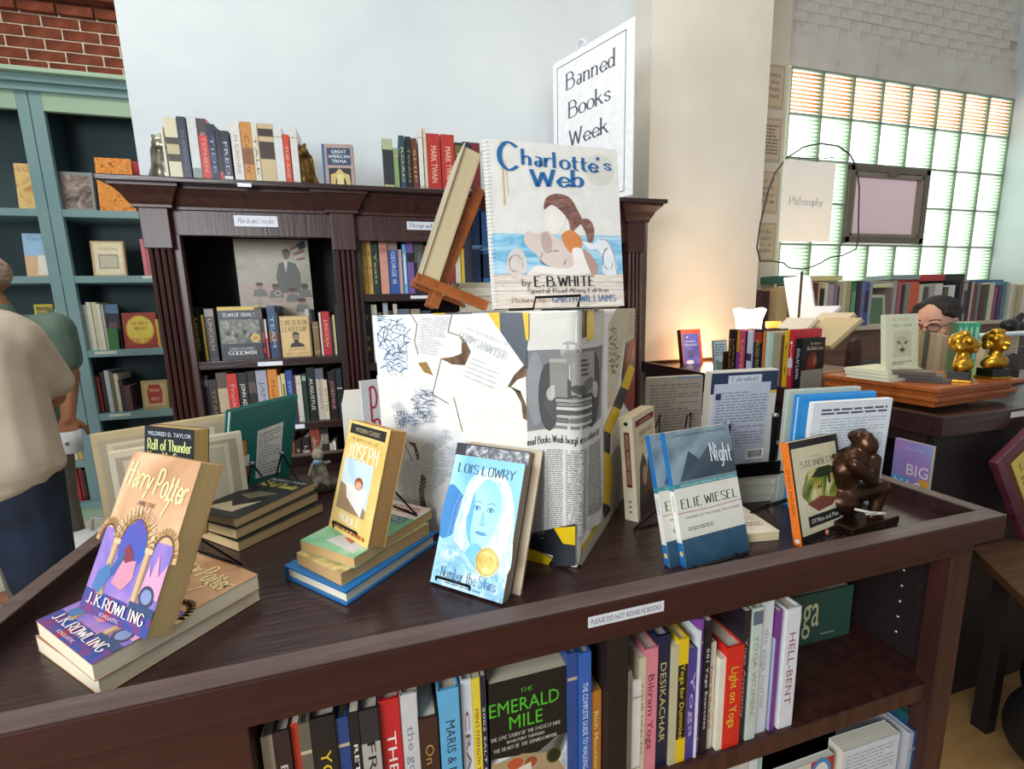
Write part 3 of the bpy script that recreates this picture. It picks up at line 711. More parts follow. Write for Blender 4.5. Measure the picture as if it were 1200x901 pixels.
def sheet(i, j, off=0):
    s_ = i/cols_; v = j/rows_; Ltot = (L1-u0)+r_u; d = s_*Ltot
    zb = zbt + (.02*math.sin(s_*5) + .055*max(0, s_-.5)); z = zb+(ztp-zb)*v
    wr = .0035+.002*math.sin(s_*17+v*3)*(1-v)+.0022*math.sin(s_*9-v*6)*(1-v*.6)+off
    rr = .012
    if d < L1-u0-rr: return V((u0+d, -wr-rr*.1, z))
    if d < L1-u0+rr*.57:
        a = (d-(L1-u0-rr))/(rr*1.57)*math.pi/2; return V((L1-rr+(rr+wr)*math.sin(a), rr-(rr+wr)*math.cos(a), z))
    return V((L1+wr, rr+(d-(L1-u0+rr*.57)), z))
def gm(t): return t*.62 if t < .6 else .372+(t-.6)*1.5
def sheetq(s0, v0, s1, v1, m, off, mp=True):
    n = max(1, int((s1-s0)*40)); k = max(1, int((v1-v0)*30)); g_ = gm if mp else (lambda t: t)
    b = [sheet(cols_*g_(s0+(s1-s0)*i/n), rows_*(v0+(v1-v0)*j/k), off) for j in range(k+1) for i in range(n+1)]
    mbn.add(b, [(j*(n+1)+i, j*(n+1)+i+1, (j+1)*(n+1)+i+1, (j+1)*(n+1)+i) for j in range(k) for i in range(n)], m, True)
def sheete(cs, cv, rs, rv, m, off, rot=0):
    K = 16; b = [sheet(cols_*gm(cs), rows_*cv, off)]; fs = []
    for r_ in (1, 2, 3):
        for i in range(K):
            a = 2*math.pi*i/K; x, y = rs*r_/3*math.cos(a), rv*r_/3*math.sin(a); b.append(sheet(cols_*gm(cs+x*math.cos(rot)-y*math.sin(rot)), rows_*(cv+x*math.sin(rot)*.4+y*math.cos(rot)), off))
    fs += [(0, 1+i, 1+(i+1) % K) for i in range(K)]
    for r_ in (0, 1): fs += [(1+r_*K+i, 1+(r_+1)*K+i, 1+(r_+1)*K+(i+1) % K, 1+r_*K+(i+1) % K) for i in range(K)]
    mbn.add(b, fs, m, True)
sheetq(0, 0, 1, 1, NEWS, 0, False)
def G(c): return flat(c, .8)
sheetq(.0, .5, .98, .86, G('7c7d7e'), .0005)
sheete(.12, .68, .11, .16, G('8f9192'), .0007); sheete(.28, .64, .13, .15, G('4c4b4a'), .0008); sheete(.78, .66, .16, .17, G('474544'), .0008); sheete(.52, .62, .3, .1, G('555352'), .0009)
sheete(.53, .84, .1, .04, G('a9a7a2'), .0011); sheete(.53, .81, .07, .03, G('8d8b86'), .0013)
sheetq(.3, .64, .53, .81, G('8b8882'), .0013); sheetq(.55, .65, .8, .83, G('a19e97'), .0013); sheetq(.3, .79, .53, .805, G('a8a59e'), .0015)
for i in range(4): sheetq(.62, .79-i*.02, .7+.02*(i % 2), .8-i*.02, G('4a4846'), .0016)
sheete(.7, .685, .1, .03, G('6c6a66'), .0016, .5); sheete(.62, .67, .08, .02, G('56544f'), .0017, -.4)
sheete(.31, .655, .055, .03, G('aeaba4'), .0019); sheete(.82, .655, .055, .035, G('aeaba4'), .0019)
for q in range(4): sheete(.335+.0*q, .685-.014*q, .035, .007, G('bcb9b2'), .0022); sheete(.79, .69-.014*q, .035, .007, G('bcb9b2'), .0022)
for i in range(7): sheetq(.37+.006*(i % 3), .515+i*.0175, .76-.008*(i % 2), .528+i*.0175, G(['c4c2bc', '74726e', 'b2b0aa', '5a5856', 'c9c7c0', '8a8884', 'a5a29c'][i]), .0021)
sheetq(.0, .845, .98, .865, NEWS, .0012)
for q, (a, b) in enumerate(((.0, .21), (.24, .45), (.49, .71), (.75, .96))):
    for i in range(40):
        v = .02+i*.0098+(.05 if q == 3 and i < 5 else 0); x = a
        while x < b-.01:
            l = min(b-x, rnd.uniform(.02, .07)); sheetq(x, v, x+l, v+.0045, G('817d76'), .0007); x += l+.009
pl, wd = serif('Banned Books Week begins saturday', 1.25)
for q in pl:
    if all(p.x/wd > .09 for p in q):
        vs = [sheet(cols_*gm(-.1+1.04*p.x/wd), rows_*(.438+.034*p.y), .0012) for p in q]; mbn.add(vs, [tuple(range(len(q)))], G('2f2d2b'))
no_ = mbn.build('newspaper_sheet', bxo)
# face two (right)
BK2 = BKM @ Matrix.Translation((L1, 0, 0))
F2 = Face((L1, 0, 0), (0, 1, 0), (0, 0, 1), L2, HB, BKM); F2.clamp = True
PGE = flat('cfc3a8', .8)
F2.poly([(722, 362), (758, 360), (757, 395), (731, 404), (722, 470), (712, 480), (713, 380)], PGE, True); sketch(F2, 719, 410, 6, 34, 26, '4a443c', True, .0014)
F2.lines(0, 0, 1, 1, 6, '8d8474', corners=[(736, 390), (753, 392), (753, 366), (738, 366)], wpl=3, fill=.3)
F2.poly([(733, 402), (748, 394), (757, 400), (758, 478), (738, 483), (730, 470), (728, 440)], '8e2f28', True); F2.poly([(733, 402), (737, 402), (729, 450), (728, 440)], '2a1513', True)
F2.poly([(750, 478), (758, 478), (752, 560), (735, 590), (724, 540)], flat('9a9284', .8), True)
F2.poly([(700, 560), (724, 520), (738, 560), (728, 596), (700, 632)], flat('b8b0a0', .8), True)
tp = [(760, 372), (752, 400), (741, 428), (731, 455), (722, 478), (710, 506), (709, 530), (712, 560), (708, 590), (712, 612)]
for i in range(9):
    (xa, ya), (xb, yb) = tp[i], tp[i+1]
    F2.poly([(xa-4.5, ya-2), (xa+4.5, ya+2), (xb+4.5, yb+2), (xb-4.5, yb-2)], [YL, SLT, YL, BK, YL, BK, YL, YL, BK][i], True)
F2.poly([(680, 640), (700, 612), (700, 628), (684, 656)], YL, True); F2.poly([(677, 660), (684, 640), (720, 590), (732, 588), (680, 667)], flat('b9ae98', .8), True)
F1.build('glued_pages', bxo); F2.build('glued_pages', bxo)
# tape strips over the top edge
mb = MB(); mb.box((.165, -.004, HB-.0005), (.215, .12, HB+.0015), SLT); mb.box((.14, -.004, HB-.0005), (.165, .12, HB+.0012), YL); mb.build('tape_strip', bxo)
mb = MB(); mb.box((.385, .02, HB-.0005), (.40, .12, HB+.0016), BK); mb.box((.36, .015, HB-.04), (L1+.003, .035, HB+.0015), BK); mb.box((L1-.02, .035, HB-.045), (L1+.0045, .07, HB+.0015), YL); mb.build('tape_strip', bxo)
# ================================================================== wire easels
def easel(X, Y, Z, yaw, w_, h_, depth, label, lean=.3, lip=.02):
    M = pose(X, Y, Z, yaw); o = empty('wire_easel', M, label=label, cat='easel', group=None); r = .0018
    for s in (0, 1):
        x = w_*s; mb = MB(); bk = h_*math.tan(lean)
        mb.tube([(x, -lip, .013), (x, -lip, .003), (x, 0, .002), (x, bk, h_)], r, WIRE)
        mb.tube([(x, bk, h_), (x+(.5-s)*.1*w_, bk+.01, h_*.95), (x+(s-.5)*.25*w_, depth, .002)], r, WIRE); mb.ico((x, bk, h_+.002), (.004,)*3, WIRE, None, 1); mb.build('wire_side', o)
    mb = MB(); mb.tube([(0, -lip, .013), (w_, -lip, .013)], r, WIRE); mb.build('front_wire', o); mb = MB(); mb.tube([(-.125*w_, depth, .002), (1.125*w_, depth, .002)], r, WIRE); mb.build('cross_wire', o)
    return o
# ================================================================== big picture book on top of the box
CY = .80
pa = aty(578, 361, CY); pb = aty(733, 357, CY); pc = aty(567, 166, CY)
cw = .262; ch = .300
CM = pose(pa.x+.003, CY, ZB+.006, .01, .12)
q0 = CM.inverted()
def char_front(f):
    f.rect(0, 0, 1, 1, flat('e6e4dc', .35))
    f.ell(.85, .86, .12, .1, 'd9d6cc')
    f.rect(0, .19, 1, .45, art('wash_blue', ['4da0cc', '9fd0e6', 'd5e8ee'], 9, 1, .35, (1, 1, 6)))
    # pale planks
    for i, (a, b) in enumerate(((0, .05), (.05, .105), (.11, .155), (.16, .205))):
        f.rect(0, a, 1, b, art('plank%d' % (i % 2), ['c9b8a6', 'e2d6c8', 'efe6da'], 14, 1.5, .4, (1, 1, 8))); f.line([(0, b), (1, b)], .0008, '8d7a6c')
    # generic soft figures of a seated child with farm animals, drawn as plain shapes
    f.spoly([(.1, .24), (.12, .32), (.17, .36), (.22, .35), (.25, .29), (.24, .22), (.17, .2), (.12, .21)], 'd9cfc8'); f.spoly([(.25, .2), (.3, .25), (.35, .24), (.36, .21)], 'efe3da')
    f.spoly([(.24, .4), (.27, .47), (.33, .45), (.42, .47), (.48, .43), (.6, .36), (.64, .28), (.55, .23), (.42, .25), (.33, .32)], 'dccbc0')
    f.spoly([(.37, .45), (.42, .46), (.45, .38), (.41, .33), (.37, .37)], 'c4aca2')
    f.spoly([(.4, .52), (.41, .6), (.44, .66), (.52, .66), (.56, .55), (.52, .48), (.45, .45)], 'efe8e0')
    HR = art('sketch_hair', ['5a3a34', '8a6258', 'a98072'], 40, 1.5, .4, (1, 1, 3))
    f.spoly([(.4, .6), (.42, .67), (.5, .7), (.6, .68), (.66, .6), (.69, .54), (.65, .5), (.6, .47), (.58, .54), (.52, .6), (.46, .63)], HR)
    f.spoly([(.67, .54), (.74, .55), (.78, .5), (.77, .42), (.73, .4), (.71, .47)], HR)
    f.spoly([(.52, .44), (.6, .48), (.68, .42), (.66, .36), (.58, .34)], 'd9884e')
    f.spoly([(.6, .36), (.68, .36), (.74, .26), (.72, .205), (.4, .205), (.3, .22), (.33, .26), (.5, .24), (.6, .26)], 'f1e9e2')
    f.spoly([(.68, .36), (.74, .33), (.8, .25), (.78, .21), (.74, .21)], 'b89484')
    f.spoly([(.68, .41), (.77, .4), (.82, .43), (.88, .42), (.93, .34), (.95, .21), (.84, .21), (.84, .3), (.8, .36), (.74, .36)], 'e9eaec'); f.line([(.82, .43), (.88, .42), (.93, .34), (.95, .21)], .0012, '6a7484')
    for (x, y, rx, ry) in ((.17, .27, .06, .06), (.45, .3, .12, .06), (.88, .3, .05, .08)): 
        for _ in range(10):
            a = rnd.uniform(0, 6.28); f.line([(x+rx*math.cos(a)*.9, y+ry*math.sin(a)*.9), (x+rx*math.cos(a+.6)*.8, y+ry*math.sin(a+.6)*.8)], .0008, '6f5a58')
    f.line([(.11, .99), (.11, .62)], .003, 'd9c58a'); f.line([(.13, .88), (.14, .68)], .0015, 'e6d9a0')
    B = '1f66a2'
    f.text('C', (.07, .83), (.25, .83), (.07, .985), B, False, True, 1.3); f.text('harlotte', (.245, .865), (.83, .845), (.245, .955), B, False, True, 1.45)
    f.text("'s", (.82, .87), (.95, .86), (.82, .94), B, False, True, 1.45); f.text('Web', (.31, .735), (.72, .75), (.31, .835), B, False, True, 1.4)
    f.T('by', .2, .135, .27, .175, '6d625c', True); f.T('E.B.WHITE', .29, .13, .77, .192, '1f1c1c', True, 1.3)
    f.T('Special Read Along Edition', .24, .09, .87, .118, '4c3c3c', True); f.T('Pictures by', .12, .035, .37, .065, '9a6a62', True, .8); f.T('GARTH WILLIAMS', .42, .032, .93, .072, '2a6aa4', True, 1.2)
o = book(CM, cw, ch, .02, cover='e8e6df', spine='f2f2ee', back='d8d4c8', page='efe9dc', hard=True, front=char_front, name='picture_book', label='large white picture book with blue lettering standing on top of the papered box', cat='book')
mb = MB()
for i in range(44): mb.tube([(.004, -.003, .006+i*.0067), (-.004, .004, .008+i*.0067), (.004, .012, .006+i*.0067)], .0009, flat('f4f4f4', .4), 4)
s_ = mb.build('comb_binding', o); s_['kind'] = 'stuff'
es = empty('wire_easel', pose(pa.x+.065, CY-.012, ZB+.002, .01), cat='easel', label='black wire easel holding the big white picture book on the papered box')
mb = MB(); mb.tube([(-.045, -.02, .002), (.0, -.02, .002), (.004, -.022, .022), (.09, -.022, .024), (.086, -.02, .004)], .0028, WIRE); mb.build('front_lip', es); mb = MB(); mb.tube([(0, .06, .12), (0, .08, .1), (0, .12, .003)], .002, WIRE); mb.tube([(.085, .06, .12), (.085, .08, .1), (.085, .12, .003)], .002, WIRE); mb.tube([(-.01, .12, .003), (.095, .12, .003)], .002, WIRE); mb.build('rear_wire', es)
# books behind: stack lying + two upright on the box
for i, (cc, t_, w_) in enumerate((('d7d3c6', .022, .19), ('b9b4a8', .017, .19), ('efece2', .018, .18), ('cfc8b4', .013, .185))):
    zz = ZB+sum((.022, .017, .018, .013)[:i])
    bk_ = lying(.185-.005*i, 1.06, zz, .02, w=w_, h=.1+.02*(i % 2), t=t_-.0008, cover=cc, page='e9e4d6', hard=True, side='r', name='stacked_book', label='%s hardcover lying in the pile behind the big picture book, %s from the bottom' % (cname(cc), ORD[i]), group=None)
zz = ZB+.07
for i, (a, cc, t_) in enumerate(((553, '1c3a6a', .026), (562, '2f6fb8', .022))):
    p = aty(a, 300, 1.06)
    book(Matrix(((0, -1, 0, p.x+t_), (1, 0, 0, 1.06), (0, 0, 1, zz+.0005), (0, 0, 0, 1))), .11, .165-.008*i, t_-.001, cover=cc, hard=True, spinep=spine_fn('MMM' if 0 else None, 'c8d8ea', [(.05, .4, '16305a'), (.45, .5, '6fa0d0')], 0), name='upright_book', label='%s blue book standing on the pile behind the big picture book' % ('dark' if i == 0 else 'bright'))
# ================================================================== wooden book stand with open box-like book
bs = empty('book_stand', V((.02, 1.02, ZB)), label='orange wooden folding book stand beside the big picture book on the papered box', cat='book stand')
def plank(nm, p0, p1, w_, t_, m, par, side=V((0, 1, 0))):
    p0, p1 = V(p0), V(p1); d = (p1-p0).normalized(); s = (side-d*side.dot(d)).normalized(); n = d.cross(s)
    M = Matrix((d, s, n)).transposed().to_4x4(); M.translation = (p0+p1)/2; l = (p1-p0).length
    mb = MB(); mb.box((-l/2, -w_/2, -t_/2), (l/2, w_/2, t_/2), m); o = mb.build(nm, None, bevel=.002); o.parent = par; o.matrix_local = Matrix.Translation(-V(par.location)) @ M; return o
SY = .98
A = lambda x, y: aty(x, y, SY)
plank('arm', A(486, 326)+V((0, -.02, 0)), A(568, 359)+V((0, -.02, 0)), .02, .022, EASEL, bs)
plank('upright', A(507, 360), A(562, 222), .022, .022, EASEL, bs)
plank('upright', A(507, 360)+V((0, .09, 0)), A(562, 222)+V((0, .09, 0)), .022, .022, EASEL, bs)
plank('arm', A(486, 326)+V((0, .11, 0)), A(568, 359)+V((0, .11, 0)), .02, .022, EASEL, bs)
mb = MB(); mb.tube([A(518, 346)+V((0, -.03, 0))-V(bs.location), A(518, 346)+V((0, .13, 0))-V(bs.location)], .003, flat('8a7a50', .4, .6), 8); mb.build('pivot_pin', bs)
# the book leaning on the stand: seen along its fore edge
p0 = A(503, 331); p1 = A(556, 172); d = (p1-p0); hh = d.length; lean_ = math.atan2(d.x, d.z)
bt = .040
Mx = Matrix.Translation(p0+V((-.010, -.03, .002))) @ Matrix.Rotation(lean_, 4, 'Y') @ Matrix(((0, 1, 0, 0), (1, 0, 0, 0), (0, 0, 1, 0), (0, 0, 0, 1)))
Mx = Matrix.Translation(p0+V((-bt*.62, -.03, .002))) @ Matrix.Rotation(lean_, 4, 'Y') @ Matrix(((0, -1, 0, bt), (1, 0, 0, 0), (0, 0, 1, 0), (0, 0, 0, 1)))
book(Mx, .17, hh*.98, bt, cover='b5a484', back='c9bda0', spine='d8ccb0', page='c8b894', hard=True, side='r', name='large_book', label='large cream hardcover leaning on the orange wooden book stand, page edges toward the viewer')
# ================================================================== FOREGROUND BOOKS ON THE TABLE
S0 = TZ+.0005
ARCH = art('arch_sand', ['b9885e', 'd9ae86', 'e8c6a0'], 7, 1.5, .32)
def wiz_front(big):
    def fn(f):
        f.rect(0, 0, 1, 1, ARCH)
        f.rect(0, .1, 1, .5, art('dusk', ['4a5aa8', '8f76c0', 'c48ab4'], 6, 2, .32))
        f.rect(0, .0, 1, .13, art('lozenge', ['9c2c3e', '6a3f7a', '2c4c96', '9c2c3e'], 26, .5, .32))
        # stone arches and columns
        for cx, rx in ((.06, .14), (.45, .22), (.88, .17)):
            out = [(cx+rx*math.cos(math.pi*i/14), .42+rx*.9*math.sin(math.pi*i/14)) for i in range(15)]; f.line(out, .008, 'c9a06c'); f.line([(cx+(rx-.03)*math.cos(math.pi*i/14), .42+(rx-.03)*.9*math.sin(math.pi*i/14)) for i in range(15)], .003, '6e5236')
        f.poly([(cx_, cy_) for cx_, cy_ in ((.25, .42), (.31, .53), (.45, .6), (.6, .53), (.66, .42), (.62, .35), (.3, .35))], art('dusk2', ['6a4aa0', '3f5ab0', 'a080d0'], 8, 1, .32))
        for x in (.18, .66):
            f.rect(x, .12, x+.08, .44, 'c9a878'); f.rect(x+.055, .12, x+.08, .44, '9a7a54'); f.rect(x-.012, .42, x+.092, .45, 'd9bb8c'); f.rect(x-.012, .115, x+.092, .14, 'b8966a')
        f.poly([(.33, .2), (.5, .18), (.6, .26), (.58, .36), (.4, .34)], 'd08ca0'); f.poly([(.08, .14), (.2, .12), (.3, .24), (.22, .3), (.1, .24)], '4a74a8'); f.poly([(.36, .4), (.42, .44), (.5, .4), (.54, .36), (.44, .33), (.38, .35)], '7d3442'); f.poly([(.26, .26), (.36, .4), (.4, .37), (.32, .24)], '3a5f96')
        f.poly([(.74, .2), (.78, .38), (.82, .3), (.86, .44), (.92, .32), (1, .4), (1, .2)], 'd79ab8'); f.ell(.85, .2, .1, .06, '3b3f5a'); f.ell(.85, .2, .07, .04, '7f8fb4'); f.rect(.66, .1, 1, .15, '31486e')
        if big:
            f.text('Harry Potter', (.03, .785), (.96, .735), (.05, .94), 'f2e2a4', False, True, 1.6); f.line([(.74, .83), (.69, .74), (.76, .75), (.7, .64)], .003, 'f2e2a4')
            for i in range(26): a = math.pi*(.06+.88*i/25); f.line([(.46+.225*math.cos(a), .42+.19*math.sin(a)), (.46+.31*math.cos(a), .42+.255*math.sin(a))], .0006, 'a07850')
            f.T('AND THE', .34, .675, .6, .7, '6a3c2a', True, 1.3)
            w_ = "SORCERER'S STONE"; n = len(w_)
            for i, ch in enumerate(w_):
                a = math.pi*(.93-.86*i/(n-1)); r = .25; cx, cy = .46, .42
                if ch == ' ': continue
                bx_, by_ = cx+r*math.cos(a), cy+r*.82*math.sin(a); tx, ty = -math.sin(a)*-.028, 0
                ex = (math.sin(a)*.028, -math.cos(a)*.023); up = (math.cos(a)*.055, math.sin(a)*.045)
                f.text(ch, (bx_-ex[0]/2, by_-ex[1]/2), (bx_+ex[0]/2, by_+ex[1]/2), (bx_-ex[0]/2+up[0], by_-ex[1]/2+up[1]), 'efe0b8', False, True, 1.5)
        else:
            f.T('Harry Potter', .06, .78, .92, .9, 'f2e2a4', True, 1.4)
        f.T('J.K.ROWLING', .08, .055, .93, .115, 'f0e8dc', True, 1.3); f.T('SCHOLASTIC', .34, .015, .62, .035, 'f0c8c0')
    return fn
# stack of two lying
yw = -.74; kw = dict(cover='b88a66', spine='7a3040', page='ecdfc2')
lying(-.449, .653, S0, yw, w=.163, h=.187, t=.0215, front=None, label='thick paperback at the very bottom of the front left stack', **kw)
lying(-.443, .65, S0+.022, yw-.03, w=.158, h=.187, t=.0215, front=wiz_front(True), label='paperback with a red and blue patterned cover lying second in the front left stack', **kw)
WZ = S0+.0445
WM = pose(-.405, .662, WZ, -.70, .44)
book(WM, .15, .205, .030, cover='b88a66', spine='7a3040', page='c9ab74', front=wiz_front(True), name='paperback_book', label='standing paperback with sandy stone arches on its cover, leaning on the front left stack')
easel(-.375, .672, WZ-.0005, -.70, .08, .09, .12, 'black wire easel behind the sandy arches paperback on the front left stack', .5, .012)
# dark stack behind it
for i, (z_, x_, y_) in enumerate(((0, -.36, .925), (.0195, -.368, .93), (.038, -.372, .935))):
    def fr(f):
        f.rect(0, 0, 1, 1, '14171c'); f.poly([(.1, .1), (.3, .3), (.5, .2), (.8, .4), (.7, .1)], 'b8ac8c'); f.poly([(.2, .45), (.5, .4), (.8, .6), (.4, .6)], '6f6a58'); f.T('Roll of Thunder', .08, .74, .94, .86, 'd6cf5a', True, 1.4); f.T('MILDRED D. TAYLOR', .08, .9, .92, .95, 'b8c8d0')
    lying(x_, y_, S0+z_, -.76+.05*i, w=.118, h=.18, t=.0185 if i < 2 else .0165, cover='16191e', page='c9ad7c', front=fr if i == 2 else None, label='dark paperback in the low stack behind the front left books, %s' % ('bottom one', 'middle one', 'top one with pale lettering')[i])
def fr(f):
    f.rect(0, 0, 1, 1, '14171c'); f.T('MILDRED D. TAYLOR', .08, .915, .95, .955, 'c8d4e0'); f.T('Roll of Thunder', .06, .78, .96, .88, 'd6e08a', True, 1.6); f.T('Hear My Cry', .06, .68, .8, .76, 'd6e08a', True, 1.6)
q = atz(172, 640, TZ+.1)
book(pose(-.423, .874, S0+.0545, -.62, .15), .12, .178, .026, cover='16191e', page='c0a064', front=fr, name='paperback_book', label='black paperback with pale green lettering standing behind the sandy arches paperback')
# cream hardcovers, backs to us
q0 = aty(134, 508, 1.06); q1 = aty(234, 493, 1.06)
CRM = 'c9b894'
M1 = pose(-.71+.0, 1.0, S0, .30, -.05)
def hollow(f):
    f.rect(.04, .0, .95, .94, 'b0a48c'); f.rect(.09, .0, .88, .9, 'd6c8a8'); f.rect(.13, .0, .84, .87, 'bdb29a')
a_ = aty(134, 509, 1.13); b_ = aty(228, 494, 1.13)
book(pose(-.525, .965, S0, .50, .0), .215, .205, .02, cover='c2b08a', page='ddd0b2', hard=True, front=hollow, side='r', name='hardcover_book', label='cream hardcover standing at the back left corner of the table, farther of the two')
book(pose(-.485, .93, S0, .42, .0), .205, .178, .016, cover='d8cdb4', page='ddd0b2', hard=True, front=hollow, side='r', name='hardcover_book', label='lower cream hardcover standing in front of the taller cream one at the back left')
# teal hardcover, back toward us
def teal(f):
    f.poly([(302, 505), (332, 494), (328, 553), (299, 561)], 'e2e4e0', True); f.lines(0, 0, 1, 1, 15, '8a8e90', corners=[(301, 558), (326, 551), (330, 498), (304, 509)], wpl=6, fill=.35)
    f.lines(0, 0, 1, 1, 2, 'c0746a', corners=[(305, 510), (329, 501), (330, 498), (304, 508)], wpl=5, fill=.35)
    f.poly([(280, 520), (288, 515), (290, 540), (283, 546)], 'c9843c', True); f.poly([(284, 536), (292, 532), (292, 544), (284, 556)], 'd9dde0', True); f.poly([(281, 548), (290, 545), (291, 556), (283, 562)], 'a7472f', True)
    x0, y0 = f.px(264, 601); x1, y1 = f.px(287, 574); f.barcode(x0/f.w+.02, y0/f.h+.02, x0/f.w+.36, y0/f.h+.17)
book(pose(-.355, 1.035, S0+.004, 1.07, -.215, -.02), .20, .222, .014, cover='0f6a63', page='e4e4de', hard=True, side='r', front=teal, name='hardcover_book', label='teal hardcover turned with its back cover to the viewer on a black wire easel')
for (dx, dy, yw_, lb_) in ((-.01, -.01, 1.07, 'nearer'), (.05, .10, 1.07, 'farther')):
    o = empty('wire_easel', V((0, 0, 0)), label='black wire easel under the teal hardcover, %s of the pair' % lb_, cat='easel'); mb = MB(); f = Face((0, 0, 0), (1, 0, 0), (0, 0, 1), 1, 1)
    T_ = atz(*((287, 556) if lb_ == 'nearer' else (330, 536)), 1.03) if 0 else None
# two A-shaped supports in front of it
def aframe(top, f1, f2, label, topz):
    a = aty(top[0], top[1], topz[0]); b = atz(*f1, S0+.002); c = atz(*f2, S0+.002); o = empty('wire_easel', V((a.x, a.y, S0)), label=label, cat='easel'); L0 = V(o.location)
    for q in (b, c):
        mb = MB(); mb.tube([a-L0, q-L0], .0022, WIRE); mb.build('wire_leg', o)
    mb = MB(); mb.ico(a-L0, (.006, .006, .005), flat('8a8a8a', .3, .7), None, 2); mb.build('tip_cap', o); return o
bpy.data.objects.remove(bpy.data.objects['wire_easel.001']) if 0 else None
for o in [o for o in bpy.data.objects if o.type == 'EMPTY' and 'under the teal' in o.get('label', '')]: bpy.data.objects.remove(o)
aframe((295, 543), (284, 600), (337, 597), 'black wire easel leg pair in front of the teal hardcover, nearer one', (1.03,))
aframe((330, 531), (320, 575), (362, 584), 'black wire easel leg pair at the far corner of the teal hardcover', (1.14,))
# rabbit figurine
rp = atz(376, 574, S0); RB0 = empty('rabbit_figurine', Matrix.Translation(rp) @ Matrix.Rotation(.25, 4, 'Z'), label='small weathered stone rabbit figurine with upright ears behind the paperback pile', cat='figurine')
boxo('base', (-.04, -.022, 0), (.042, .03, .018), noisy('rough_base', [(.3, '3a3430'), (.7, '6a6054')], scale=40, rough=.9), RB0, .005)
blob('rabbit_body', [('c', (0, 0, .03), .022, (0, 0, .065), .014), ('e', (0, -.004, .088), (.013, .016, .013)), ('c', (.006, 0, .095), .005, (.016, .004, .125), .003), ('c', (-.002, 0, .097), .005, (-.004, .004, .128), .003),
     ('c', (-.012, -.012, .07), .005, (-.024, -.026, .05), .004), ('c', (.012, -.01, .068), .005, (.022, -.024, .072), .004), ('c', (-.012, -.01, .022), .007, (-.014, -.03, .02), .006), ('c', (.012, -.01, .022), .007, (.014, -.03, .02), .006), ('e', (0, -.02, .086), (.006, .006, .005))], RESIN, .003, 2, RB0)
mb = MB(); mb.ico((-.004, -.02, .075), (.01, .006, .007), flat('7fb0d0', .5), None, 2); mb.build('blue_collar', RB0)
# stack in the middle with a yellow paperback
lying(-.178, .73, S0, -.811, w=.144, h=.198, t=.0215, cover='1f6fae', spine='1a5f9a', page='e8dfc6', hard=True, side='l', label='blue hardcover lying at the bottom of the middle stack', name='hardcover_book')
lying(-.158, .727, S0+.022, -.86, w=.112, h=.182, t=.019, cover=art('map_brown', ['8a7440', 'b9a468', 'd9c48c'], 30), page='c9a06a', label='curled brown-covered paperback lying second in the middle stack')
def fr(f):
    f.rect(0, 0, 1, 1, art('meadow', ['3f8a5a', '7fb98c', 'd0d8c8'], 6)); f.rect(0, .74, 1, 1, 'e0d4c8'); f.rect(.1, .62, .9, .73, '3d5a70'); f.T('AND JUSTICE', .12, .64, .88, .71, 'c8d8e0'); f.lines(.1, .8, .9, .95, 3, 'c07060'); f.poly([(.3, .1), (.9, .05), (.95, .4), (.6, .5)], 'c9c6c0'); f.poly([(.5, .2), (.7, .15), (.75, .35)], 'b8604a')
lying(-.152, .734, S0+.0412, -.771, w=.12, h=.182, t=.0165, cover='8fc09a', page='cfa870', front=fr, label='green illustrated paperback lying on top of the middle stack')
def fr(f):
    f.rect(0, 0, 1, 1, art('mustard', ['d9b45a', 'e8c878', 'efd89a'], 10)); f.rect(.06, .885, .93, .975, '1f1f22'); f.T('MODERN CLASSIC', .2, .91, .8, .95, 'b8a878')
    f.T('THE ADVENTURES OF', .12, .83, .8, .855, '6a4c20', True); f.T('JOSEPH', .1, .67, .86, .80, 'fbf3dc', True, 1.5)
    f.rect(.08, .2, .8, .66, art('skyb', ['9cc4dc', 'd8e8ee', 'f0ece0'], 7)); f.poly([(.08, .2), (.8, .2), (.8, .27), (.5, .36), (.2, .42), (.08, .44)], 'a08262'); f.poly([(.22, .44), (.75, .44), (.7, .2), (.3, .32)], 'f2ece2')
    f.ell(.53, .47, .1, .055, 'a8542c'); f.ell(.53, .455, .075, .035, 'e0b090'); f.T('NOBLE', .2, .11, .75, .17, 'fbf3dc', True, 1.3); f.lines(.15, .02, .9, .07, 1, 'a86028', fill=.6)
YM = pose(-.1135, .771, S0+.058, -.99, .31)
book(YM, .12, .182, .031, cover='d9b45a', spine='c9a040', page='b98a52', front=fr, name='paperback_book', label='thick yellow paperback standing on the middle stack, small red-haired child on its cover')
easel(-.095, .765, S0+.058, -.95, .07, .09, .10, 'black wire easel behind the yellow paperback on the middle stack', .36, .012)
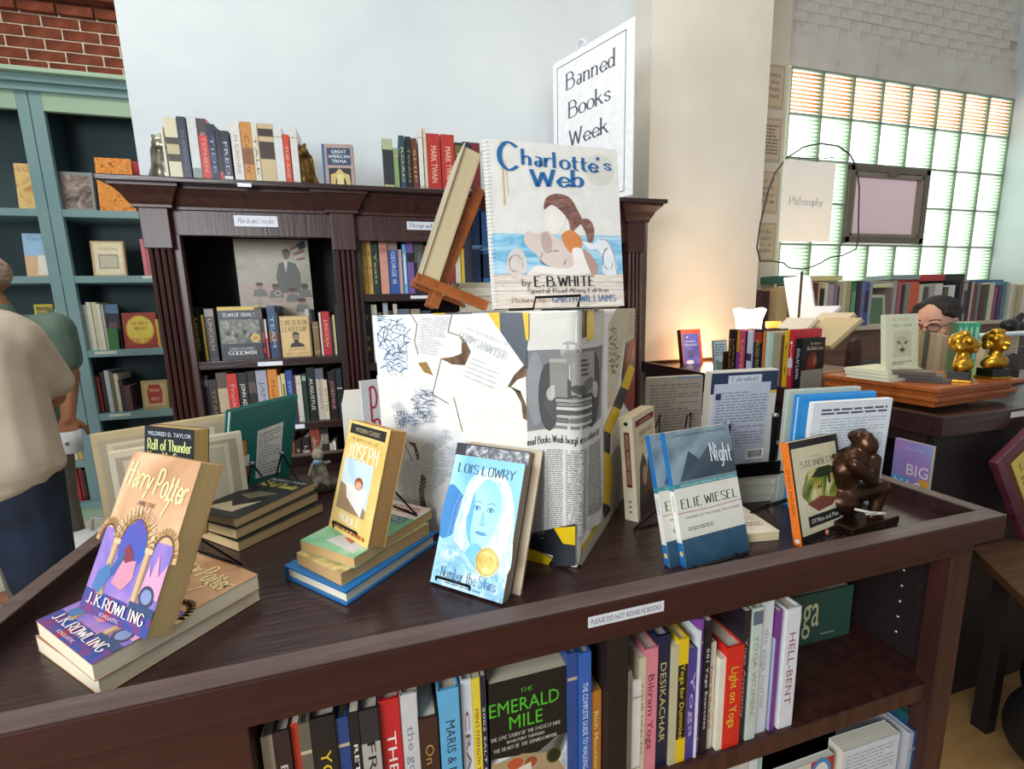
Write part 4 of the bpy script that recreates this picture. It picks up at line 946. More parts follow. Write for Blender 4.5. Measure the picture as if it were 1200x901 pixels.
# leaning blue portrait book and the dark one behind
def fr(f):
    f.rect(0, 0, 1, 1, art('lowry_bg', ['3fa4dc', '8fd0ee', 'd8f0f8'], 5))
    f.spoly([(0, .35), (.24, .42), (.3, .62), (.2, .7), (0, .74)], art('deep_blue', ['1f6fb8', '2f8fd0'], 8))
    f.spoly([(.2, .36), (.22, .6), (.28, .8), (.42, .9), (.62, .92), (.82, .84), (.95, .66), (1, .44), (1, .2), (.66, .14), (.36, .18)], art('pale_hair', ['8fd0ee', 'c8eaf8', 'f4fafc'], 30, 2, .35, (4, 1, 1)))
    f.spoly([(.34, .5), (.34, .66), (.4, .78), (.54, .84), (.7, .8), (.78, .66), (.76, .5), (.68, .37), (.56, .31), (.44, .35), (.37, .42)], art('face_blue', ['6cc0e8', '9ad6f2', 'c4e8f6'], 4))
    f.spoly([(.34, .5), (.34, .66), (.38, .74), (.42, .62), (.42, .44), (.46, .34), (.4, .38)], art('face_shade', ['4aa8dc', '6cc0e8'], 6)); f.spoly([(.46, .34), (.62, .33), (.68, .18), (.38, .18)], art('neck', ['4fb0e0', '7cc8ea'], 6))
    f.spoly([(.3, .74), (.36, .82), (.5, .86), (.46, .8), (.38, .72), (.35, .56), (.3, .52)], 'eaf6fb'); f.spoly([(.6, .88), (.78, .8), (.84, .6), (.8, .36), (.88, .3), (.96, .5), (.92, .72), (.78, .86)], 'eef8fc')
    for k in range(16): x = .24+.045*k; f.line([(x+.04, .88-.006*abs(k-8)), (x-.02+.01*(k-8), .6), (x-.03+.012*(k-8), .3)], .0005, 'a4d8f0') if k < 3 or k > 11 else None
    for x in (.46, .65): f.ell(x, .612, .048, .017, '3f96cc'); f.ell(x, .61, .036, .010, 'bfe2f2'); f.ell(x, .611, .017, .012, '17406c'); f.line([(x-.06, .652), (x, .668), (x+.055, .656)], .0016, '6ab4dc'); f.line([(x-.045, .622), (x, .632), (x+.045, .62)], .0008, '2a6ca4')
    f.spoly([(.56, .6), (.53, .51), (.545, .495), (.6, .498), (.605, .515), (.58, .52)], '7ec8ea'); f.line([(.535, .505), (.56, .492), (.6, .502)], .0008, '3f96cc')
    f.spoly([(.49, .435), (.54, .448), (.57, .442), (.6, .447), (.65, .43), (.57, .418)], '4f9ccc'); f.line([(.49, .435), (.57, .432), (.65, .43)], .0007, '1f5c90'); f.ell(.57, .375, .06, .014, 'a8dcf2')
    f.poly([(0, .0), (1, 0), (1, .14), (.8, .22), (.6, .17), (.42, .26), (.2, .34), (.04, .28)], art('knit', ['4fa4d4', '9ccce6', 'e0f0f6'], 60, 1, .4))
    f.ell(.72, .245, .16, .105, art('medal', ['b98f2a', 'e8c85a', 'f8eeb0'], 40)); f.line([(.72+.14*math.cos(i*.3), .245+.092*math.sin(i*.3)) for i in range(22)], .001, 'a07a20')
    f.T('LOIS LOWRY', .08, .865, .9, .935, '22445f', True, 1.1); f.T('Number the Stars', .12, .06, .9, .14, '1c3c5c', True, 1.1); f.lines(.2, .02, .7, .035, 1, '3a5a78')
LM = pose(.041, .644, S0+.003, -.751, .437)
def fr2(f):
    f.rect(0, 0, 1, 1, '20222a'); f.rect(.14, .84, .99, .99, art('film', ['2a2c34', '6a6c74', 'd0d0d4'], 60)); f.T('The New York Times Bestseller', .3, .89, .95, .925, 'e8e8ec')
book(LM @ Matrix.Translation((-.012, .0172, .003)), .136, .214, .012, cover='20222a', page='c0a078', front=fr2, name='paperback_book', label='dark paperback mostly hidden behind the blue portrait paperback in front of the box')
book(LM @ Matrix.Translation((.004, .0298, .004)), .134, .218, .005, cover='b9a58a', page='c0a078', name='paperback_book', label='thin tan-edged paperback hindmost of the three leaning in front of the box')
book(LM, .126, .196, .0165, cover='3fa4dc', spine='e8f4fa', page='b99468', front=fr, name='paperback_book', label='blue paperback with a large pale portrait and gold medal leaning before the box')
easel(.07, .66, S0, -.751, .06, .06, .09, 'black wire easel supporting the blue portrait paperback', .5, .03)
# books left of the box
book(pose(-.105, 1.06, S0, .05, 0), .045, .212, .19, cover='e6e2d8', page='dcd6ca', side='r', name='thick_book', label='thick white book standing page edges out, left of the papered box')
def fr(f): f.T('P', .12, .6, .55, .9, 'a02c48', False, 1.4) if 0 else None; f.text('P', (.3, .55), (.7, .55), (.3, .92), 'a62c48', False, True, 1.5); f.text('R', (.38, .25), (.8, .25), (.38, .56), 'a62c48', False, True, 1.5); f.rect(.25, 0, .9, .2, 'a62c48')
w_ = .05
book(pose(-.058, 1.02, S0+.06, .35, 0), .052, .205, .012, cover='c9cacb', spine='dfe6ee', page='eeeeea', hard=True, front=fr, name='upright_book', label='pale book with crimson letters standing beside the left edge of the papered box')
boxo('stacked_blank_book', (-.07, .99, S0), (.0, 1.2, S0+.058), flat('d8d2c4', .6)); tag(bpy.data.objects['stacked_blank_book'], 'cream wrapped book lying under the pale crimson-lettered book behind the yellow paperback', 'book')
# paperback leaning on the box's right side
def sp(g):
    g.rect(.14, .32, .86, .9, 'e9dcc0'); g.rect(.3, .33, .72, .86, '6a1f22'); g.TV("AMONG WOMEN'S VOICES", .38, .36, .64, .84, 'e0c8a0'); g.ell(.5, .94, .16, .018, '2a201c'); g.TV('lll', .35, .08, .6, .2, '8a7a60')
def fr(f):
    f.rect(.12, .89, .95, .95, '7a2430'); f.T('A NOVEL', .3, .905, .8, .93, 'e8c8a0'); f.T('KINDRED VOICES', .25, .78, .9, .83, '8a7a5c', True); f.T('OF THE PAST', .3, .7, .85, .75, '8a7a5c', True)
    f.poly([(.1, .1), (.2, .5), (.35, .62), (.5, .5), (.55, .2), (.95, .1), (.95, 0), (.1, 0)], '3c2c26'); f.poly([(.5, .2), (.55, .5), (.7, .62), (.88, .5), (.95, .1)], '4a342c'); f.ell(.4, .38, .1, .1, 'b48a6c'); f.ell(.74, .42, .1, .1, 'd0a482'); f.T('READER', .4, .2, .8, .25, 'b83a2c')
book(pose(.445, .718, S0, .69, .08), .13, .205, .026, cover='e2d2b0', spine='e6dcc2', page='cdbb98', front=fr, spinep=sp, name='paperback_book', label='cream paperback with a red spine label leaning at the right side of the papered box')
# the pair of identical blue and white paperbacks
def fr(f):
    f.rect(0, 0, 1, 1, 'dcd8ca'); f.rect(.0, .6, 1, 1, art('stormy', ['5a6a74', '8295a0', 'a4b2ba'], 8)); f.poly([(.15, .66), (.3, .84), (.45, .76), (.62, .86), (.8, .72), (1, .8), (1, .62), (.1, .62)], art('ridge', ['2f3e48', '4a5c66'], 10)); f.rect(0, .575, 1, .605, '3c8a8c'); f.T('WITH A NEW PREFACE BY THE AUTHOR', .1, .582, .97, .597, 'd0e4e4')
    f.rect(0, 0, 1, .205, art('dark_water', ['28465a', '3a5f78'], 10)); f.text('Night', (.62, .735), (.96, .71), (.62, .875), 'f4f4f0', False, True, 1.0); f.T('A NEW TRANSLATION BY MARION WIESEL', .1, .955, .95, .97, '2f3c44')
    f.T('ELIE WIESEL', .06, .425, .96, .49, '2a2620', True, 1.2); f.line([(0, .395), (.5, .39), (1, .4)], .001, 'a8502c'); f.T('WINNER OF THE NOBEL PEACE PRIZE', .1, .345, .95, .362, '6a6458'); f.lines(.12, .255, .5, .285, 2, '7a7468')
def sp(g): g.rect(0, .56, 1, 1, '1f6fb0'); g.rect(0, 0, 1, .18, '1f6fb0'); g.TV('NIGHT', .3, .4, .7, .52, '4a6a80'); g.rect(0, .57, 1, .6, '3c8a8c'); g.ell(.5, .1, .3, .02, 'e8c860')
NM = pose(.432, .556, S0+.0, .105, .276)
book(NM, .136, .215, .0115, cover='dcd8ca', spine='ebe8de', page='d9cdb0', front=fr, spinep=sp, name='paperback_book', label='front copy of two alike blue and cream paperbacks leaning at the right of the table')
book(NM @ Matrix.Translation((-.021, .0125, -.001)), .136, .215, .0115, cover='dcd8ca', spine='ebe8de', page='d9cdb0', front=fr, spinep=sp, name='paperback_book', label='rear copy of two alike blue and cream paperbacks, its blue-topped spine showing at the left')
easel(.445, .565, S0, .105, .09, .10, .13, 'black wire easel behind the two blue and cream paperbacks', .36, .03)
# orange-lettered paperback lying
def fr(f): f.rect(0, 0, 1, 1, 'e8ddc6'); f.ell(.3, .6, .18, .1, 'c8502c'); f.ell(.3, .6, .1, .05, 'e8ddc6'); f.T('FAREWELL', .4, .3, .9, .38, '8a5a3a', True); f.lines(.35, .15, .9, .25, 2, '9a8a70')
lying(.528, .600, S0, -.15, w=.115, h=.16, t=.016, cover='e8ddc6', page='e6d2a8', front=fr, label='cream paperback lying flat behind the two blue and cream paperbacks')
# classic paperback with an orange spine
def fr(f):
    f.rect(0, 0, 1, 1, '1f1a18'); f.rect(.03, .09, .94, .93, 'd9cfae'); f.T('JOHN', .36, .815, .6, .835, 'b87a5a', True); f.T('STEINBECK', .16, .73, .86, .79, '4a4436', True, 1.1)
    P_ = art('pastoral', ['2f4420', '6a8432', 'b9a23c', 'e0dcb0', '4a6a4a'], 16, 2, .4); f.poly([(.5+.36*math.cos(2*math.pi*i/26)*(1+.07*math.sin(i*5)), .5+.2*math.sin(2*math.pi*i/26)*(1+.09*math.cos(i*7))) for i in range(26)], P_)
    f.poly([(.35, .62), (.5, .7), (.75, .7), (.88, .64), (.74, .61), (.72, .52), (.68, .52), (.68, .6), (.5, .6)], '26341c'); f.poly([(.2, .38), (.5, .42), (.8, .36), (.7, .3), (.4, .28)], '7a3f2c'); f.poly([(.45, .5), (.47, .55), (.49, .5)], '1c2018'); f.poly([(.5, .5), (.52, .54), (.54, .5)], '1c2018')
    f.rect(.18, .15, .83, .255, '1d1b1a'); f.T('Of Mice and Men', .23, .18, .79, .225, 'e8e4d8', False); f.ell(.5, .055, .045, .028, 'd8652a'); f.ell(.5, .055, .018, .02, 'f2ece0')
def sp(g): g.rect(0, 0, 1, 1, 'e8761e'); g.TV('OF MICE AND MEN', .3, .3, .7, .75, '5a2c10'); g.ell(.5, .05, .3, .02, 'f2e8d8')
book(pose(.656, .549, S0, .26, .24, -.06), .163, .177, .014, cover='1f1a18', spine='e8761e', page='d9cdb0', front=fr, spinep=sp, name='paperback_book', label='paperback with an orange spine and a green landscape vignette beside the bronze figure')
easel(.68, .56, S0, .26, .07, .07, .12, 'black wire easel behind the orange-spined paperback', .3, .02)
# bronze crouching figure
sp0 = atz(1003, 606, S0); st = empty('bronze_figurine', pose(.82, .597, S0, .1), label='dark bronze seated thinker figurine on a slab, in front of the white back-turned book', cat='figurine')
BZ = [V(p) for p in ((0, 0, 0),)]
boxo('slab', (-.06, -.045, 0), (.07, .055, .016), BRZ, st, .003)
blob('figure', [('c', (-.005, .012, .06), .026, (-.016, .01, .098), .023), ('c', (-.016, .01, .1), .024, (.0, .004, .12), .026), ('e', (.014, -.006, .15), (.019, .021, .021)), ('c', (.004, .0, .125), .012, (.012, -.004, .14), .012),
     ('c', (-.01, -.004, .055), .018, (.03, -.03, .075), .015), ('c', (.03, -.03, .075), .013, (.018, -.03, .025), .010), ('c', (-.012, .03, .055), .018, (.03, .02, .072), .015), ('c', (.03, .02, .072), .013, (.016, .02, .025), .010),
     ('c', (-.024, -.014, .12), .012, (-.004, -.034, .09), .010), ('c', (-.004, -.034, .09), .0095, (.02, -.024, .128), .008), ('c', (-.026, .03, .12), .012, (.0, .03, .09), .010), ('c', (0, .03, .09), .009, (.028, .0, .084), .008),
     ('e', (.025, -.03, .02), (.022, .010, .008)), ('e', (.024, .02, .02), (.022, .010, .008)), ('e', (-.012, .012, .04), (.036, .035, .03)), ('e', (.03, -.012, .145), (.006, .006, .007)), ('e', (.012, .002, .162), (.019, .02, .014)), ('e', (.0, -.002, .168), (.008, .008, .008)), ('e', (.02, .004, .17), (.008, .008, .008)), ('e', (.01, -.012, .168), (.008, .008, .008))], BRZ, .0032, 1, st)
mb = MB(); mb.tube([(-.01, -.032, .03), (.005, -.046, .034), (.02, -.046, .031), (.034, -.038, .02), (.04, -.035, .012)], .0028, flat('c9c4b8', .4)); mb.tube([(-.03, -.025, .04), (-.01, -.04, .036), (.006, -.044, .034)], .0024, flat('c9c4b8', .4)); mb.build('cord', st)
# back-turned books behind the figure
def fr(f):
    f.rect(0, 0, 1, 1, 'd6dde4'); f.rect(.02, .0, .98, .99, 'dde2e6'); f.lines(.1, .88, .94, .945, 2, '4a5260', wpl=8, fill=.55); f.lines(.1, .5, .94, .86, 14, '9aa6b4', wpl=10, fill=.3); f.lines(.5, .3, .9, .46, 3, 'b89a90', wpl=6, fill=.2); f.barcode(.6, .05, .86, .17)
book(pose(.772, .655, S0, -.13, -.04), .170, .222, .012, cover='dde2e6', page='f0efe8', side='r', front=fr, name='hardcover_book', label='white book turned back cover out behind the bronze figurine')
book(pose(.762, .678, S0, -.13, -.04), .168, .232, .014, cover='2a8fd4', page='dce8ee', hard=True, side='r', front=lambda f: (f.rect(.05, 0, .94, .94, '3a9fe0'), f.rect(.12, 0, .98, .9, 'd4dde0')), name='hardcover_book', label='bright blue bordered hardcover standing behind the white back-turned book')
book(pose(.755, .697, S0, -.13, -.04), .16, .24, .012, cover='b9c2b4', page='dcdcd0', hard=True, side='r', name='hardcover_book', label='pale grey-green hardcover hindmost behind the bronze figurine')
# navy back-turned book on a pile of white books
for i, (t_, c_) in enumerate(((.016, 'cfccc2'), (.018, 'e0ddd4'), (.02, 'd4d0c4'), (.014, 'e6e4dc'))):
    z_ = S0+sum((.016, .018, .02, .014)[:i]); lying(.60+.004*i, .735, z_, -.12, w=.16, h=.13, t=t_-.0008, cover=c_, page='d6d0c0', hard=i % 2 == 0, side='r', label='%s book in the white pile under the navy back-turned book, %s from the bottom' % (cname(c_), ORD[i]))
def fr(f):
    f.rect(0, 0, 1, 1, 'c9c8c6'); f.rect(0, .78, 1, .99, '24304e'); f.rect(.05, .0, .9, .88, 'b7bbc8'); f.rect(.25, .88, .75, .96, 'c4c8d4'); f.T('Fahrenheit', .3, .9, .7, .945, '3a4258', True); f.lines(.1, .2, .86, .8, 20, '6f778c', wpl=9, fill=.35); f.rect(.08, .72, .16, .78, '24304e'); f.rect(.9, .76, 1, .79, 'c9a83c'); f.barcode(.62, .06, .9, .17)
book(pose(.628, .765, S0+.0695, -.10, -.06), .152, .206, .022, cover='c9c8c6', page='c6c0b0', side='r', front=fr, name='paperback_book', label='grey paperback with a navy band standing in a black holder on a white pile')
mb = MB(); ho = empty('book_holder', pose(.64, .745, S0+.069, -.1), label='black metal book holder clasping the navy-banded paperback', cat='holder')
boxo('holder_base', (.0, -.04, 0), (.145, .012, .004), WIRE, ho); boxo('holder_arm', (.105, -.03, 0), (.113, -.022, .115), WIRE, ho); boxo('holder_arm', (.0, -.03, 0), (.008, -.022, .105), WIRE, ho); boxo('holder_lip', (0, -.044, 0), (.113, -.04, .028), WIRE, ho)
mb = MB(); mb.ico((.109, -.026, .118), (.007, .007, .005), flat('9a9a9a', .3, .8)); mb.ico((.004, -.026, .108), (.007, .007, .005), flat('9a9a9a', .3, .8)); mb.build('arm_tip', ho)
aframe((900, 585), (899, 611), (929, 603), 'bent black wire easel leg between the white pile and the orange-spined paperback', (.66,)) if 0 else None
# grey text-page book
def fr(f): f.rect(0, 0, 1, 1, 'a89c8c'); f.lines(.02, .08, .96, .92, 22, '7a6f64', wpl=8, fill=.4); f.rect(.5, .97, 1, 1, '7f92a0')
book(pose(.675, 1.05, S0, -.10, 0), .158, .22, .022, cover='a89c8c', page='b4a894', side='r', front=fr, name='paperback_book', label='grey-brown book with rows of text, back cover out, behind the cream paperback')
easel(.69, 1.02, S0, -.1, .09, .12, .06, 'black wire easel in front of the grey-brown text-covered book', .0, .02)
book(pose(.862, 1.10, S0, 1.2, 0), .02, .20, .12, cover='dfe4e8', page='e8e4d8', name='upright_book', label='white spine book standing right of the grey-brown text-covered book')
book(pose(.885, 1.11, S0, 1.2, 0), .012, .195, .12, cover='e0a030', page='e8e4d8', name='upright_book', label='orange spine book standing right of the grey-brown text-covered book')
# ================================================================== LOWER CABINET BOOKS
YB = .522
def px2x(x, y, Y): return aty(x, y, Y).x
L1r = [(303, 318, 868, 'b8ac98', None, '', []), (318, 338, 858, '2a1c20', 'Backcountry', 'c8c0b4'), (338, 348, 853, 'b83224'), (348, 362, 850, '5f5a4c'), (362, 392, 842, '16181c', 'YOUR LIFE', 'd9b820'), (392, 407, 845, '23407a'), (407, 419, 837, '17171b', 'RETURN TO', 'e8e6e0'), (420, 443, 831, '2a2a30', 'FRYING', '151515', [(.0, .45, 'e88a24'), (.6, .8, 'a8a49c')]), (443, 468, 824, 'c0262a', 'THE BOY', 'f0e6dc'), (468, 489, 818, 'c8c6c4', 'the good life', '7a8a9a'), (490, 513, 842, '3c2620', 'On the Trail', 'b08848')]
L2r = [(513, 538, 808, '5fa8d0', 'MARIS & MANTLE', '1c2c3c'), (540, 553, 802, 'cfd4dc', 'CRAIG', '8a4a44'), (553, 563, 799, 'e0c83a', "MEN'S STRENGTH TRAINING", '7a2c1c'), (563, 570, 797, '23263a', '2002 SALT LAKE', 'd0d0d8')]
row('in the left bay below the table top', YB, ZS1, L1r, .14, 1, 'books in the left bay of the display table'); row('after the brown book, left table bay', YB, ZS1, L2r, .14, 1, 'books in the left bay of the display table')
def fr(f):
    f.rect(0, 0, 1, 1, '0e1212'); G_ = '4ab82c'; f.T('THE', .38, .89, .56, .92, G_, True); f.T('EMERALD', .0, .76, .88, .86, G_, False); f.T('MILE', .24, .64, .66, .74, G_, False)
    f.T('THE EPIC STORY OF THE FASTEST RIDE', .0, .585, .9, .61, 'e8e6e0', True); f.T('IN HISTORY THROUGH', .2, .545, .68, .565, 'e8e6e0', True); f.T('THE HEART OF THE GRAND CANYON', .03, .5, .84, .525, 'e8e6e0', True)
    f.poly([(.0, 0), (1, 0), (1, .5), (.85, .5), (.6, .42), (0, .46)], art('rapids', ['3a3c34', '8a8c88', 'd8dce0', 'a8acac'], 14)); f.poly([(.0, .42), (.05, .3), (.35, .18), (.8, .16), (.95, .22), (.8, .38), (.4, .44)], 'a8906c'); f.ell(.3, .38, .1, .04, 'b8502c'); f.ell(.5, .36, .08, .04, '9c4a2c'); f.poly([(.34, .34), (.5, .36), (.52, .2), (.3, .22)], 'd9cdb8')
    f.ell(.8, .36, .1, .06, '4a4a20'); f.ell(.8, .36, .08, .048, '1e2014'); f.rect(0, 0, 1, .14, '6a7058'); f.T('KEVIN FEDARKO', .2, .08, .8, .12, '14140e', True, 1.2)
a_ = aty(570, 796, .53); b_ = aty(664, 762, .53)
book(pose(a_.x+.002, .53, ZS1, 0), b_.x-a_.x, .222, .028, cover='0e1212', page='cfc4a8', front=fr, name='paperback_book', label='black paperback with green lettering and a river boat, facing out in the display table shelf')
row('at the right end of the left table bay', YB, ZS1, [(666, 678, 768, '2c4a8a'), (679, 693, 765, '2f5fae', 'THE COMPLETE GUIDE TO WALKING', 'e0e8f4'), (694, 706, 812, 'b8762c', 'Rich Mountain', 'e8d090')], .14, 1, 'books in the left bay of the display table')
R1 = [(734, 743, 790, 'c9bd9c'), (742, 752, 797, 'e4e2da'), (750, 758, 771, 'cfc4a4', 'YOUR HEALTH', '8a8270'), (757, 773, 761, 'd9808c', 'Bikram Yoga', '5a2c3c'), (773, 789, 747, '141c3c', 'DESIKACHAR', 'c8b870'), (789, 797, 758, 'c0ba94'), (797, 809, 750, 'e6c21e', 'Yoga for Dummies', 'e8c81e', [(.2, .8, '17171b')]), (809, 821, 762, '4a3c8a', 'Yoga', 'c8b0e0'), (821, 823, 740, 'd8e0e4'), (822, 830, 729, '8a4aa4'), (829, 836, 728, '151519', '501 Yoga Exercises', 'e0dce4'), (836, 844, 757, 'd8d0bc', 'Yoga at the Wall', 'b8403c'), (845, 852, 772, 'e2dcc8'), (853, 873, 757, 'd6281e', 'Light on Yoga', 'e8c83a'), (874, 881, 716, '241c24', 'Yoga Anatomy', 'b8909c'), (884, 896, 713, 'c4cfc4', 'YOGA WOMEN', '8a9a84', [(.88, .98, '5f6a7c')]), (898, 912, 707, 'd3d6d8', 'the yoga journal', 'a8a8b4'), (914, 919, 717, '7a3a8a'), (911, 917, 750, 'a8b4cc'), (924, 941, 713, 'dfe0e4', 'HELL-BENT', '9a4a6a')]
row('in the right bay below the table top', YB, ZS1, R1, .15, 1, 'yoga books in the right bay of the display table')
def fr(f): f.rect(0, 0, 1, 1, '3a5a4c'); f.rect(0, .72, 1, 1, 'a8a898'); f.T('yoga', -.2, .3, .5, .62, 'e0d8a8', True, 1.4); f.lines(.36, .12, .56, .16, 1, 'a8b4a0')
a_ = aty(930, 692, .82); 
book(pose(.765, .665, ZS1, -.02, .0), .178, .118, .05, cover='3a5a4c', page='c8c0ac', hard=True, front=lambda f: (f.text('yoga', (-.04, .34), (.5, .34), (-.04, .8), 'e0d8a8', False, False), f.lines(.55, .12, .75, .17, 1, 'a8b4a0')), name='display_book', label='dark green wide book with pale lettering standing at the right of the yoga books')
# lowest shelf
def fr(f): f.rect(0, 0, 1, 1, 'd9d2c6'); f.T('60', .05, .3, .62, .95, 'd0622c'); f.rect(.68, 0, 1, 1, 'b02436'); f.ell(.82, .85, .15, .16, '3a8ac0'); f.ell(.82, .85, .11, .12, 'e8e4dc'); f.T('19', .76, .82, .88, .9, 'b02436')
a_ = aty(903, 895, .60); b_ = aty(980, 858, .60)
book(pose(.585, .535, .2555, 0), .175, .235, .012, cover='d9d2c6', page='e0dccc', front=fr, name='paperback_book', label='large book with an orange 60 and a blue round seal on the lowest shelf')
def fr(f): f.rect(0, 0, 1, 1, 'd8dade'); f.lines(.06, .2, .94, .96, 22, '9aa0a8', wpl=9, fill=.3)
book(pose(.775, .53, .2555, -.02), .14, .24, .03, cover='d8dade', page='e6dfca', front=fr, side='r', name='paperback_book', label='book with rows of fine print beside the seal-marked book on the lowest shelf')
row('in the right group on the lowest table shelf', .522, .2555, [(1068, 1073, 860, 'b8bcc0'), (1073, 1078, 857, '2c5a8a'), (1079, 1084, 848, '1f5a58'), (1085, 1096, 846, 'd9d0b8', 'Nutrition', '6a3a1c')], .14, 1, 'books at the right end of the lowest shelf')
row('in the left group on the lowest table shelf', .54, .2555, [(868, 878, 896, 'c8c4b8'), (880, 890, 893, 'd8dad8'), (890, 897, 893, 'a8c0b8')], .14, 1, 'books at the left end of the lowest shelf')
# ================================================================== BOOKCASE ROWS
r1 = [(223, 232, 360, '1d1c1e', 'Lincoln', 'b8b03c'), (234, 237, 369, 'c9a53a'), (237.5, 249, 361.5, '201d22', 'LINCOLN', 'b89a80', [(.85, .98, '8a8680')])]
row('beside the poster, left of the black facing book', BY+.06, SH1, r1, .16, 1, 'books on the poster shelf of the dark bookcase')
row('between the two facing books below the poster', BY+.06, SH1, [(297, 306, 360, '2a1d1e', None, '', [(.3, .5, 'a8452c'), (.1, .2, 'b8452c'), (.8, .95, '5a5048')]), (307, 310.5, 374, 'dcd0b8', None, '', [(0, .5, 'd04a6a')]), (311, 321, 358, '24406a', 'TEAM', '9ac0d8', [(.3, .5, '8a4a40')]), (321.5, 324.5, 367, '18181a')], .16, 1, 'books on the poster shelf of the dark bookcase')
row('beside the tan facing book below the poster', BY+.06, SH1, [(356.5, 361.5, 362, 'b0b4bc'), (365, 372, 377, '8a6a3c'), (372.5, 375, 366, 'e0d4cc'), (375.5, 385, 365, 'c0262c', 'LINCOLN', 'e8c0b0'), (385.5, 388, 371, '1c2030'), (388.5, 391.5, 369, 'd0c08a'), (391.5, 394.5, 357, '1c1c22')], .16, 1, 'books on the poster shelf of the dark bookcase')
def fr(f):
    f.rect(0, 0, 1, 1, '14171c'); f.rect(0, .93, 1, 1, 'd0b04c'); f.rect(.03, .78, .97, .91, '1d2c44'); f.T('TEAM OF RIVALS', .1, .81, .9, .88, 'e8e6dc', True, 1.3); f.rect(.03, .3, .97, .76, art('group_photo', ['1c1c1c', '6a6a60', 'a8a890'], 26, 2)); f.rect(.03, .05, .97, .27, '161f30')
    for x, y in ((.2, .5), (.4, .45), (.6, .52), (.75, .44)): f.ell(x, y, .06, .05, '2a2824')
    f.ell(.84, .4, .11, .08, 'd8b85c'); f.ell(.84, .4, .07, .05, 'b0902c'); f.T('DORIS KEARNS', .2, .18, .8, .23, 'c8c8c0', True); f.T('GOODWIN', .16, .09, .84, .16, 'e8e6dc', True, 1.2)
a_ = aty(251, 361, BY+.05); b_ = aty(298, 361, BY+.05)
book(pose(a_.x+.006, BY+.05, SH1, 0, .05), .165, .232, .03, cover='14171c', front=fr, name='paperback_book', label='black paperback with a gold seal facing out on the poster shelf')
def fr(f):
    f.rect(0, 0, 1, 1, 'd8b87c'); f.border(.02, .015, .98, .985, .002, '8a6a3c'); f.T('LINCOLN ON', .07, .78, .93, .9, '5a3a24', True, 1.3); f.T('LEADERSHIP', .07, .62, .93, .74, '5a3a24', True, 1.3)
    f.poly([(.28, .24), (.34, .33), (.45, .36), (.6, .36), (.74, .31), (.8, .24)], '241f1c'); f.poly([(.42, .38), (.4, .5), (.46, .58), (.58, .58), (.62, .5), (.6, .38), (.52, .33)], '8a7458'); f.poly([(.39, .46), (.4, .58), (.5, .62), (.62, .58), (.64, .48), (.6, .54), (.44, .55)], '1f1a18'); f.poly([(.43, .38), (.51, .32), (.6, .38), (.55, .42), (.47, .42)], '1f1a18'); f.T('EXECUTIVE STRATEGIES', .2, .17, .84, .2, '5a3a24'); f.T('DONALD T. PHILLIPS', .12, .06, .9, .11, '8a5a34', True)
a_ = aty(325, 369, BY+.05); b_ = aty(357, 367, BY+.05)
book(pose(a_.x+.005, BY+.045, SH1, 0, .05), .122, .185, .014, cover='d8b87c', front=fr, name='paperback_book', label='tan book with a bearded man silhouette facing out on the poster shelf')
# poster
pA = aty(275, 281, 2.45); pB = aty(361, 280, 2.45); pw_ = pB.x-pA.x; phh = pA.z-SH1-.003
po = empty('framed_poster', V((pA.x, 2.42, SH1+.003)), label='large faded poster of a man in a grey suit under a striped flag', cat='poster')
boxo('backing_board', (0, 0, 0), (pw_, .006, phh), flat('b8b8a8', .5), po)
f = Face((0, 0, phh*.36), (1, 0, 0), (0, 0, 1), pw_, phh*.64, Matrix.Translation(po.location)); f.rect(.01, -.54, .99, .99, art('faded_sky', ['8f8878', 'b0a894', 'bdb8a8'], 6, 1)); f.rect(.01, .01, .99, .42, art('faded_crowd', ['8c7a6c', 'b09c8a', 'a8a89c'], 14, 2)); f.rect(.01, .3, .5, .42, 'b8a494')
f.poly([(.55, .28), (.52, .5), (.57, .68), (.68, .72), (.8, .68), (.86, .55), (.84, .28)], '5c6058'); f.poly([(.64, .72), (.66, .55), (.7, .72)], 'd0ccc0'); f.ell(.685, .79, .045, .055, '7a5442'); f.poly([(.63, .8), (.64, .86), (.7, .88), (.74, .85), (.735, .78), (.72, .83), (.66, .84)], '241c1a')
for i in range(5): f.poly([(.74+.02*i, .88-.035*i), (.94, .97-.05*i), (.95, .945-.05*i), (.75+.02*i, .86-.035*i)], ['8a4a44', 'c8bcb0'][i % 2])
f.poly([(.84, .94), (.95, .99), (.97, .9), (.88, .86)], '2c3450')
for x, y, r_, c__ in ((.28, .38, .05, 'a8806c'), (.5, .36, .05, '6a5a50'), (.72, .3, .055, '9a7464'), (.9, .36, .05, '5a4a40'), (.84, .16, .06, 'a87c64')): f.ell(x, y, r_, r_*.8, c__); f.poly([(x-.1, y-.14), (x-.07, y-.04), (x+.07, y-.04), (x+.1, y-.14)], '6c7068'); f.ell(x, y+.025, r_*1.05, r_*.5, '3a302a')
f.ell(.52, .28, .045, .035, 'c0b49c'); f.ell(.52, .28, .03, .022, '7a5a44'); f.build('poster_print', po)
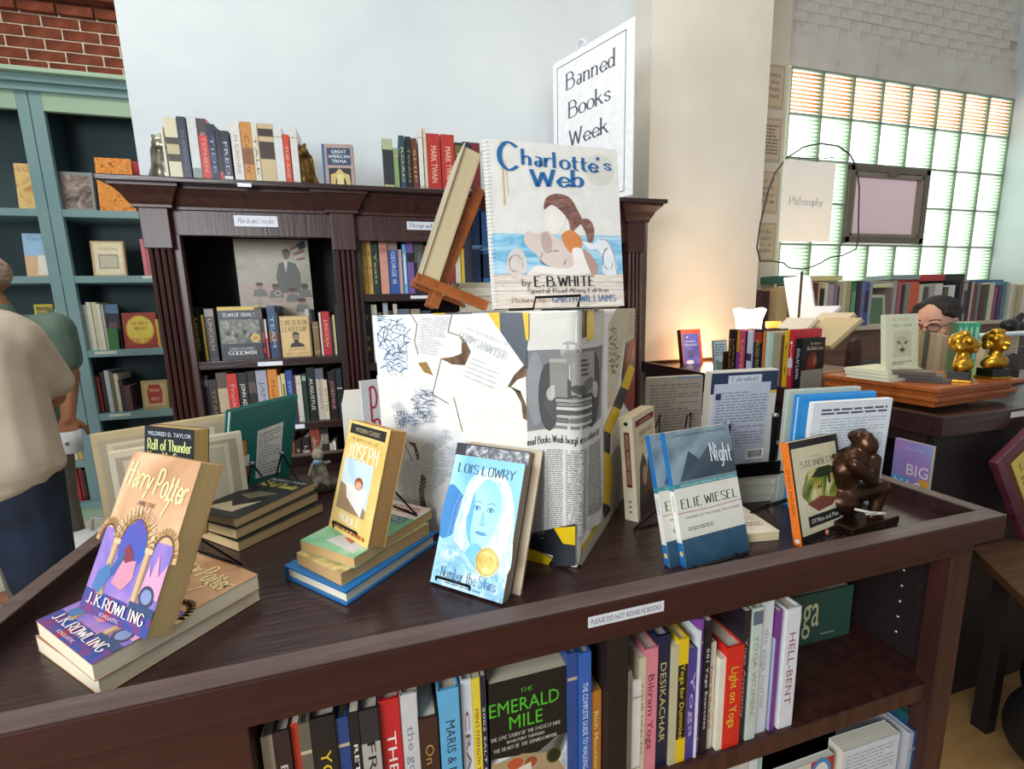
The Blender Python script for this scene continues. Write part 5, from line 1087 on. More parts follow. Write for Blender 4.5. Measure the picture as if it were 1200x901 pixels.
# row two
r2 = [(233, 242, 440, '1c2230', None, '', [(.8, .92, '6a6a68')]), (243, 253, 445, '2c221e', 'TITAN', '8a6a3c'), (251.5, 264, 437, 'bfa98a', None, '', [(.72, 1, '5c4a40'), (0, .28, '5a3e34')]), (264.5, 276.5, 438, 'c8302a', 'Franklin', 'e0a08c'), (277, 288, 437, '141416', 'JOHN ADAMS', 'f0ece4'), (288.5, 298, 435, '241c20', None, '', [(.6, .8, '5a4a48')]), (298.5, 311.5, 434, 'a8a8b8', 'JAMES', '6a6a80'), (312, 323.5, 433, 'df8a2c', 'Madison', '8a4a14'), (324, 327.5, 440, 'd8ccae'), (328, 333, 438, 'd8cc8a', 'I', '6a5a2c'), (333.5, 341.5, 434, '2a4a9a', 'SWEETS', 'a8b8e0'), (342, 345, 440, '5a3028'), (345.5, 352, 440, 'cfcdc2'), (352.5, 357.5, 438, '1d3a2c', None, '', [(.85, .95, '8ab09a')]), (358, 367.5, 431, '16201f', 'AUGUSTUS', 'e4e6e0'), (368, 377.5, 432, 'c4beb2', 'BONAPARTE', '9a5a58', [(.8, 1, '5f6a78')]), (378, 382.5, 445, 'd9ccac', 'JOB', '8a7a5c'), (383, 392, 435, '241418', 'JOSEPHINE', 'c88a90'), (392.5, 399.5, 432, '1c2c2c', None, '', [(.6, .62, 'd0d0c8')])]
row('on the row below the poster shelf', BY+.03, SH2, r2, .17, 1, 'biographies on the second shelf of the dark bookcase')
r3 = [(243, 250, 519, 'c9b08c'), (251, 256, 512, 'b0845c', 'MUD', '5a3a24'), (257, 262, 515, 'cdb89a'), (338, 344, 512, '8a3a24'), (344.5, 352, 517, '1c1a1a', 'SHOE', 'b0a898'), (352.5, 362, 513, '18181a', 'Lincoln', 'b8b0a0', [(.3, .7, '9a8478')]), (362.5, 374, 503, '8c3c2c', 'A. LINCOLN', 'c89a80'), (374.5, 384, 503, '2a2826', None, '', [(.7, .9, '8a7a70')]), (385, 389, 520, 'cfc4ac'), (389.5, 393, 517, 'e0dccc')]
row('on the third shelf of the mahogany case', BY+.03, SH3, r3, .17, 1, 'books on the third shelf of the dark bookcase')
r4 = [(420, 423, 283, 'd9a23c'), (423.5, 428, 283, 'd8a84a', 'US', '8a5a1c'), (428.5, 433.5, 283, 'd9ae58', 'US', '8a5a1c'), (434, 442, 284, '1f3428', 'Yeats', 'b8b088'), (443, 453, 283, 'd89a86', None, '', [(.8, .9, 'c07a68')]), (453.5, 465, 282, '2a5aa0', 'GEORGE III', 'e0e4ec', [(.82, .98, '8a7a70')]), (465.5, 470, 292, 'd4a8a0'), (470.5, 475, 286, '6aaede', 'I', 'd8e8f0'), (475.5, 483.5, 284, '7a5aa0', None, '', [(.62, .8, '1f1a24')]), (484, 496, 283, '24222a', 'WALKING', '8a8494', [(.6, .95, '4f5248')]), (497, 501, 288, 'c8403a'), (502, 512, 286, '5a6a70'), (513, 524, 287, 'b8a070'), (525, 532, 289, '8a3a34'), (533, 539.5, 295, 'd8ccb4'), (540, 545.5, 291, 'd8b82c'), (546, 552, 290, '7a8ab8'), (552.5, 555, 303, 'd8a8b0')]
row('on the top middle shelf of the mahogany case', BY+.05, SB1, r4, .17, 1, 'biographies on the top shelf of the dark bookcase')
r5 = [(422, 433, 355, '28201e', 'UI', '9a7a3c'), (434, 441, 357, 'c8c4b4', None, ''), (442, 447, 366, '6a5a3c'), (448, 454, 355, 'a8b4bc'), (455, 459, 364, '5a4a44'), (460, 465, 356, 'd8d4c4'), (466, 480, 362, '6a7480'), (481, 492, 362, 'a89a7c'), (493, 505, 364, '3f4f6a')]
row('just behind the papered box top', BY+.05, SB2, r5, .17, 1, 'books behind the papered box in the dark bookcase')
row('low behind the papered box left edge', BY+.05, .8, [(424, 431, 452, '30241f'), (431.5, 438, 449, '6a4a2c')], .17, 1)
# top of the bookcase
TB = CT+.0005
rt = [(186, 189, 147, 'd8d4c8'), (189.5, 205, 136.5, 'd9cfae', None, '', [(.34, .7, '3a3428'), (.45, .6, 'c0b48c')]), (206, 216, 136.5, '2a3248', 'IN AMERICA', '6a6a8a'), (217, 228, 136, 'cfd4d0', None, '', [(0, .25, '8a9a90')]), (228.5, 240, 138, 'c8362c', 'STEPHEN', 'e0a090', [(.75, 1, '4a3c44')]), (240.5, 250, 145, '1f2c44', 'TIDE', '8a9ab8'), (250.5, 256, 151, '2c2430', None, '', [(0, .25, 'b84a4c')]), (256.5, 267, 153, '24283a', 'FRED', 'b8bcc8', [(0, .18, 'd8d8d0')]), (267.5, 279, 142.5, 'dcdad2', 'IN SUNSHINE', '9a8478'), (279.5, 292.5, 142, 'c98a44', 'Colony', '7a4a20', [(.35, .6, '8a5a34')]), (293, 300, 144.5, 'd8d4bc', 'TALE', '5a5a4a'), (300.5, 318.5, 144.5, 'c9b48a', None, '', [(.45, .72, '40302a'), (.8, .92, '40302a')]), (319, 329, 148, 'd4d8d8'), (329.5, 337.5, 157, 'cf4a2c', 'THE AGE', 'e8b090'), (338, 346.5, 149, 'd8d4d0')]
row('between the bookends on the bookcase top', BY, TB, rt, .15, 1, 'books between the bookends on top of the dark bookcase')
rt = [(447, 459, 162, '3a4438', None, '', [(.8, 1, 'a8b48c'), (.05, .15, 'b8b478'), (.15, .8, '2a3038')]), (460, 466, 173, '8aa06c'), (466.5, 473.5, 158, '2a4a54', 'ROAD', 'c8c08a'), (474, 481, 160, '1d1f26', 'TWAIN', '9a8a5c'), (481.5, 488, 161.5, '6a3a28', 'SHIP', 'c0a070'), (488.5, 494, 147, 'dcd8d4'), (495, 498.5, 149, 'd0c8ac'), (499, 515, 156, 'b23028', 'MARK TWAIN', 'e8c8a8'), (516, 532, 157, 'b4322a', 'MARK TWAIN', 'e8c8a8'), (532.5, 541, 167, '23221e', 'LIVE', 'c8b884', [(.7, .95, '6a5c34')]), (541.5, 551, 166, '232c4a'), (551.5, 562, 167, '6a2420', None, '', [(.7, .8, 'c89a7c')])]
row('on the bookcase top beside the book stand', BY, TB, rt, .15, 1, 'books on the right half of the top of the dark bookcase')
def fr(f):
    f.rect(0, 0, 1, 1, 'a89088'); f.rect(.0, 0, .08, 1, '2a5a8a'); f.rect(.16, .56, .92, .92, '2a4464'); f.T('GREAT', .3, .81, .78, .88, 'f0f0ec'); f.T('AMERICAN', .2, .71, .88, .78, 'f0f0ec'); f.T('TRIVIA', .3, .61, .78, .68, 'f0f0ec'); f.rect(.18, .06, .9, .5, '1c1f28')
    f.poly([(.22, .08), (.24, .36), (.4, .4), (.5, .48), (.56, .48), (.66, .4), (.84, .36), (.88, .08), (.75, .1), (.7, .28), (.4, .28), (.36, .08)], 'c8b06c'); f.poly([(.42, .08), (.44, .36), (.64, .36), (.66, .08)], 'd8c890')
a_ = aty(375, 162, BY+.03)
book(pose(a_.x, BY+.03, TB, -.12, .06), .13, .2, .02, cover='a89088', spine='2a5a8a', page='d8d0bc', hard=True, front=fr, name='hardcover_book', label='blue and brown quiz book facing out alone on top of the dark bookcase')
for nm, px_, py_, mt, lb in (('lion_bookend', 187, 209, SILV, 'silvery lion bookend at the left end of the books on the dark bookcase'), ('lion_bookend', 358, 217, BRGOLD, 'bronze-gold lion bookend right of the red spine on top of the dark bookcase')):
    p = aty(px_, py_, BY+.0); o = empty('lion_bookend', Matrix.Translation((p.x, BY+.045, TB)) @ Matrix.Scale(1.45, 4), label=lb, cat='bookend')
    s_ = 1 if px_ > 200 else -1
    boxo('base', (-.03, -.03, 0), (.03, .04, .008), mt, o)
    blob('lion', [('c', (0, 0, .03), .026, (-.004*s_, 0, .085), .022), ('e', (-.006*s_, -.008, .105), (.022, .02, .022)), ('e', (-.02*s_, -.018, .1), (.01, .01, .009)), ('c', (.012*s_, 0, .05), .014, (.026*s_, .0, .02), .012), ('c', (-.014*s_, -.014, .06), .009, (-.018*s_, -.016, .012), .007), ('e', (.004, .0, .13), (.006, .005, .008)), ('e', (-.012, .0, .128), (.006, .005, .008)), ('c', (.024*s_, .0, .04), .005, (.02*s_, .0, .1), .004)], mt, .0035, 1, o)
# banned books sign
sa = aty(648, 77, 2.53); sb_ = aty(744, 17, 2.06); sa.z = sb_.z = (sa.z+sb_.z)/2
zz0 = CT+.004; d = V((sb_.x-sa.x, sb_.y-sa.y, 0)); sw = d.length; shh = sa.z-zz0
SM = Matrix.Translation((sa.x, sa.y, zz0)) @ Matrix.Rotation(math.atan2(d.y, d.x), 4, 'Z')
sg = empty('sign_board', SM, label='tall white bordered board announcing a week of banned books, on the bookcase top', cat='sign')
boxo('board', (0, 0, 0), (sw, .008, shh), flat('f4f6f8', .5), sg)
f = Face((0, 0, 0), (1, 0, 0), (0, 0, 1), sw, shh); f.border(.06, .035, .91, .955, .004, '3a4050')
for t_, z_, b_, e_ in (('Banned', .79, .17, .8), ('Books', .605, .2, .76), ('Week', .42, .22, .72)): f.T(t_, b_, z_, e_, z_+.1, '4a5462', True, 1.1)
f.build('sign_print', sg)
mb = MB(); mb.tube([(sw*.38+.03*math.cos(a*.4), .004, shh-.005+.042*math.sin(a*.4)) for a in range(9)], .006, flat('dfe8f4', .3)); mb.build('hanging_hook', sg)
# ================================================================== GREEN CASE BOOKS
def gface(nm, x0, x1, yt, sh, front, lb, cover='c8b890', dep=.06, t=.02, hard=True, yaw=0):
    a = aty(x0, yt, GY+dep); b = aty(x1, yt, GY+dep); z = GS[sh]+.0005
    return book(pose(a.x, GY+dep, z, yaw, .08), b.x-a.x, min(.34, (a.z-z)*1.01), t, cover=cover, hard=hard, front=front, name=nm, label=lb, detail=1)
gface('picture_book', 12, 40, 190, 'A', lambda f: (f.rect(0, 0, 1, 1, art('gold_art', ['b8823c', 'e0c07c', 'c89a5c'], 10)), f.T('SEASONS', .1, .82, .9, .93, '8a5a24', True)), 'golden picture book facing out on the top left shelf of the green bookcase', 'd0a860')
gface('framed_picture', 66, 105, 200, 'A', lambda f: (f.rect(0, 0, 1, 1, '8a8c88'), f.rect(.08, .08, .92, .92, art('old_photo', ['3a3430', '8a7a70', 'b8a8a0'], 18))), 'silver grey picture book facing out on the top shelf beside the green stile', '8a8c88')
gface('picture_book', 107, 150, 183, 'A', lambda f: (f.rect(0, 0, 1, 1, art('orange_pattern', ['a83c14', 'd87a2c', 'e8a04c', '8a3414'], 14, 3)), f.rect(.08, .08, .92, .92, art('orange_pattern2', ['c8541c', 'e89a3c', '7a3010'], 22, 3))), 'orange patterned picture book on the top shelf of the green bookcase', 'c8641c', .04)
gface('picture_book', 136, 166, 180, 'A', lambda f: f.rect(0, 0, 1, 1, art('rose_red', ['b03440', 'd04a54'], 10)), 'rose red book behind the orange one on the green bookcase', 'c03c48', .12)
gface('picture_book', 22, 57, 273, 'B', lambda f: (f.rect(0, 0, 1, 1, '9cc0dc'), f.poly([(0, 0), (1, 0), (1, .7), (.5, .45), (0, .5)], 'd8b488'), f.poly([(.4, .05), (.45, .5), (.7, .5), (.75, .05)], 'e8e0d0'), f.T('Picture Tales', .15, .84, .9, .93, '5a7a98', True)), 'pale blue picture book on the second shelf left of the green stile', '9cc0dc')
def fr(f): f.rect(0, 0, 1, 1, 'c8a87c'); f.rect(.08, .05, .94, .95, 'e0d4b0'); f.rect(.2, .22, .8, .62, '8a8474'); f.rect(.23, .25, .77, .59, 'c0b8a0'); f.T('A Child Story', .25, .75, .8, .83, '8a7a5c', True)
gface('picture_book', 103, 142, 282, 'B', fr, 'square beige picture book on a small easel on the second shelf of the green bookcase', 'c8a87c')
row('on the second green shelf, right end', GY+.05, GS['B'], [(163, 168, 280, 'c86a70'), (168.5, 174, 282, 'b85a60'), (174.5, 181, 284, 'd8a8a0')], .17, 0, 'pink books on the second green shelf')
def fr(f): f.rect(0, 0, 1, 1, 'a03a2c'); f.ell(.5, .52, .42, .4, 'd8b83c'); f.ell(.5, .52, .38, .35, 'e4ca54'); f.T('THE HORSE', .25, .66, .78, .74, '9a3424', True, 1.3); f.T('AND BOY', .32, .52, .7, .6, '9a3424', True, 1.3); f.T('STORY TIME', .12, .12, .88, .28, 'c8642c', True, 1.4)
gface('picture_book', 140, 180, 367, 'C', fr, 'red picture book with a yellow sunburst plaque on the third green shelf', 'a03a2c')
row('on the third green shelf right of the stile', GY+.05, GS['C'], [(88, 94.5, 357, 'd0d4dc'), (95, 99, 357, 'd8d8cc'), (99.5, 105, 354, 'd8d4bc'), (105.5, 111, 354, 'd0c8a8'), (111.5, 116, 356, 'dad6c4'), (116.5, 119, 357, 'b8b8a8')], .17, 0, 'pale books on the third green shelf')
gface('picture_book', 119, 135, 357, 'C', lambda f: (f.rect(0, 0, 1, 1, '2c2c34'), f.rect(0, .8, 1, 1, '5a7a9a'), f.rect(.2, .4, .8, .6, '6a4a54')), 'dark narrow picture book beside the pale books on the third green shelf', '2c2c34')
gface('picture_book', 124, 136, 385, 'C', lambda f: f.rect(0, 0, 1, 1, '2f6a2c'), 'small bright green book on the third green shelf', '2f6a2c', .02, .01)
row('on the third green shelf left of the stile', GY+.06, GS['C'], [(59, 63, 362, '2f6a5a'), (63.5, 67, 362, 'd8dcd8'), (67.5, 71, 360, 'b83444'), (71.5, 74, 358, 'a8d0cc')], .17, 0, 'books beside the stile on the third green shelf')
gface('picture_book', 36, 58, 357, 'C', lambda f: (f.rect(0, 0, 1, 1, 'c8b43c'), f.rect(.1, .05, .95, .95, art('safari', ['3a3420', '8a7a3c', 'b8a860'], 16))), 'yellow and brown picture book behind the man in green on the third green shelf', 'c8b43c')
row('on the third green shelf, far right end', GY+.05, GS['C'], [(181, 184, 374, 'd8b03c'), (184.5, 190, 375, '2f5a54')], .17, 0)
def fr(f): f.rect(0, 0, 1, 1, 'b8a06c'); f.rect(.1, .1, .9, .9, 'c8b47c'); f.poly([(.25, .2), (.2, .6), (.3, .85), (.7, .85), (.8, .6), (.75, .2)], 'b03c30'); f.T('RED HAT', .3, .6, .7, .7, 'e8dcb0', True, 1.3); f.T('TALES', .32, .3, .68, .4, 'e8dcb0', True, 1.3)
gface('picture_book', 163, 194, 447, 'D', fr, 'tan picture book with a red jug shape on the fourth green shelf', 'b8a06c')
row('leaning on the fourth green shelf', GY+.05, GS['D'], [(106, 110, 440, '6a4a3a'), (110.5, 115, 442, '8a3c34'), (115.5, 120, 436, '3a2c28'), (120.5, 126, 434, 'b0b8b8'), (126.5, 131, 436, '6a6248'), (131.5, 137, 438, 'c8c0a0'), (137.5, 143, 445, '2c2a2a'), (143.5, 152, 452, '5a3438')], .17, 0, 'books on the fourth green shelf', lean=0)
row('on the fifth green shelf behind the lowered hand', GY+.05, GS['E'], [(66, 71, 500, 'd8d8d4'), (72, 76, 498, 'c0c8cc'), (76.5, 81, 503, 'd8c87c'), (81.5, 85, 503, 'e0d8c0'), (85.5, 90, 502, 'd8b84c'), (90.5, 95, 498, 'd8dcd8'), (95.5, 99, 505, 'b8bcc4')], .16, 0, 'books on the fifth green shelf')
row('on the bottom green shelf left of the stile', GY+.05, GS['F'], [(72, 76, 552, '8a6a5a'), (76.5, 80, 557, '5a8a4c'), (80.5, 85, 556, 'd8ccb4'), (85.5, 89, 550, 'b83440'), (89.5, 94, 548, '8a2430'), (94.5, 98, 551, '2c2a2a'), (98.5, 102, 547, '5a8a5c'), (102.5, 106, 549, 'c8c8a0')], .16, 0, 'books on the bottom green shelf')
# white bag on the floor behind the table corner
bg = empty('canvas_bag', V((-1.45, 2.55, 0)), label='crumpled white canvas bag on the floor behind the left end of the display table', cat='bag')
blob('bag_body', [('e', (0, 0, .16), (.2, .14, .17)), ('e', (.08, .02, .26), (.1, .09, .09)), ('e', (-.1, .0, .22), (.1, .09, .1)), ('e', (.14, .05, .1), (.1, .09, .09))], flat('cfcfca', .8), .02, 2, bg)
mb = MB(); mb.tube([(.0, .0, .3), (.04, -.05, .4), (.12, -.04, .38), (.14, .02, .3)], .008, flat('b8b8b0', .8)); mb.build('strap', bg)
# ================================================================== FAR WALL NOTICES
for i, (a, b, c__, tx) in enumerate(((893, 921, 77, ['Running', 'Fathers', 'There', 'Poverty']), (893, 917, 139, ['', '', '', '']), (893, 914, 201, ['of all', 'one to', 'thus', 'follow']), (892, 910, 261, ['of the', 'people', 'is a', 'begin']))):
    Yp = 2.845; r_ = aty(b, c__, Yp); l_ = r_.x-.27; bot = aty(b-4, [128, 190, 250, 306][i], Yp).z
    o = empty('wall_notice', V((l_, Yp, bot)), label='tan bordered notice on the cream wall beside the block window, %s from the top' % ORD[i], cat='notice'); h_ = r_.z-bot
    boxo('card', (0, 0, 0), (.27, .004, h_), flat('cdb898', .7), o); f = Face((0, 0, 0), (1, 0, 0), (0, 0, 1), .27, h_); f.border(.03, .04, .97, .96, .003, '6a5a44')
    if tx[0]:
        for j, t_ in enumerate(tx): f.T(t_, .45, .72-.16*j, .85, .82-.16*j, '5a4a38', True)
    else: f.lines(.4, .15, .9, .85, 9, '7a6a54', wpl=5)
    f.build('notice_print', o)
# ================================================================== SIDE DESK THINGS
ZD = .9855
def rowx(where, Xp, zb, items, depth=.14, group=None):
    """spines facing the left end of the desk, measured at their tops"""
    for i, it in enumerate(items):
        x0, x1, yt, col = it[:4]; title = it[4] if len(it) > 4 else None; tc = it[5] if len(it) > 5 else 'e8e0cc'; bands = it[6] if len(it) > 6 else []
        a = atx(x0, yt, Xp); b = atx(x1, yt, Xp); th = abs(a.y-b.y)-.0006; h = (a.z+b.z)/2-zb
        book(Matrix.Translation((Xp+random.uniform(0, .01), min(a.y, b.y), zb)), depth, h, th, cover=col, hard=th > .02, spinep=spine_fn(title, tc, bands, 0), name='shelved_book', label='%s book in the row on the side desk, %s from the lamp end' % (cname(col), ORD[i]), group=group)
rowx('', 1.585, ZD, [(853, 857.5, 386, '3a2420', 'DALAI', 'b89a5c'), (858, 862, 386, '2a2022', 'LAMA', 'b89a5c'), (862.5, 866, 387, '7a4aa0', None, '', [(.55, 1, 'd8982c')]), (866.5, 873.5, 387, 'c8487a', 'LOVE', 'e8c86a'), (874, 876, 388, '241c24'), (876.5, 882.5, 388, 'cfd8e8', None, '', [(.4, .55, '4a3a6a')]), (883, 893, 386, '20243a', 'SACRED PATH', 'c8a83c', [(.75, .95, 'a83a2c')]), (893.5, 896, 388, 'd8883c'), (896.5, 902, 389, 'cfe0d4'), (902.5, 906.5, 389, 'b8d4c8'), (907, 915, 390, 'a89c7c'), (915.5, 918.5, 393, '6a4a30'), (919, 925, 387, 'e0b42c', 'o', '8a6a1c'), (925.5, 931.5, 386, 'c0303c', 'ME', 'f0e0d8', [(.35, .5, 'c8d0e0')])], .14, 'books standing in a row on the side desk')
def fr(f):
    f.rect(0, 0, 1, 1, '1a1414'); f.T('His Holiness', .35, .87, .85, .92, 'd8c8b0', True); f.T('the Dalai Lama', .2, .77, .92, .84, 'e8d8b8', True, 1.2)
    f.poly([(.25, .4), (.3, .62), (.45, .72), (.62, .7), (.7, .55), (.66, .4)], art('maroon_robe', ['5a1c18', '8a2c20', '3a1412'], 20)); f.poly([(.5, .5), (.52, .62), (.62, .64), (.66, .52), (.6, .46)], 'a8663c'); f.rect(.02, 0, .98, .38, art('scarf_weave', ['6a625c', 'a8a098', '8a827c'], 70, 2))
a_ = atx(940, 389, 1.57)
book(pose(1.575, atx(932.5, 386, 1.585).y-.045, ZD+.0, .12), .135, .205, .028, cover='1a1414', spine='15121a', page='c8b89c', hard=True, front=fr, spinep=spine_fn('DALAI LAMA', 'c8ccd8', [], 0), name='hardcover_book', label='dark book with a maroon-robed figure at the near end of the side desk row')
boxo('row_bookend', (1.58, atx(852.5, 386, 1.585).y+.002, ZD), (1.65, atx(852.5, 386, 1.585).y+.016, ZD+.12), flat('3a1f14', .4)); o = bpy.data.objects['row_bookend']; o.name = 'wooden_bookend'; tag(o, 'small dark wooden bookend at the lamp end of the side desk row', 'bookend')
def fr(f): f.rect(0, 0, 1, 1, '8a96a4'); f.rect(.08, .04, .95, .95, 'b4d8e4'); f.lines(.15, .5, .88, .9, 5, '6a8aa0', wpl=3); f.poly([(.15, .08), (.9, .08), (.9, .38), (.5, .3), (.15, .42)], art('lake', ['3a5a6a', '8ab0a0', '2a3a44'], 12))
book(pose(1.62, 1.93, ZD, .15, .12), .10, .165, .008, cover='8a96a4', front=fr, name='booklet', label='pale blue booklet standing left of the book row on the side desk', cat='booklet')
def fr(f): f.rect(0, 0, 1, 1, 'c84a2c'); f.rect(.06, .0, .86, .87, art('indigo', ['2a3a9c', '5a5ac0', '8a7ad0'], 5)); f.T('Autumn', .2, .64, .7, .7, 'e8e4f0', True); f.T('Moonlight', .15, .54, .78, .6, 'e8e4f0', True); f.rect(.28, .2, .6, .42, '5a4a8a'); f.ell(.35, .08, .2, .06, 'f4e8f4'); f.ell(.3, .78, .05, .03, 'f4c0b0')
a_ = atz(782, 428, ZD)
book(pose(1.665, 2.24, ZD, .08, .18, 0), .145, .21, .03, cover='241616', spine='241616', page='6a3a2c', hard=True, front=fr, name='hardcover_book', label='violet and red book at the far left corner of the side desk')
# lamp and candle
lp = aty(877, 386, 2.0); lm = empty('table_lamp', V((lp.x, 2.0, ZD)), label='glowing white table lamp with a flared scalloped shade on the side desk', cat='lamp')
mb = MB(); mb.lathe([(.045, 0), (.05, .006), (.02, .02), (.012, .05), (.012, .11)], (0, 0, 0), flat('c8c0b0', .4)); mb.build('lamp_base', lm)
ztl = aty(877, 362, 2.0).z-ZD; mb = MB(); n = 32; vs = []; EM = emis('lamp_shade_glow', 'fff3dc', 5.5)
for k in range(5):
    z = .10+(ztl-.10)*k/4
    for j in range(n):
        a = 2*math.pi*j/n; r = .052+.004*k+(.012 if k == 4 else 0); vs.append((r*math.cos(a), r*math.sin(a), z+(.006*math.cos(4*a) if k == 4 else 0)))
mb.add(vs, [(k*n+j, k*n+(j+1) % n, (k+1)*n+(j+1) % n, (k+1)*n+j) for k in range(4) for j in range(n)], EM, True); mb.build('lamp_shade', lm)
point('lamp_bulb', (lp.x, 2.0, ZD+ztl+.06), 2.0, (1, .66, .34), .03)
point('lamp_glow_back', (1.90, 2.31, ZD+.05), 4.5, (1, .45, .16), .05)
cn = aty(906, 382, 1.92); o = empty('candle_glass', V((cn.x, 1.92, ZD)), label='small glowing amber candle glass right of the white lamp', cat='candle')
mb = MB(); zc_ = aty(906, 377, 1.92).z-ZD; mb.lathe([(.022, 0), (.03, .01), (.012, .03), (.012, zc_-.05), (.03, zc_-.035), (.034, zc_)], (0, 0, 0), flat('b8763c', .3)); mb.build('stand', o)
mb = MB(); mb.lathe([(.035, zc_-.03), (.037, zc_+.001)], (0, 0, 0), emis('amber_glow', 'ff9a3c', 1.6)); mb.build('glass', o)
# cubby books
def rowc(items, zb, lab):
    for i, (x0, x1, yt, col, t_) in enumerate(items):
        a = atx(x0, yt, DX+.05); b = atx(x1, yt, DX+.05); th = abs(a.y-b.y)-.0006
        book(Matrix.Translation((DX+.05, min(a.y, b.y), zb)), .16, max(.12, a.z-zb), th, cover=col, spinep=spine_fn(t_, 'd8dce8', [], 0), name='shelved_book', label='%s book in the cubby of the side desk, %s' % (cname(col), lab[i]), group='books in the side desk cubby')
rowc([(824, 829, 458, 'd8dce0', None), (829.5, 833, 458, 'd8a03c', None), (833.5, 836, 460, 'e0dcd0', None)], .656, ['nearest the grey text-covered book', 'just right of the first pale one', 'beside the navy-banded paperback'])
rowc([(912, 921, 476, '1f2a44', 'LOVE OF GOD'), (921.5, 925, 486, '8a9a5c', None), (925.5, 931, 482, '4a4a8a', 'PRAYER')], .656, ['right of the navy-banded paperback', 'thin one in the middle', 'beside the blue bordered hardcover'])
def fr(f): f.rect(0, 0, 1, 1, art('burger_sky', ['7ab0dc', '9a86c8', 'c878b8'], 4, 1)); f.rect(0, .0, .5, .35, '4aa8dc'); f.rect(.75, 0, 1, .4, 'e0a83c'); f.T('LOOKING FOR', .2, .85, .8, .9, 'a8b8e0'); f.T('BIG', .4, .42, .96, .62, 'f0e4ec', False); f.T('MAG', .1, .08, .8, .34, 'f0e4ec', False)
a_ = atx(1049, 513, DX-.01); b_ = atx(1085, 518, DX-.01)
for q in [(1049, 513), (1085, 519), (1077, 566), (1046, 559)]: pass
book(Matrix(((0, 1, 0, DX-.008), (-1, 0, 0, a_.y), (0, 0, 1, .735)  , (0, 0, 0, 1))), max(.1, a_.y-b_.y), a_.z-.735, .012, cover='8a9cc8', front=fr, name='display_book', label='blue and pink book with big white letters propped against the end of the side desk')
boxo('ledge_strip', (DX-.03, .80, .71), (DX+.02, 1.3, .7345), DWT); o = bpy.data.objects['ledge_strip']; o.parent = dk; o.location = o.location-V(dk.location)
# lectern block
LY = .06; LM_ = pose(1.592, .935, 1.0005, LY); lc = empty('lectern_base', LM_, label='polished orange oak platform on the corner of the side desk, carrying gold busts and books', cat='platform')
boxo('lower_moulding', (.015, .015, 0), (.405, .335, .02), ORW, lc, .003); boxo('platform_body', (.0, .0, .02), (.42, .35, .034), ORW, lc, .003); boxo('platform_side', (.012, .012, .034), (.408, .338, .05), ORW, lc); boxo('platform_top', (-.006, -.006, .05), (.426, .356, .064), ORW, lc, .003)
ZL = 1.065
def L(x, y, z=0): p = LM_ @ V((x, y, .0645+z)); return p
for i, (t_, c_) in enumerate(((.012, 'd8d4a8'), (.010, 'e0dcb8'), (.011, 'd8d8b0'))):
    p = L(-.01+.004*i, .13+.005*i, (0, .0125, .023)[i]); lying(p.x, p.y, p.z, LY+.03*i-.02, w=.185, h=.14, t=t_-.0004, cover=c_, page='e4e0c8', side='r', label='pale yellow book in the pile on the oak platform, %s from the bottom' % ORD[i])
def fr(f):
    f.rect(0, 0, 1, 1, 'e2e4c4'); f.T('THE PROPHET', .14, .87, .86, .925, 'a8a878', True); f.T('KAHLIL GIBRAN', .2, .77, .8, .82, '4a4a34', True); f.rect(.22, .22, .78, .7, 'cfd0ac')
    f.ell(.5, .44, .2, .17, 'c0c0a0'); f.poly([(.32, .5), (.35, .36), (.43, .29), (.57, .29), (.65, .36), (.68, .5)], 'c8c8a8'); f.poly([(.4, .36), (.5, .3), (.6, .36), (.5, .39)], '4a4a44')
    for s in (-1, 1): f.line([(.5+s*.06, .48), (.5+s*.16, .5)], .004, '3a3a34'); f.ell(.5+s*.1, .46, .03, .012, '3a3a34')
    f.line([(.5, .46), (.49, .4), (.52, .4)], .002, '5a5a4c'); f.lines(.2, .08, .8, .15, 2, '8a8a68')
p = L(.02, .16, .0345); pm_ = pose(p.x, p.y, p.z, LY-.02, .1)
a1 = 1
book(pm_, .158, .185, .016, cover='e2e4c4', spine='d8dab8', page='e6e2cc', front=fr, name='paperback_book', label='pale yellow-green book with a drawn face standing on the pale pile on the oak platform')
for i in range(3):
    p = L(.105-.012*i, .03+.012*i, .012*i); lying(p.x, p.y, p.z, LY+.35+.12*i, w=.075, h=.11, t=.0105, cover=['4a3c34', '3a302c', '54443a'][i], page='9a8468', label='small dark brown book lying beside the left gold bust, %s from the bottom' % ORD[i])
for i in range(4):
    M = pose(*L(.292, .06), .70) @ Matrix.Translation((0, .0132*(3-i), 0))
    book(M, .11, .185, .0126, cover='2f7a54', spine=['2a8a6a', '2f9a74', '2a8a6a', '2f9a74'][i], page='e8e4d8', spinep=lambda g: (g.rect(0, .0, 1, .3, art('leaf', ['3a9a3c', '7ac86a', '2a7a34'], 30)), g.TV('WISDOM OF THE EAST', .3, .35, .75, .92, 'd0f0e4')), name='paperback_book', label='green spine paperback between the gold busts, %s from the left' % ORD[i], group='green paperbacks between the gold busts')
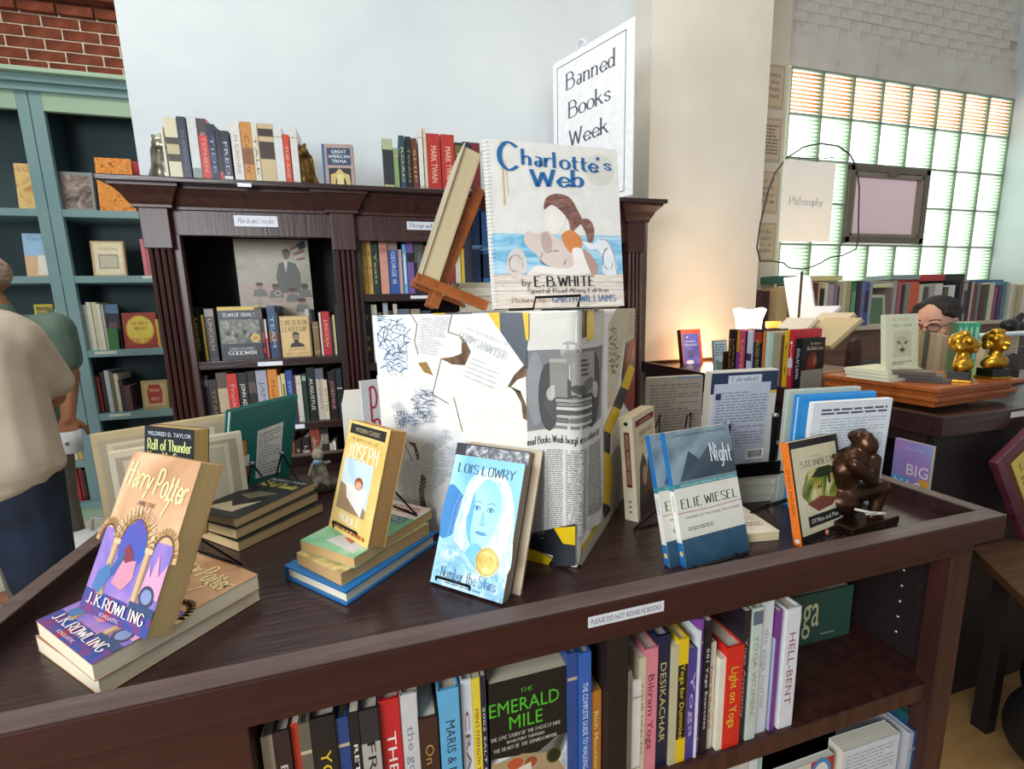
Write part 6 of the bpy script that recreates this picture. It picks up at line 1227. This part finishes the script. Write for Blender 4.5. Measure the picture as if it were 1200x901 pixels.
for i, (x_, y_) in enumerate(((.195, .05), (.352, .04))):
    M = Matrix.Translation(L(x_, y_)) @ Matrix.Rotation(LY+(.4 if i == 0 else -.3), 4, 'Z'); o = empty('gold_bust', M, label='gold bust bookend %s of the green paperbacks' % ('left', 'right')[i], cat='bookend')
    boxo('foot', (-.034, -.03, 0), (.034, .03, .008), GOLD, o, .002); boxo('plinth', (-.03, -.026, .008), (.03, .026, .034), flat('15130f', .3), o, .002)
    blob('bust', [('c', (-.02, 0, .05), .02, (.02, 0, .05), .02), ('e', (0, -.004, .055), (.036, .026, .028)), ('c', (0, 0, .06), .022, (.0, -.002, .095), .016), ('e', (.0, -.006, .12), (.022, .026, .03)), ('e', (0, -.033, .117), (.005, .008, .01)), ('e', (0, .014, .128), (.03, .024, .03)), ('e', (0, -.026, .1), (.01, .01, .008)), ('e', (-.026, .008, .11), (.01, .014, .016)), ('e', (.026, .008, .11), (.01, .014, .016)), ('e', (-.02, -.012, .132), (.01, .012, .01)), ('e', (.02, -.012, .132), (.01, .012, .01)), ('e', (-.01, .0, .155), (.012, .014, .01)), ('e', (.012, .004, .154), (.012, .014, .01))], GOLD, .004, 1, o)
# tan books and page stacks behind the platform
for i, (x0, x1, y0, c__) in enumerate(((1062, 1067, 388, 'b89a6c'), (1067.5, 1073, 387, '5a5644'), (1073.5, 1080, 390, 'c8a87c'), (1080.5, 1088, 391, 'd8bc90'), (1088.5, 1096, 393, 'c0a47c'), (1096.5, 1104, 393, 'b8946c'))):
    a = aty(x0, y0, 1.385); b = aty(x1, y0, 1.385)
    book(Matrix(((0, -1, 0, b.x), (1, 0, 0, 1.385-.12), (0, 0, 1, ZD), (0, 0, 0, 1))), .11, a.z-ZD, max(.004, b.x-a.x-.0006), cover=c__, page='d8c8a4', name='shelved_book', label='%s spine book between the oak platform and the seated person, %s from left' % (cname(c__), ORD[i])) if 0 else book(Matrix(((0, -1, 0, b.x), (1, 0, 0, 1.33), (0, 0, 1, ZD), (0, 0, 0, 1))), .06, a.z-ZD, max(.004, b.x-a.x-.0006), cover=c__, page='d8c8a4', name='shelved_book', label='%s spine book between the oak platform and the seated person, %s from left' % (cname(c__), ORD[i]))
def fr(f): f.rect(0, 0, 1, 1, 'cdbb98'); f.lines(.45, .05, .95, .95, 14, '9a8a70', wpl=5); f.lines(.04, .05, .4, .95, 14, 'b0a080', wpl=3)
a_ = aty(1150, 395, 1.33); b_ = aty(1192, 396, 1.33)
book(pose(a_.x, 1.31, ZD, .05), b_.x-a_.x, a_.z-ZD, .03, cover='cdbb98', page='d8c8a4', front=fr, side='r', name='hardcover_book', label='tan book with rows of print standing right of the gold busts')
mz = a_.z+.0005; boxo('magazine', (a_.x-.02, 1.30, mz), (b_.x+.12, 1.37, mz+.006), flat('a8b8c8', .4)); tag(bpy.data.objects['magazine'], 'pale blue magazine lying on the tan book right of the gold busts', 'magazine')
boxo('magazine', (a_.x+.0, 1.305, mz+.0065), (b_.x+.15, 1.375, mz+.012), flat('e0e4e4', .4)); tag(bpy.data.objects['magazine.001'], 'white magazine lying uppermost on the tan book right of the gold busts', 'magazine')
# chairs inside the desk
CH = wood('chair_wood', '24120e', '43241c', .35, (8, 8, 2))
def carved(px, w_, Yc, ytop, lb):
    t_ = aty(px, ytop, Yc); o = empty('carved_bookend', V((t_.x, Yc, ZD)), label=lb, cat='bookend'); h_ = t_.z-ZD; mb = MB()
    prof = [(-.5, 0), (-.5, .35), (-.42, .55), (-.46, .72), (-.3, .93), (0, 1), (.3, .93), (.46, .72), (.42, .55), (.5, .35), (.5, 0)]
    mb.prism([(a*w_, b*h_) for a, b in prof], -.012, .012, CH, Matrix(((1, 0, 0, 0), (0, 0, -1, 0), (0, 1, 0, 0), (0, 0, 0, 1)))); mb.build('carved_panel', o, bevel=.003); boxo('foot', (-w_*.5, -.03, 0), (w_*.5, .05, .012), CH, o, .002)
carved(1184, .105, 1.2, 413, 'dark carved wooden bookend with an arched top at the right of the side desk')
carved(1002, .07, 1.42, 396, 'small dark carved wooden bookend left of the pale yellow-green standing book')
THIN, _n, _l, _p = newmat('thin_paper'); _p.inputs['Base Color'].default_value = (.95, .97, .98, 1); _t = _n.new('ShaderNodeBsdfTranslucent'); _t.inputs[0].default_value = (.95, .97, .98, 1); _m = _n.new('ShaderNodeMixShader'); _m.inputs[0].default_value = .75; _l.new(_p.outputs[0], _m.inputs[1]); _l.new(_t.outputs[0], _m.inputs[2]); _l.new(_m.outputs[0], _n['Material Output'].inputs[0])
# ================================================================== PHILOSOPHY SIGN STAND
PY = 1.72
hp = aty(940, 318, PY); sd = empty('sign_stand', V((hp.x, PY, ZD)), label='thin wrought wire ring stand holding a white paper sign', cat='sign stand')
IR = flat('3c3430', .45, .4); o_ = V(sd.location)
mb = MB(); mb.tube([V((0, 0, .0)), hp-o_], .006, IR); mb.lathe([(.05, 0), (.05, .006), (.012, .02)], (0, 0, 0), IR); mb.build('pole', sd)
ring = [(940, 315), (925, 314), (918, 308), (905, 306), (891, 306), (887, 290), (891, 262), (900, 225), (908, 203), (922, 185), (942, 172), (962, 168), (982, 171), (996, 181), (1004, 196), (1007, 220), (1006, 260), (1006, 280), (1003, 292), (988, 299), (972, 302), (960, 309), (948, 314)]
mb = MB(); mb.tube([aty(x, y, PY)-o_ for x, y in ring], .0035, IR, 6, True); mb.build('wire_ring', sd)
mb = MB(); mb.tube([aty(x, y, PY-.01)-o_ for x, y in ((922, 183), (940, 185), (965, 186), (978, 184))], .002, IR); mb.tube([aty(x, y, PY-.01)-o_ for x, y in ((938, 184), (934, 190), (938, 194), (941, 190))], .0015, IR); mb.tube([aty(968, 170, PY)-o_, aty(968, 186, PY-.01)-o_], .0015, IR); mb.build('sign_clip', sd)
a_ = aty(921, 187, PY-.015); b_ = aty(980, 185, PY-.015); c_ = aty(917, 283, PY-.015)
sp_ = empty('paper_sign', V((a_.x-.01, PY-.016, c_.z)), label='white paper sign with pale lettering hanging in the wire ring stand', cat='sign')
boxo('paper_sheet', (0, 0, 0), (b_.x-a_.x+.01, .002, a_.z-c_.z), THIN, sp_); f = Face((0, 0, 0), (1, 0, 0), (0, 0, 1), b_.x-a_.x+.01, a_.z-c_.z); f.T('Philosophy', .14, .46, .8, .56, '9aaab0', True); f.build('sign_print', sp_)
# heap of open white books on the back part of the desk
for i, (x, y, z_, yw_, ln_, w_, h_, t_) in enumerate(((1.79, 1.55, .0, .2, .5, .16, .2, .02), (1.84, 1.60, .0, .15, .62, .17, .22, .025), (1.90, 1.68, .0, .1, .75, .2, .24, .03), (1.76, 1.86, .0, -.3, .45, .1, .3, .01))):
    pass
for i, (x0, y0, x1, y1, Yd, w_, c__) in enumerate(((938, 392, 958, 372, 1.62, .16, 'e0d8c8'), (948, 392, 985, 358, 1.66, .18, 'e8ebf0'), (960, 400, 1002, 366, 1.55, .16, 'd8c9a8'), (973, 405, 1010, 372, 1.48, .17, 'cdb88e'))):
    a = aty(x0, y0, Yd); b = aty(x1, y1, Yd); d = b-a; l = d.length; ang = math.atan2(d.z, d.x)
    M = Matrix.Translation(a) @ Matrix.Rotation(-ang, 4, 'Y') @ Matrix.Rotation(.0, 4, 'X')
    oo = empty('open_book', M, label=['cream book leaning in the heap of open books right of the sign pole', 'white open book leaning highest in the heap beside the sign pole', 'beige book in the middle of the heap of open books', 'tan book leaning nearest the viewer in the heap of open books'][i], cat='book', group=None)
    boxo('page_block', (0, 0, -.018), (l, w_, 0), paper(c__), oo, .002); boxo('cover', (-.003, -.004, -.0205), (l+.003, w_+.004, -.0182), flat('8a7a5c', .5), oo)
boxo('book_rest', (1.72, 1.42, ZD), (1.98, 1.84, ZD+.055), wood('rest_wood', '7a4a2a', '9a6a44', .5)); tag(bpy.data.objects['book_rest'], 'brown wooden tray under the heap of open books on the side desk', 'tray')
a = aty(934, 324, 1.95); b = aty(953, 372, 1.95)
oo = empty('white_board', V((b.x, 1.95, ZD)), label='white card leaning steeply behind the sign pole', cat='card'); d = a-b; plank('card_sheet', V((b.x, 1.95, ZD+.02)), a, .16, .012, flat('e8eef0', .5), oo)
# ================================================================== LOW BOOKCASE UNDER THE BLOCK WINDOW
WY = 2.55; WZT = aty(1140, 376, WY).z
lo = empty('low_bookcase', V((4, 2.75, 0)), label='long low wooden bookcase under the glass block window, packed with books', cat='bookcase')
def lp_(n, a, b, m, bev=.003): c = lo.location; return boxo(n, tuple(a[i]-c[i] for i in range(3)), tuple(b[i]-c[i] for i in range(3)), m, lo, bev)
lp_('top', (2.4, WY-.02, WZT-.03), (5.55, 2.845, WZT), flat('c8bca4', .6)); lp_('front_panel', (2.42, WY+.02, 0), (5.53, WY+.04, WZT-.03), wood('low_case', '5a4030', '7a5c48', .5)); lp_('end_panel', (2.42, WY+.02, 0), (2.45, 2.84, WZT-.03), flat('6a5040', .5))
wr_ = [(887, 894, 340, '4a241c'), (894.5, 903, 341, '3a1a14'), (912, 925, 337, 'c8ab80'), (925.5, 934, 338, 'b89a6c')]
row('under the window, left of the sign pole', WY+.12, WZT, wr_, .14, 0, 'books left of the sign pole on the low window bookcase')
wr_ = [(944, 950, 326, '3a5a54'), (951, 954.5, 330, '8a7a5c'), (955, 959.5, 331, '6a2a24'), (960, 962.5, 331, 'b8a47c'), (963, 967.5, 338, '1e1a1a'), (968, 971.5, 331, 'd8d0b0'), (972, 975.5, 333, 'a89ab0'), (976, 979, 333, 'b8a0a4'), (979.5, 982.5, 333, '8a7a94'), (983, 985, 336, '4a4440'), (985.5, 989, 330, 'b8ac88'), (989.5, 993.5, 329, 'c8c4a4'), (994, 999.5, 329, 'b0a070'), (1000, 1005, 331, '3a7a54', None, '', [(.2, .8, '6a9a7a')]), (1005.5, 1010.5, 329, '2a2426'), (1011, 1015.5, 329, '6a6a9a'), (1016, 1020.5, 330, '3a5a9a', None, '', [(.3, .8, '1c2440')]), (1021, 1024, 331, '9a9aa0'), (1045, 1048, 337, '7a6a6a'), (1048.5, 1053, 331, 'a8a4a0'), (1053.5, 1058, 333, 'a85a64'), (1058.5, 1062, 333, '2c2424'), (1062.5, 1068, 332, '8a8478'), (1068.5, 1079, 331, 'd85a30'), (1079.5, 1083, 334, 'c8c0b0'), (1083.5, 1089, 336, '4a4a4c'), (1089.5, 1097, 333, 'a8a49a'), (1097.5, 1106, 332, 'd8d4cc'), (1106.5, 1112, 336, '5a4a44'), (1112.5, 1120, 334, 'd8d8d0')]
row('under the window, sign pole to person', WY, WZT, wr_, .17, 0, 'books on the left half of the low window bookcase')
wr_ = [(1127, 1131, 328, '2a2a30'), (1131.5, 1135, 331, 'a8a090', None, '', [(.2, .8, '3a3a3a')]), (1135.5, 1140, 330, '151214'), (1140.5, 1142.5, 330, 'd8b0a8'), (1143, 1147.5, 332, '6a3428'), (1148, 1152, 332, '6a7a6a'), (1152.5, 1157, 335, '5a1c20'), (1157.5, 1161.5, 333, '3a5a34'), (1162, 1166.5, 331, 'd8ccb0'), (1167, 1171.5, 336, '8a4a6a'), (1172, 1176.5, 334, '4a2a5a'), (1177, 1181, 330, '4a7a8a'), (1182, 1185, 331, 'a8b09c'), (1185.5, 1189, 333, 'd8d4c4'), (1189.5, 1194, 333, 'c8b894'), (1194.5, 1200, 334, 'b8a884'), (1200.5, 1207, 332, 'd8d0b8')]
row('under the window, right of the person', WY, WZT, wr_, .17, 0, 'books on the right half of the low window bookcase')
def laid(x0, x1, yt, th, c__, lb, Yd=WY+.03):
    a = aty(x0, yt, Yd); b = aty(x1, yt, Yd); o = boxo('laid_book', (a.x, Yd, a.z-th), (b.x, Yd+.2, a.z), flat(c__, .5)); return tag(o, lb, 'book')
laid(954, 988, 323, .035, 'd8d090', 'yellow flat book lying on top of the tan spines of the low window bookcase'); laid(1023, 1047, 334, .02, 'd8d8a8', 'cream flat book lying above the gap on the low window bookcase')
laid(1044, 1079, 322, .035, '8aa09c', 'grey-green flat book lying behind the orange spine on the low window bookcase', WY+.1); laid(1084, 1108, 321.5, .05, 'b8343c', 'red flat book lying high behind the person on the low window bookcase', WY+.1); laid(1108.5, 1131, 321, .07, '1f1c1e', 'black flat book lying high behind the person beside the red one', WY+.1); laid(912, 934, 323, .05, '3a6a60', 'dark green flat book lying left of the sign pole on the window bookcase', WY+.14)
a = aty(1025, 345, WY); b = aty(1042, 345, WY); book(pose(a.x, WY+.02, WZT, 0, .1), b.x-a.x+.02, a.z-WZT, .015, cover='cfc8b4', front=lambda f: (f.rect(.06, .04, .84, .9, '5a7a5c'),), name='display_book', label='green picture book in a pale frame facing out on the low window bookcase', detail=0)
a = aty(1141, 328, WY+.18); b = aty(1178, 328, WY+.18); book(pose(a.x, WY+.19, WZT, 0, 0), b.x-a.x, a.z-WZT, .02, cover='2a5a9a', name='large_book', label='large blue book standing behind the spines right of the person', detail=0)
fg = aty(1186, 383, WY-.35); o = empty('dark_figurine', V((fg.x, WY-.35, .0)), label='dark horned figurine on a tall stand at the right edge of the picture', cat='figurine')
boxo('pedestal', (-.09, -.08, 0), (.09, .08, fg.z-.14), CH, o); zf = fg.z-.14
blob('figurine_body', [('e', (0, 0, zf+.06), (.08, .06, .07)), ('e', (-.03, 0, zf+.15), (.06, .05, .05)), ('c', (.02, 0, zf+.17), .03, (.08, 0, zf+.22), .025), ('c', (-.07, 0, zf+.1), .025, (-.09, -.01, zf+.0), .02), ('e', (.07, 0, zf+.12), (.05, .05, .06))], flat('24201e', .35), .009, 1, o)
# plaque on the bench
P0_ = atz(1203, 634, .603); PM = pose(P0_.x, .80, .603, 0, .06, .54); pl_ = empty('framed_plaque', PM, label='wooden framed plaque with a yellow card leaning on the bench at the right edge', cat='plaque')
MF = wood('plaque_frame', '4a1c2a', '6a3040', .35)
for a, b in (((0, 0, 0), (.03, .02, .30)), ((.22, 0, 0), (.25, .02, .30)), ((.03, 0, 0), (.22, .02, .03)), ((.03, 0, .27), (.22, .02, .30))): boxo('frame_bar', a, b, MF, pl_, .002)
boxo('backing', (.03, .008, .03), (.22, .016, .27), flat('5a2c1c', .5), pl_); boxo('card', (.06, .005, .05), (.2, .008, .25), flat('d8bc5c', .6), pl_)
f = Face((.06, .005, .05), (1, 0, 0), (0, 0, 1), .14, .2); f.T('Enjoy', .15, .78, .8, .9, '6a5a2c', True); f.lines(.1, .1, .9, .7, 7, '8a7434', wpl=4); f.build('card_print', pl_)
# a dark bag under the bench
bg = empty('dark_bag', V((1.75, .62, 0)), label='dark bag on the floor under the bench', cat='bag'); blob('bag_body', [('e', (0, 0, .13), (.16, .12, .13)), ('e', (.1, .05, .2), (.1, .1, .1)), ('c', (-.06, 0, .2), .04, (.1, .02, .26), .03)], flat('17120f', .6), .014, 1, bg)
# ================================================================== PEOPLE
def Ls(els, T):
    out = []; R3 = T.to_3x3().to_4x4()
    for e in els:
        if e[0] == 'c': out.append(('c', T @ V(e[1]), e[2], T @ V(e[3]), e[4]))
        else: out.append(('e', T @ V(e[1]), e[2], R3))
    return out
HEAD = [('e', (0, -.012, .02), (.074, .094, .088)), ('e', (0, .012, -.035), (.058, .072, .07)), ('e', (0, .04, -.078), (.034, .034, .026)), ('c', (0, .088, .01), .008, (0, .103, -.024), .0115), ('e', (-.012, .094, -.028), (.008, .008, .007)), ('e', (.012, .094, -.028), (.008, .008, .007)),
        ('e', (-.032, .077, .02), (.022, .012, .009)), ('e', (.032, .077, .02), (.022, .012, .009)), ('e', (-.076, -.005, -.01), (.009, .018, .03)), ('e', (.076, -.005, -.01), (.009, .018, .03)), ('e', (0, .088, -.053), (.023, .010, .006)), ('e', (0, .086, -.063), (.018, .010, .006)), ('e', (-.044, .058, -.03), (.018, .018, .02)), ('e', (.044, .058, -.03), (.018, .018, .02))]
def hand(w_, d, up, side, sc=1.0, curl=.5):
    """wrist point, direction, back-of-hand normal; five separate bent fingers, thumb from the side of the palm"""
    w_ = V(w_); d = V(d).normalized(); up = (V(up)-d*V(up).dot(d)).normalized(); s = d.cross(up)*side; out = [('c', w_, .025*sc, w_+d*.03*sc, .026*sc)]
    pc = w_+d*.085*sc
    for k, (o_, l) in enumerate(((-.03, .07), (-.01, .082), (.011, .076), (.03, .06))):
        b0 = w_+d*.03*sc+s*o_*.6*sc; b1 = pc+s*o_*sc; out.append(('c', b0, .015*sc, b1, .0105*sc))
        d1 = (d*math.cos(curl*.7)-up*math.sin(curl*.7)); d2 = (d*math.cos(curl*1.7)-up*math.sin(curl*1.7)); d3 = (d*math.cos(curl*2.6)-up*math.sin(curl*2.6))
        p1 = b1+d1*l*.45*sc; p2 = p1+d2*l*.32*sc; p3 = p2+d3*l*.26*sc
        out += [('c', b1, .0098*sc, p1, .009*sc), ('c', p1, .009*sc, p2, .008*sc), ('c', p2, .008*sc, p3, .0068*sc)]
    t0 = w_+d*.03*sc-s*.022*sc; t1 = t0+(d*.6-s*.7-up*.3)*.045*sc; t2 = t1+(d*.85-s*.2-up*.45)*.035*sc
    out += [('c', t0, .013*sc, t1, .011*sc), ('c', t1, .011*sc, t2, .0085*sc)]; return out
def face_bits(par, T, brow='2a1c18', iris='2a1c14', shut=False):
    mb = MB(); R3 = T.to_3x3().to_4x4()
    for s in (-1, 1):
        if not shut: mb.ico(T @ V((s*.031, .083, .017)), (.0125, .006, .006), flat('e8e4e0', .3), R3, 2); mb.ico(T @ V((s*.031, .0885, .016)), (.005, .002, .005), flat(iris, .2), R3, 2)
        mb.tube([T @ V((s*.014, .092, .036)), T @ V((s*.034, .09, .041)), T @ V((s*.052, .077, .035))], .0028, flat(brow, .8)); mb.tube([T @ V((s*.018, .091, .023)), T @ V((s*.032, .091, .0255)), T @ V((s*.046, .084, .021))], .0014, flat('4a2c24', .6))
    mb.tube([T @ V((-.022, .089, -.058)), T @ V((0, .0975, -.0575)), T @ V((.022, .089, -.058))], .0022, flat('8a4a44', .5)); mb.build('face_features', par)
def torso(h, wsc=1): return [('e', (0, 0, h*.53), (.155*wsc, .11, .10)), ('e', (0, 0, h*.60), (.15*wsc, .105, .12)), ('e', (0, .01, h*.70), (.165*wsc, .11, .15)), ('c', (-.14*wsc, 0, h*.80), .055, (.14*wsc, 0, h*.80), .055), ('c', (0, -.01, h*.8), .07, (0, 0, h*.87), .052)]
def legs(h): return [x for s in (-1, 1) for x in (('c', (s*.09, 0, h*.51), .085, (s*.1, .01, h*.28), .058), ('c', (s*.1, .01, h*.28), .055, (s*.105, -.01, .08), .038), ('c', (s*.105, -.02, .04), .036, (s*.115, .13, .03), .03))]
# man in the beige shirt, nearest, back toward us
h = 1.68; P1 = empty('person', Matrix.Translation((-1.27, 1.76, 0)) @ Matrix.Rotation(.35, 4, 'Z'), label='person in a beige shirt and dark trousers standing at the left edge, back turned', cat='person')
HT = Matrix.Translation((0, .03, h*.925)); RA = [('c', (-.18, 0, h*.79), .05, (-.21, .12, h*.64), .042), ('c', (-.21, .12, h*.64), .04, (-.08, .31, h*.62), .028), ('c', (.15, 0, h*.77), .05, (.18, .12, h*.64), .042), ('c', (.18, .12, h*.64), .04, (.06, .30, h*.62), .028)]
blob('body', torso(h*.985, .8)+legs(h)+Ls(HEAD, HT)+RA+hand((-.075, .32, h*.62), (.2, 1, 0), (0, 0, 1), 1)+hand((.055, .31, h*.62), (-.2, 1, 0), (0, 0, 1), -1), SKIN, .0075, 3, P1)
blob('shirt', [('c', (-.06, 0, h*.53), .15, (-.07, 0, h*.74), .125), ('c', (.06, 0, h*.53), .15, (.07, 0, h*.74), .125), ('e', (0, 0, h*.515), (.215, .16, .07)), ('c', (-.12, 0, h*.772), .08, (.12, 0, h*.772), .08), ('c', (-.06, 0, h*.795), .075, (.06, 0, h*.795), .075), ('c', (0, 0, h*.8), .09, (0, 0, h*.85), .072), ('c', (-.15, 0, h*.765), .07, (-.2, .1, h*.67), .06), ('c', (.15, 0, h*.765), .07, (.195, .1, h*.67), .06)], SHIRT, .012, 2, P1)
blob('trousers', [x for s in (-1, 1) for x in (('c', (s*.09, 0, h*.53), .115, (s*.1, .01, h*.28), .085), ('c', (s*.1, .01, h*.28), .082, (s*.105, -.01, .07), .07))]+[('e', (0, 0, h*.53), (.18, .135, .08))], PANTS, .012, 2, P1)
mb = MB(); mb.ico((0, -.01, h*.955), (.08, .1, .07), HAIRD, None, 3); mb.build('hair', P1)
face_bits(P1, HT)
mb = MB(); [mb.ico((s*.115, .05, .035), (.05, .14, .04), flat('2a2420', .5), None, 3) for s in (-1, 1)]; mb.build('shoes', P1)
# man in the green polo behind
P2M = Matrix.Translation((-1.69, 2.62, 0)) @ Matrix.Rotation(1.15, 4, 'Z'); P2 = empty('person', P2M, label='person with short greying hair in a green polo shirt behind the one in beige', cat='person'); I2 = P2M.inverted(); h = 1.64
HT2 = Matrix.Translation((0, .03, h*.93))
sh = I2 @ V((-1.43, 2.52, 1.30)); el = I2 @ V((-1.42, 2.54, 1.08)); wrp = I2 @ V((-1.38, 2.42, .92))
BD = torso(h, .95)+legs(h)+Ls(HEAD, HT2)+[('c', sh, .05, el, .042), ('c', el, .04, wrp, .026), ('c', (-.19, 0, h*.8), .05, (-.22, .05, h*.63), .04), ('c', (-.22, .05, h*.63), .038, (-.2, .2, h*.55), .026)]
hd = (wrp-el).normalized()
blob('body', BD+hand(wrp, hd+V((0, 0, -.2)), I2.to_3x3() @ V((.3, -.6, .6)), 1, 1, .75)+hand((-.2, .21, h*.545), (0, 1, -.5), (0, .4, 1), 1), SKIN, .007, 2, P2)
blob('polo_shirt', [('e', (0, 0, h*.53), (.18, .14, .1)), ('e', (0, 0, h*.6), (.18, .14, .13)), ('e', (0, .0, h*.7), (.19, .14, .16)), ('c', (-.15, 0, h*.79), .075, (.15, 0, h*.79), .075), ('c', (0, 0, h*.8), .08, (0, 0, h*.845), .066), ('c', sh, .078, sh.lerp(el, .62), .07), ('c', (-.19, 0, h*.79), .075, (-.215, .03, h*.68), .068), ('c', (.12, 0, h*.79), .07, sh, .078)], POLO, .011, 2, P2)
blob('trousers', [x for s in (-1, 1) for x in (('c', (s*.09, 0, h*.53), .11, (s*.1, .01, h*.28), .08), ('c', (s*.1, .01, h*.28), .078, (s*.105, -.01, .07), .066))]+[('e', (0, 0, h*.52), (.17, .13, .08))], flat('6a6252', .9), .012, 2, P2)
mb = MB(); mb.ico(HT2 @ V((0, -.028, .032)), (.078, .088, .082), HAIRG, None, 3); mb.build('hair', P2); face_bits(P2, HT2)
cp = P2M @ wrp; o = empty('glass_cup', V((cp.x+.02, cp.y-.05, cp.z-.16)), label='white patterned cup held in the lowered hand of the person in green', cat='cup'); mb = MB(); mb.lathe([(.026, 0), (.036, .004), (.038, .1), (.034, .1), (.032, .01)], (0, 0, 0), flat('d8dcdc', .3)); mb.tube([(.0, -.0385, .05+0), (.008, -.039, .058), (.012, -.038, .05), (.008, -.039, .042)], .002, flat('24262c', .4), 6, True); mb.build('cup_body', o)
# seated woman
hc = V((2.50, 1.52, 1.225)); W = empty('person', V((2.56, 1.66, 0)), label='person with dark pulled-back hair and glasses seated behind the side desk, looking down', cat='person'); w0 = V(W.location)
fw = V((-.93, -.20, -.30)).normalized(); rt_ = fw.cross(V((0, 0, 1))).normalized(); up = rt_.cross(fw)
HT3 = Matrix((rt_, fw, up)).transposed().to_4x4(); HT3.translation = hc-w0
B_ = V((.06, .02, 0)); yr = math.atan2(fw.y, fw.x)-math.pi/2; TB_ = Matrix.Rotation(yr, 4, 'Z')
seat = .46
body = Ls([('e', (0, 0, seat+.06), (.17, .13, .09)), ('e', (0, 0, seat+.2), (.15, .11, .13)), ('e', (0, .01, seat+.38), (.16, .11, .15)), ('c', (-.14, 0, seat+.5), .05, (.14, 0, seat+.5), .05), ('c', (0, 0, seat+.52), .055, (0, .03, seat+.66), .048),
  ('c', (-.09, 0, seat+.02), .085, (-.1, .4, seat), .06), ('c', (-.1, .4, seat), .055, (-.1, .38, .07), .035), ('c', (.09, 0, seat+.02), .085, (.1, .4, seat), .06), ('c', (.1, .4, seat), .055, (.1, .38, .07), .035), ('c', (-.1, .38, .04), .035, (-.1, .5, .03), .028), ('c', (.1, .38, .04), .035, (.1, .5, .03), .028),
  ('c', (-.18, 0, seat+.49), .045, (-.24, .12, seat+.27), .038), ('c', (-.24, .12, seat+.27), .036, (-.12, .3, seat+.3), .026), ('c', (.18, 0, seat+.49), .045, (.24, .12, seat+.27), .038), ('c', (.24, .12, seat+.27), .036, (.12, .3, seat+.3), .026)]+hand((-.115, .31, seat+.3), (.3, 1, 0), (0, 0, 1), 1)+hand((.115, .31, seat+.3), (-.3, 1, 0), (0, 0, 1), -1), TB_)
blob('body', body+Ls(HEAD, HT3), SKINW, .0055, 3, W)
blob('blouse', Ls([('e', (0, 0, seat+.06), (.19, .15, .09)), ('e', (0, 0, seat+.2), (.175, .135, .14)), ('e', (0, .01, seat+.38), (.185, .135, .16)), ('c', (-.15, 0, seat+.49), .068, (.15, 0, seat+.49), .068), ('c', (-.18, 0, seat+.48), .065, (-.24, .12, seat+.28), .055), ('c', (-.24, .12, seat+.28), .052, (-.14, .27, seat+.3), .042), ('c', (.18, 0, seat+.48), .065, (.24, .12, seat+.28), .055), ('c', (.24, .12, seat+.28), .052, (.14, .27, seat+.3), .042)], TB_), flat('20242c', .8), .011, 2, W)
blob('hair', Ls([('e', (0, -.03, .038), (.083, .096, .078)), ('e', (0, -.06, .0), (.074, .07, .085)), ('e', (0, -.13, -.01), (.04, .035, .04)), ('c', (-.05, .02, .075), .024, (.05, .02, .075), .024), ('c', (-.072, .0, .04), .014, (-.06, .045, .06), .014), ('c', (.072, .0, .04), .014, (.06, .045, .06), .014)], HT3), HAIRD, .005, 2, W)
face_bits(W, HT3, shut=True)
gl_ = empty('glasses_tmp', V((0, 0, 0))); bpy.data.objects.remove(gl_)
mb = MB(); GM = flat('17171a', .3)
for s in (-1, 1):
    mb.tube([HT3 @ V((s*.034+.025*math.cos(a), .104, .008+.017*math.sin(a))) for a in [2*math.pi*i/14 for i in range(14)]], .0022, GM, 6, True); mb.tube([HT3 @ V((s*.059, .102, .012)), HT3 @ V((s*.08, .05, .014)), HT3 @ V((s*.082, -.01, .008))], .0022, GM)
mb.tube([HT3 @ V((-.009, .104, .01)), HT3 @ V((0, .107, .013)), HT3 @ V((.009, .104, .01))], .002, GM); g_ = mb.build('glasses', W)
boxo('stool_seat', (2.42, 1.52, .36), (2.72, 1.82, .39), CH); o = bpy.data.objects['stool_seat']; o.name = 'stool'; tag(o, 'dark wooden stool under the seated person with glasses', 'stool')
for dx in (-.13, .13):
    for dy in (-.13, .13): boxo('leg', (dx-.015, dy-.015, -.375), (dx+.015, dy+.015, -.015), CH, o)
bpy.context.view_layer.update()
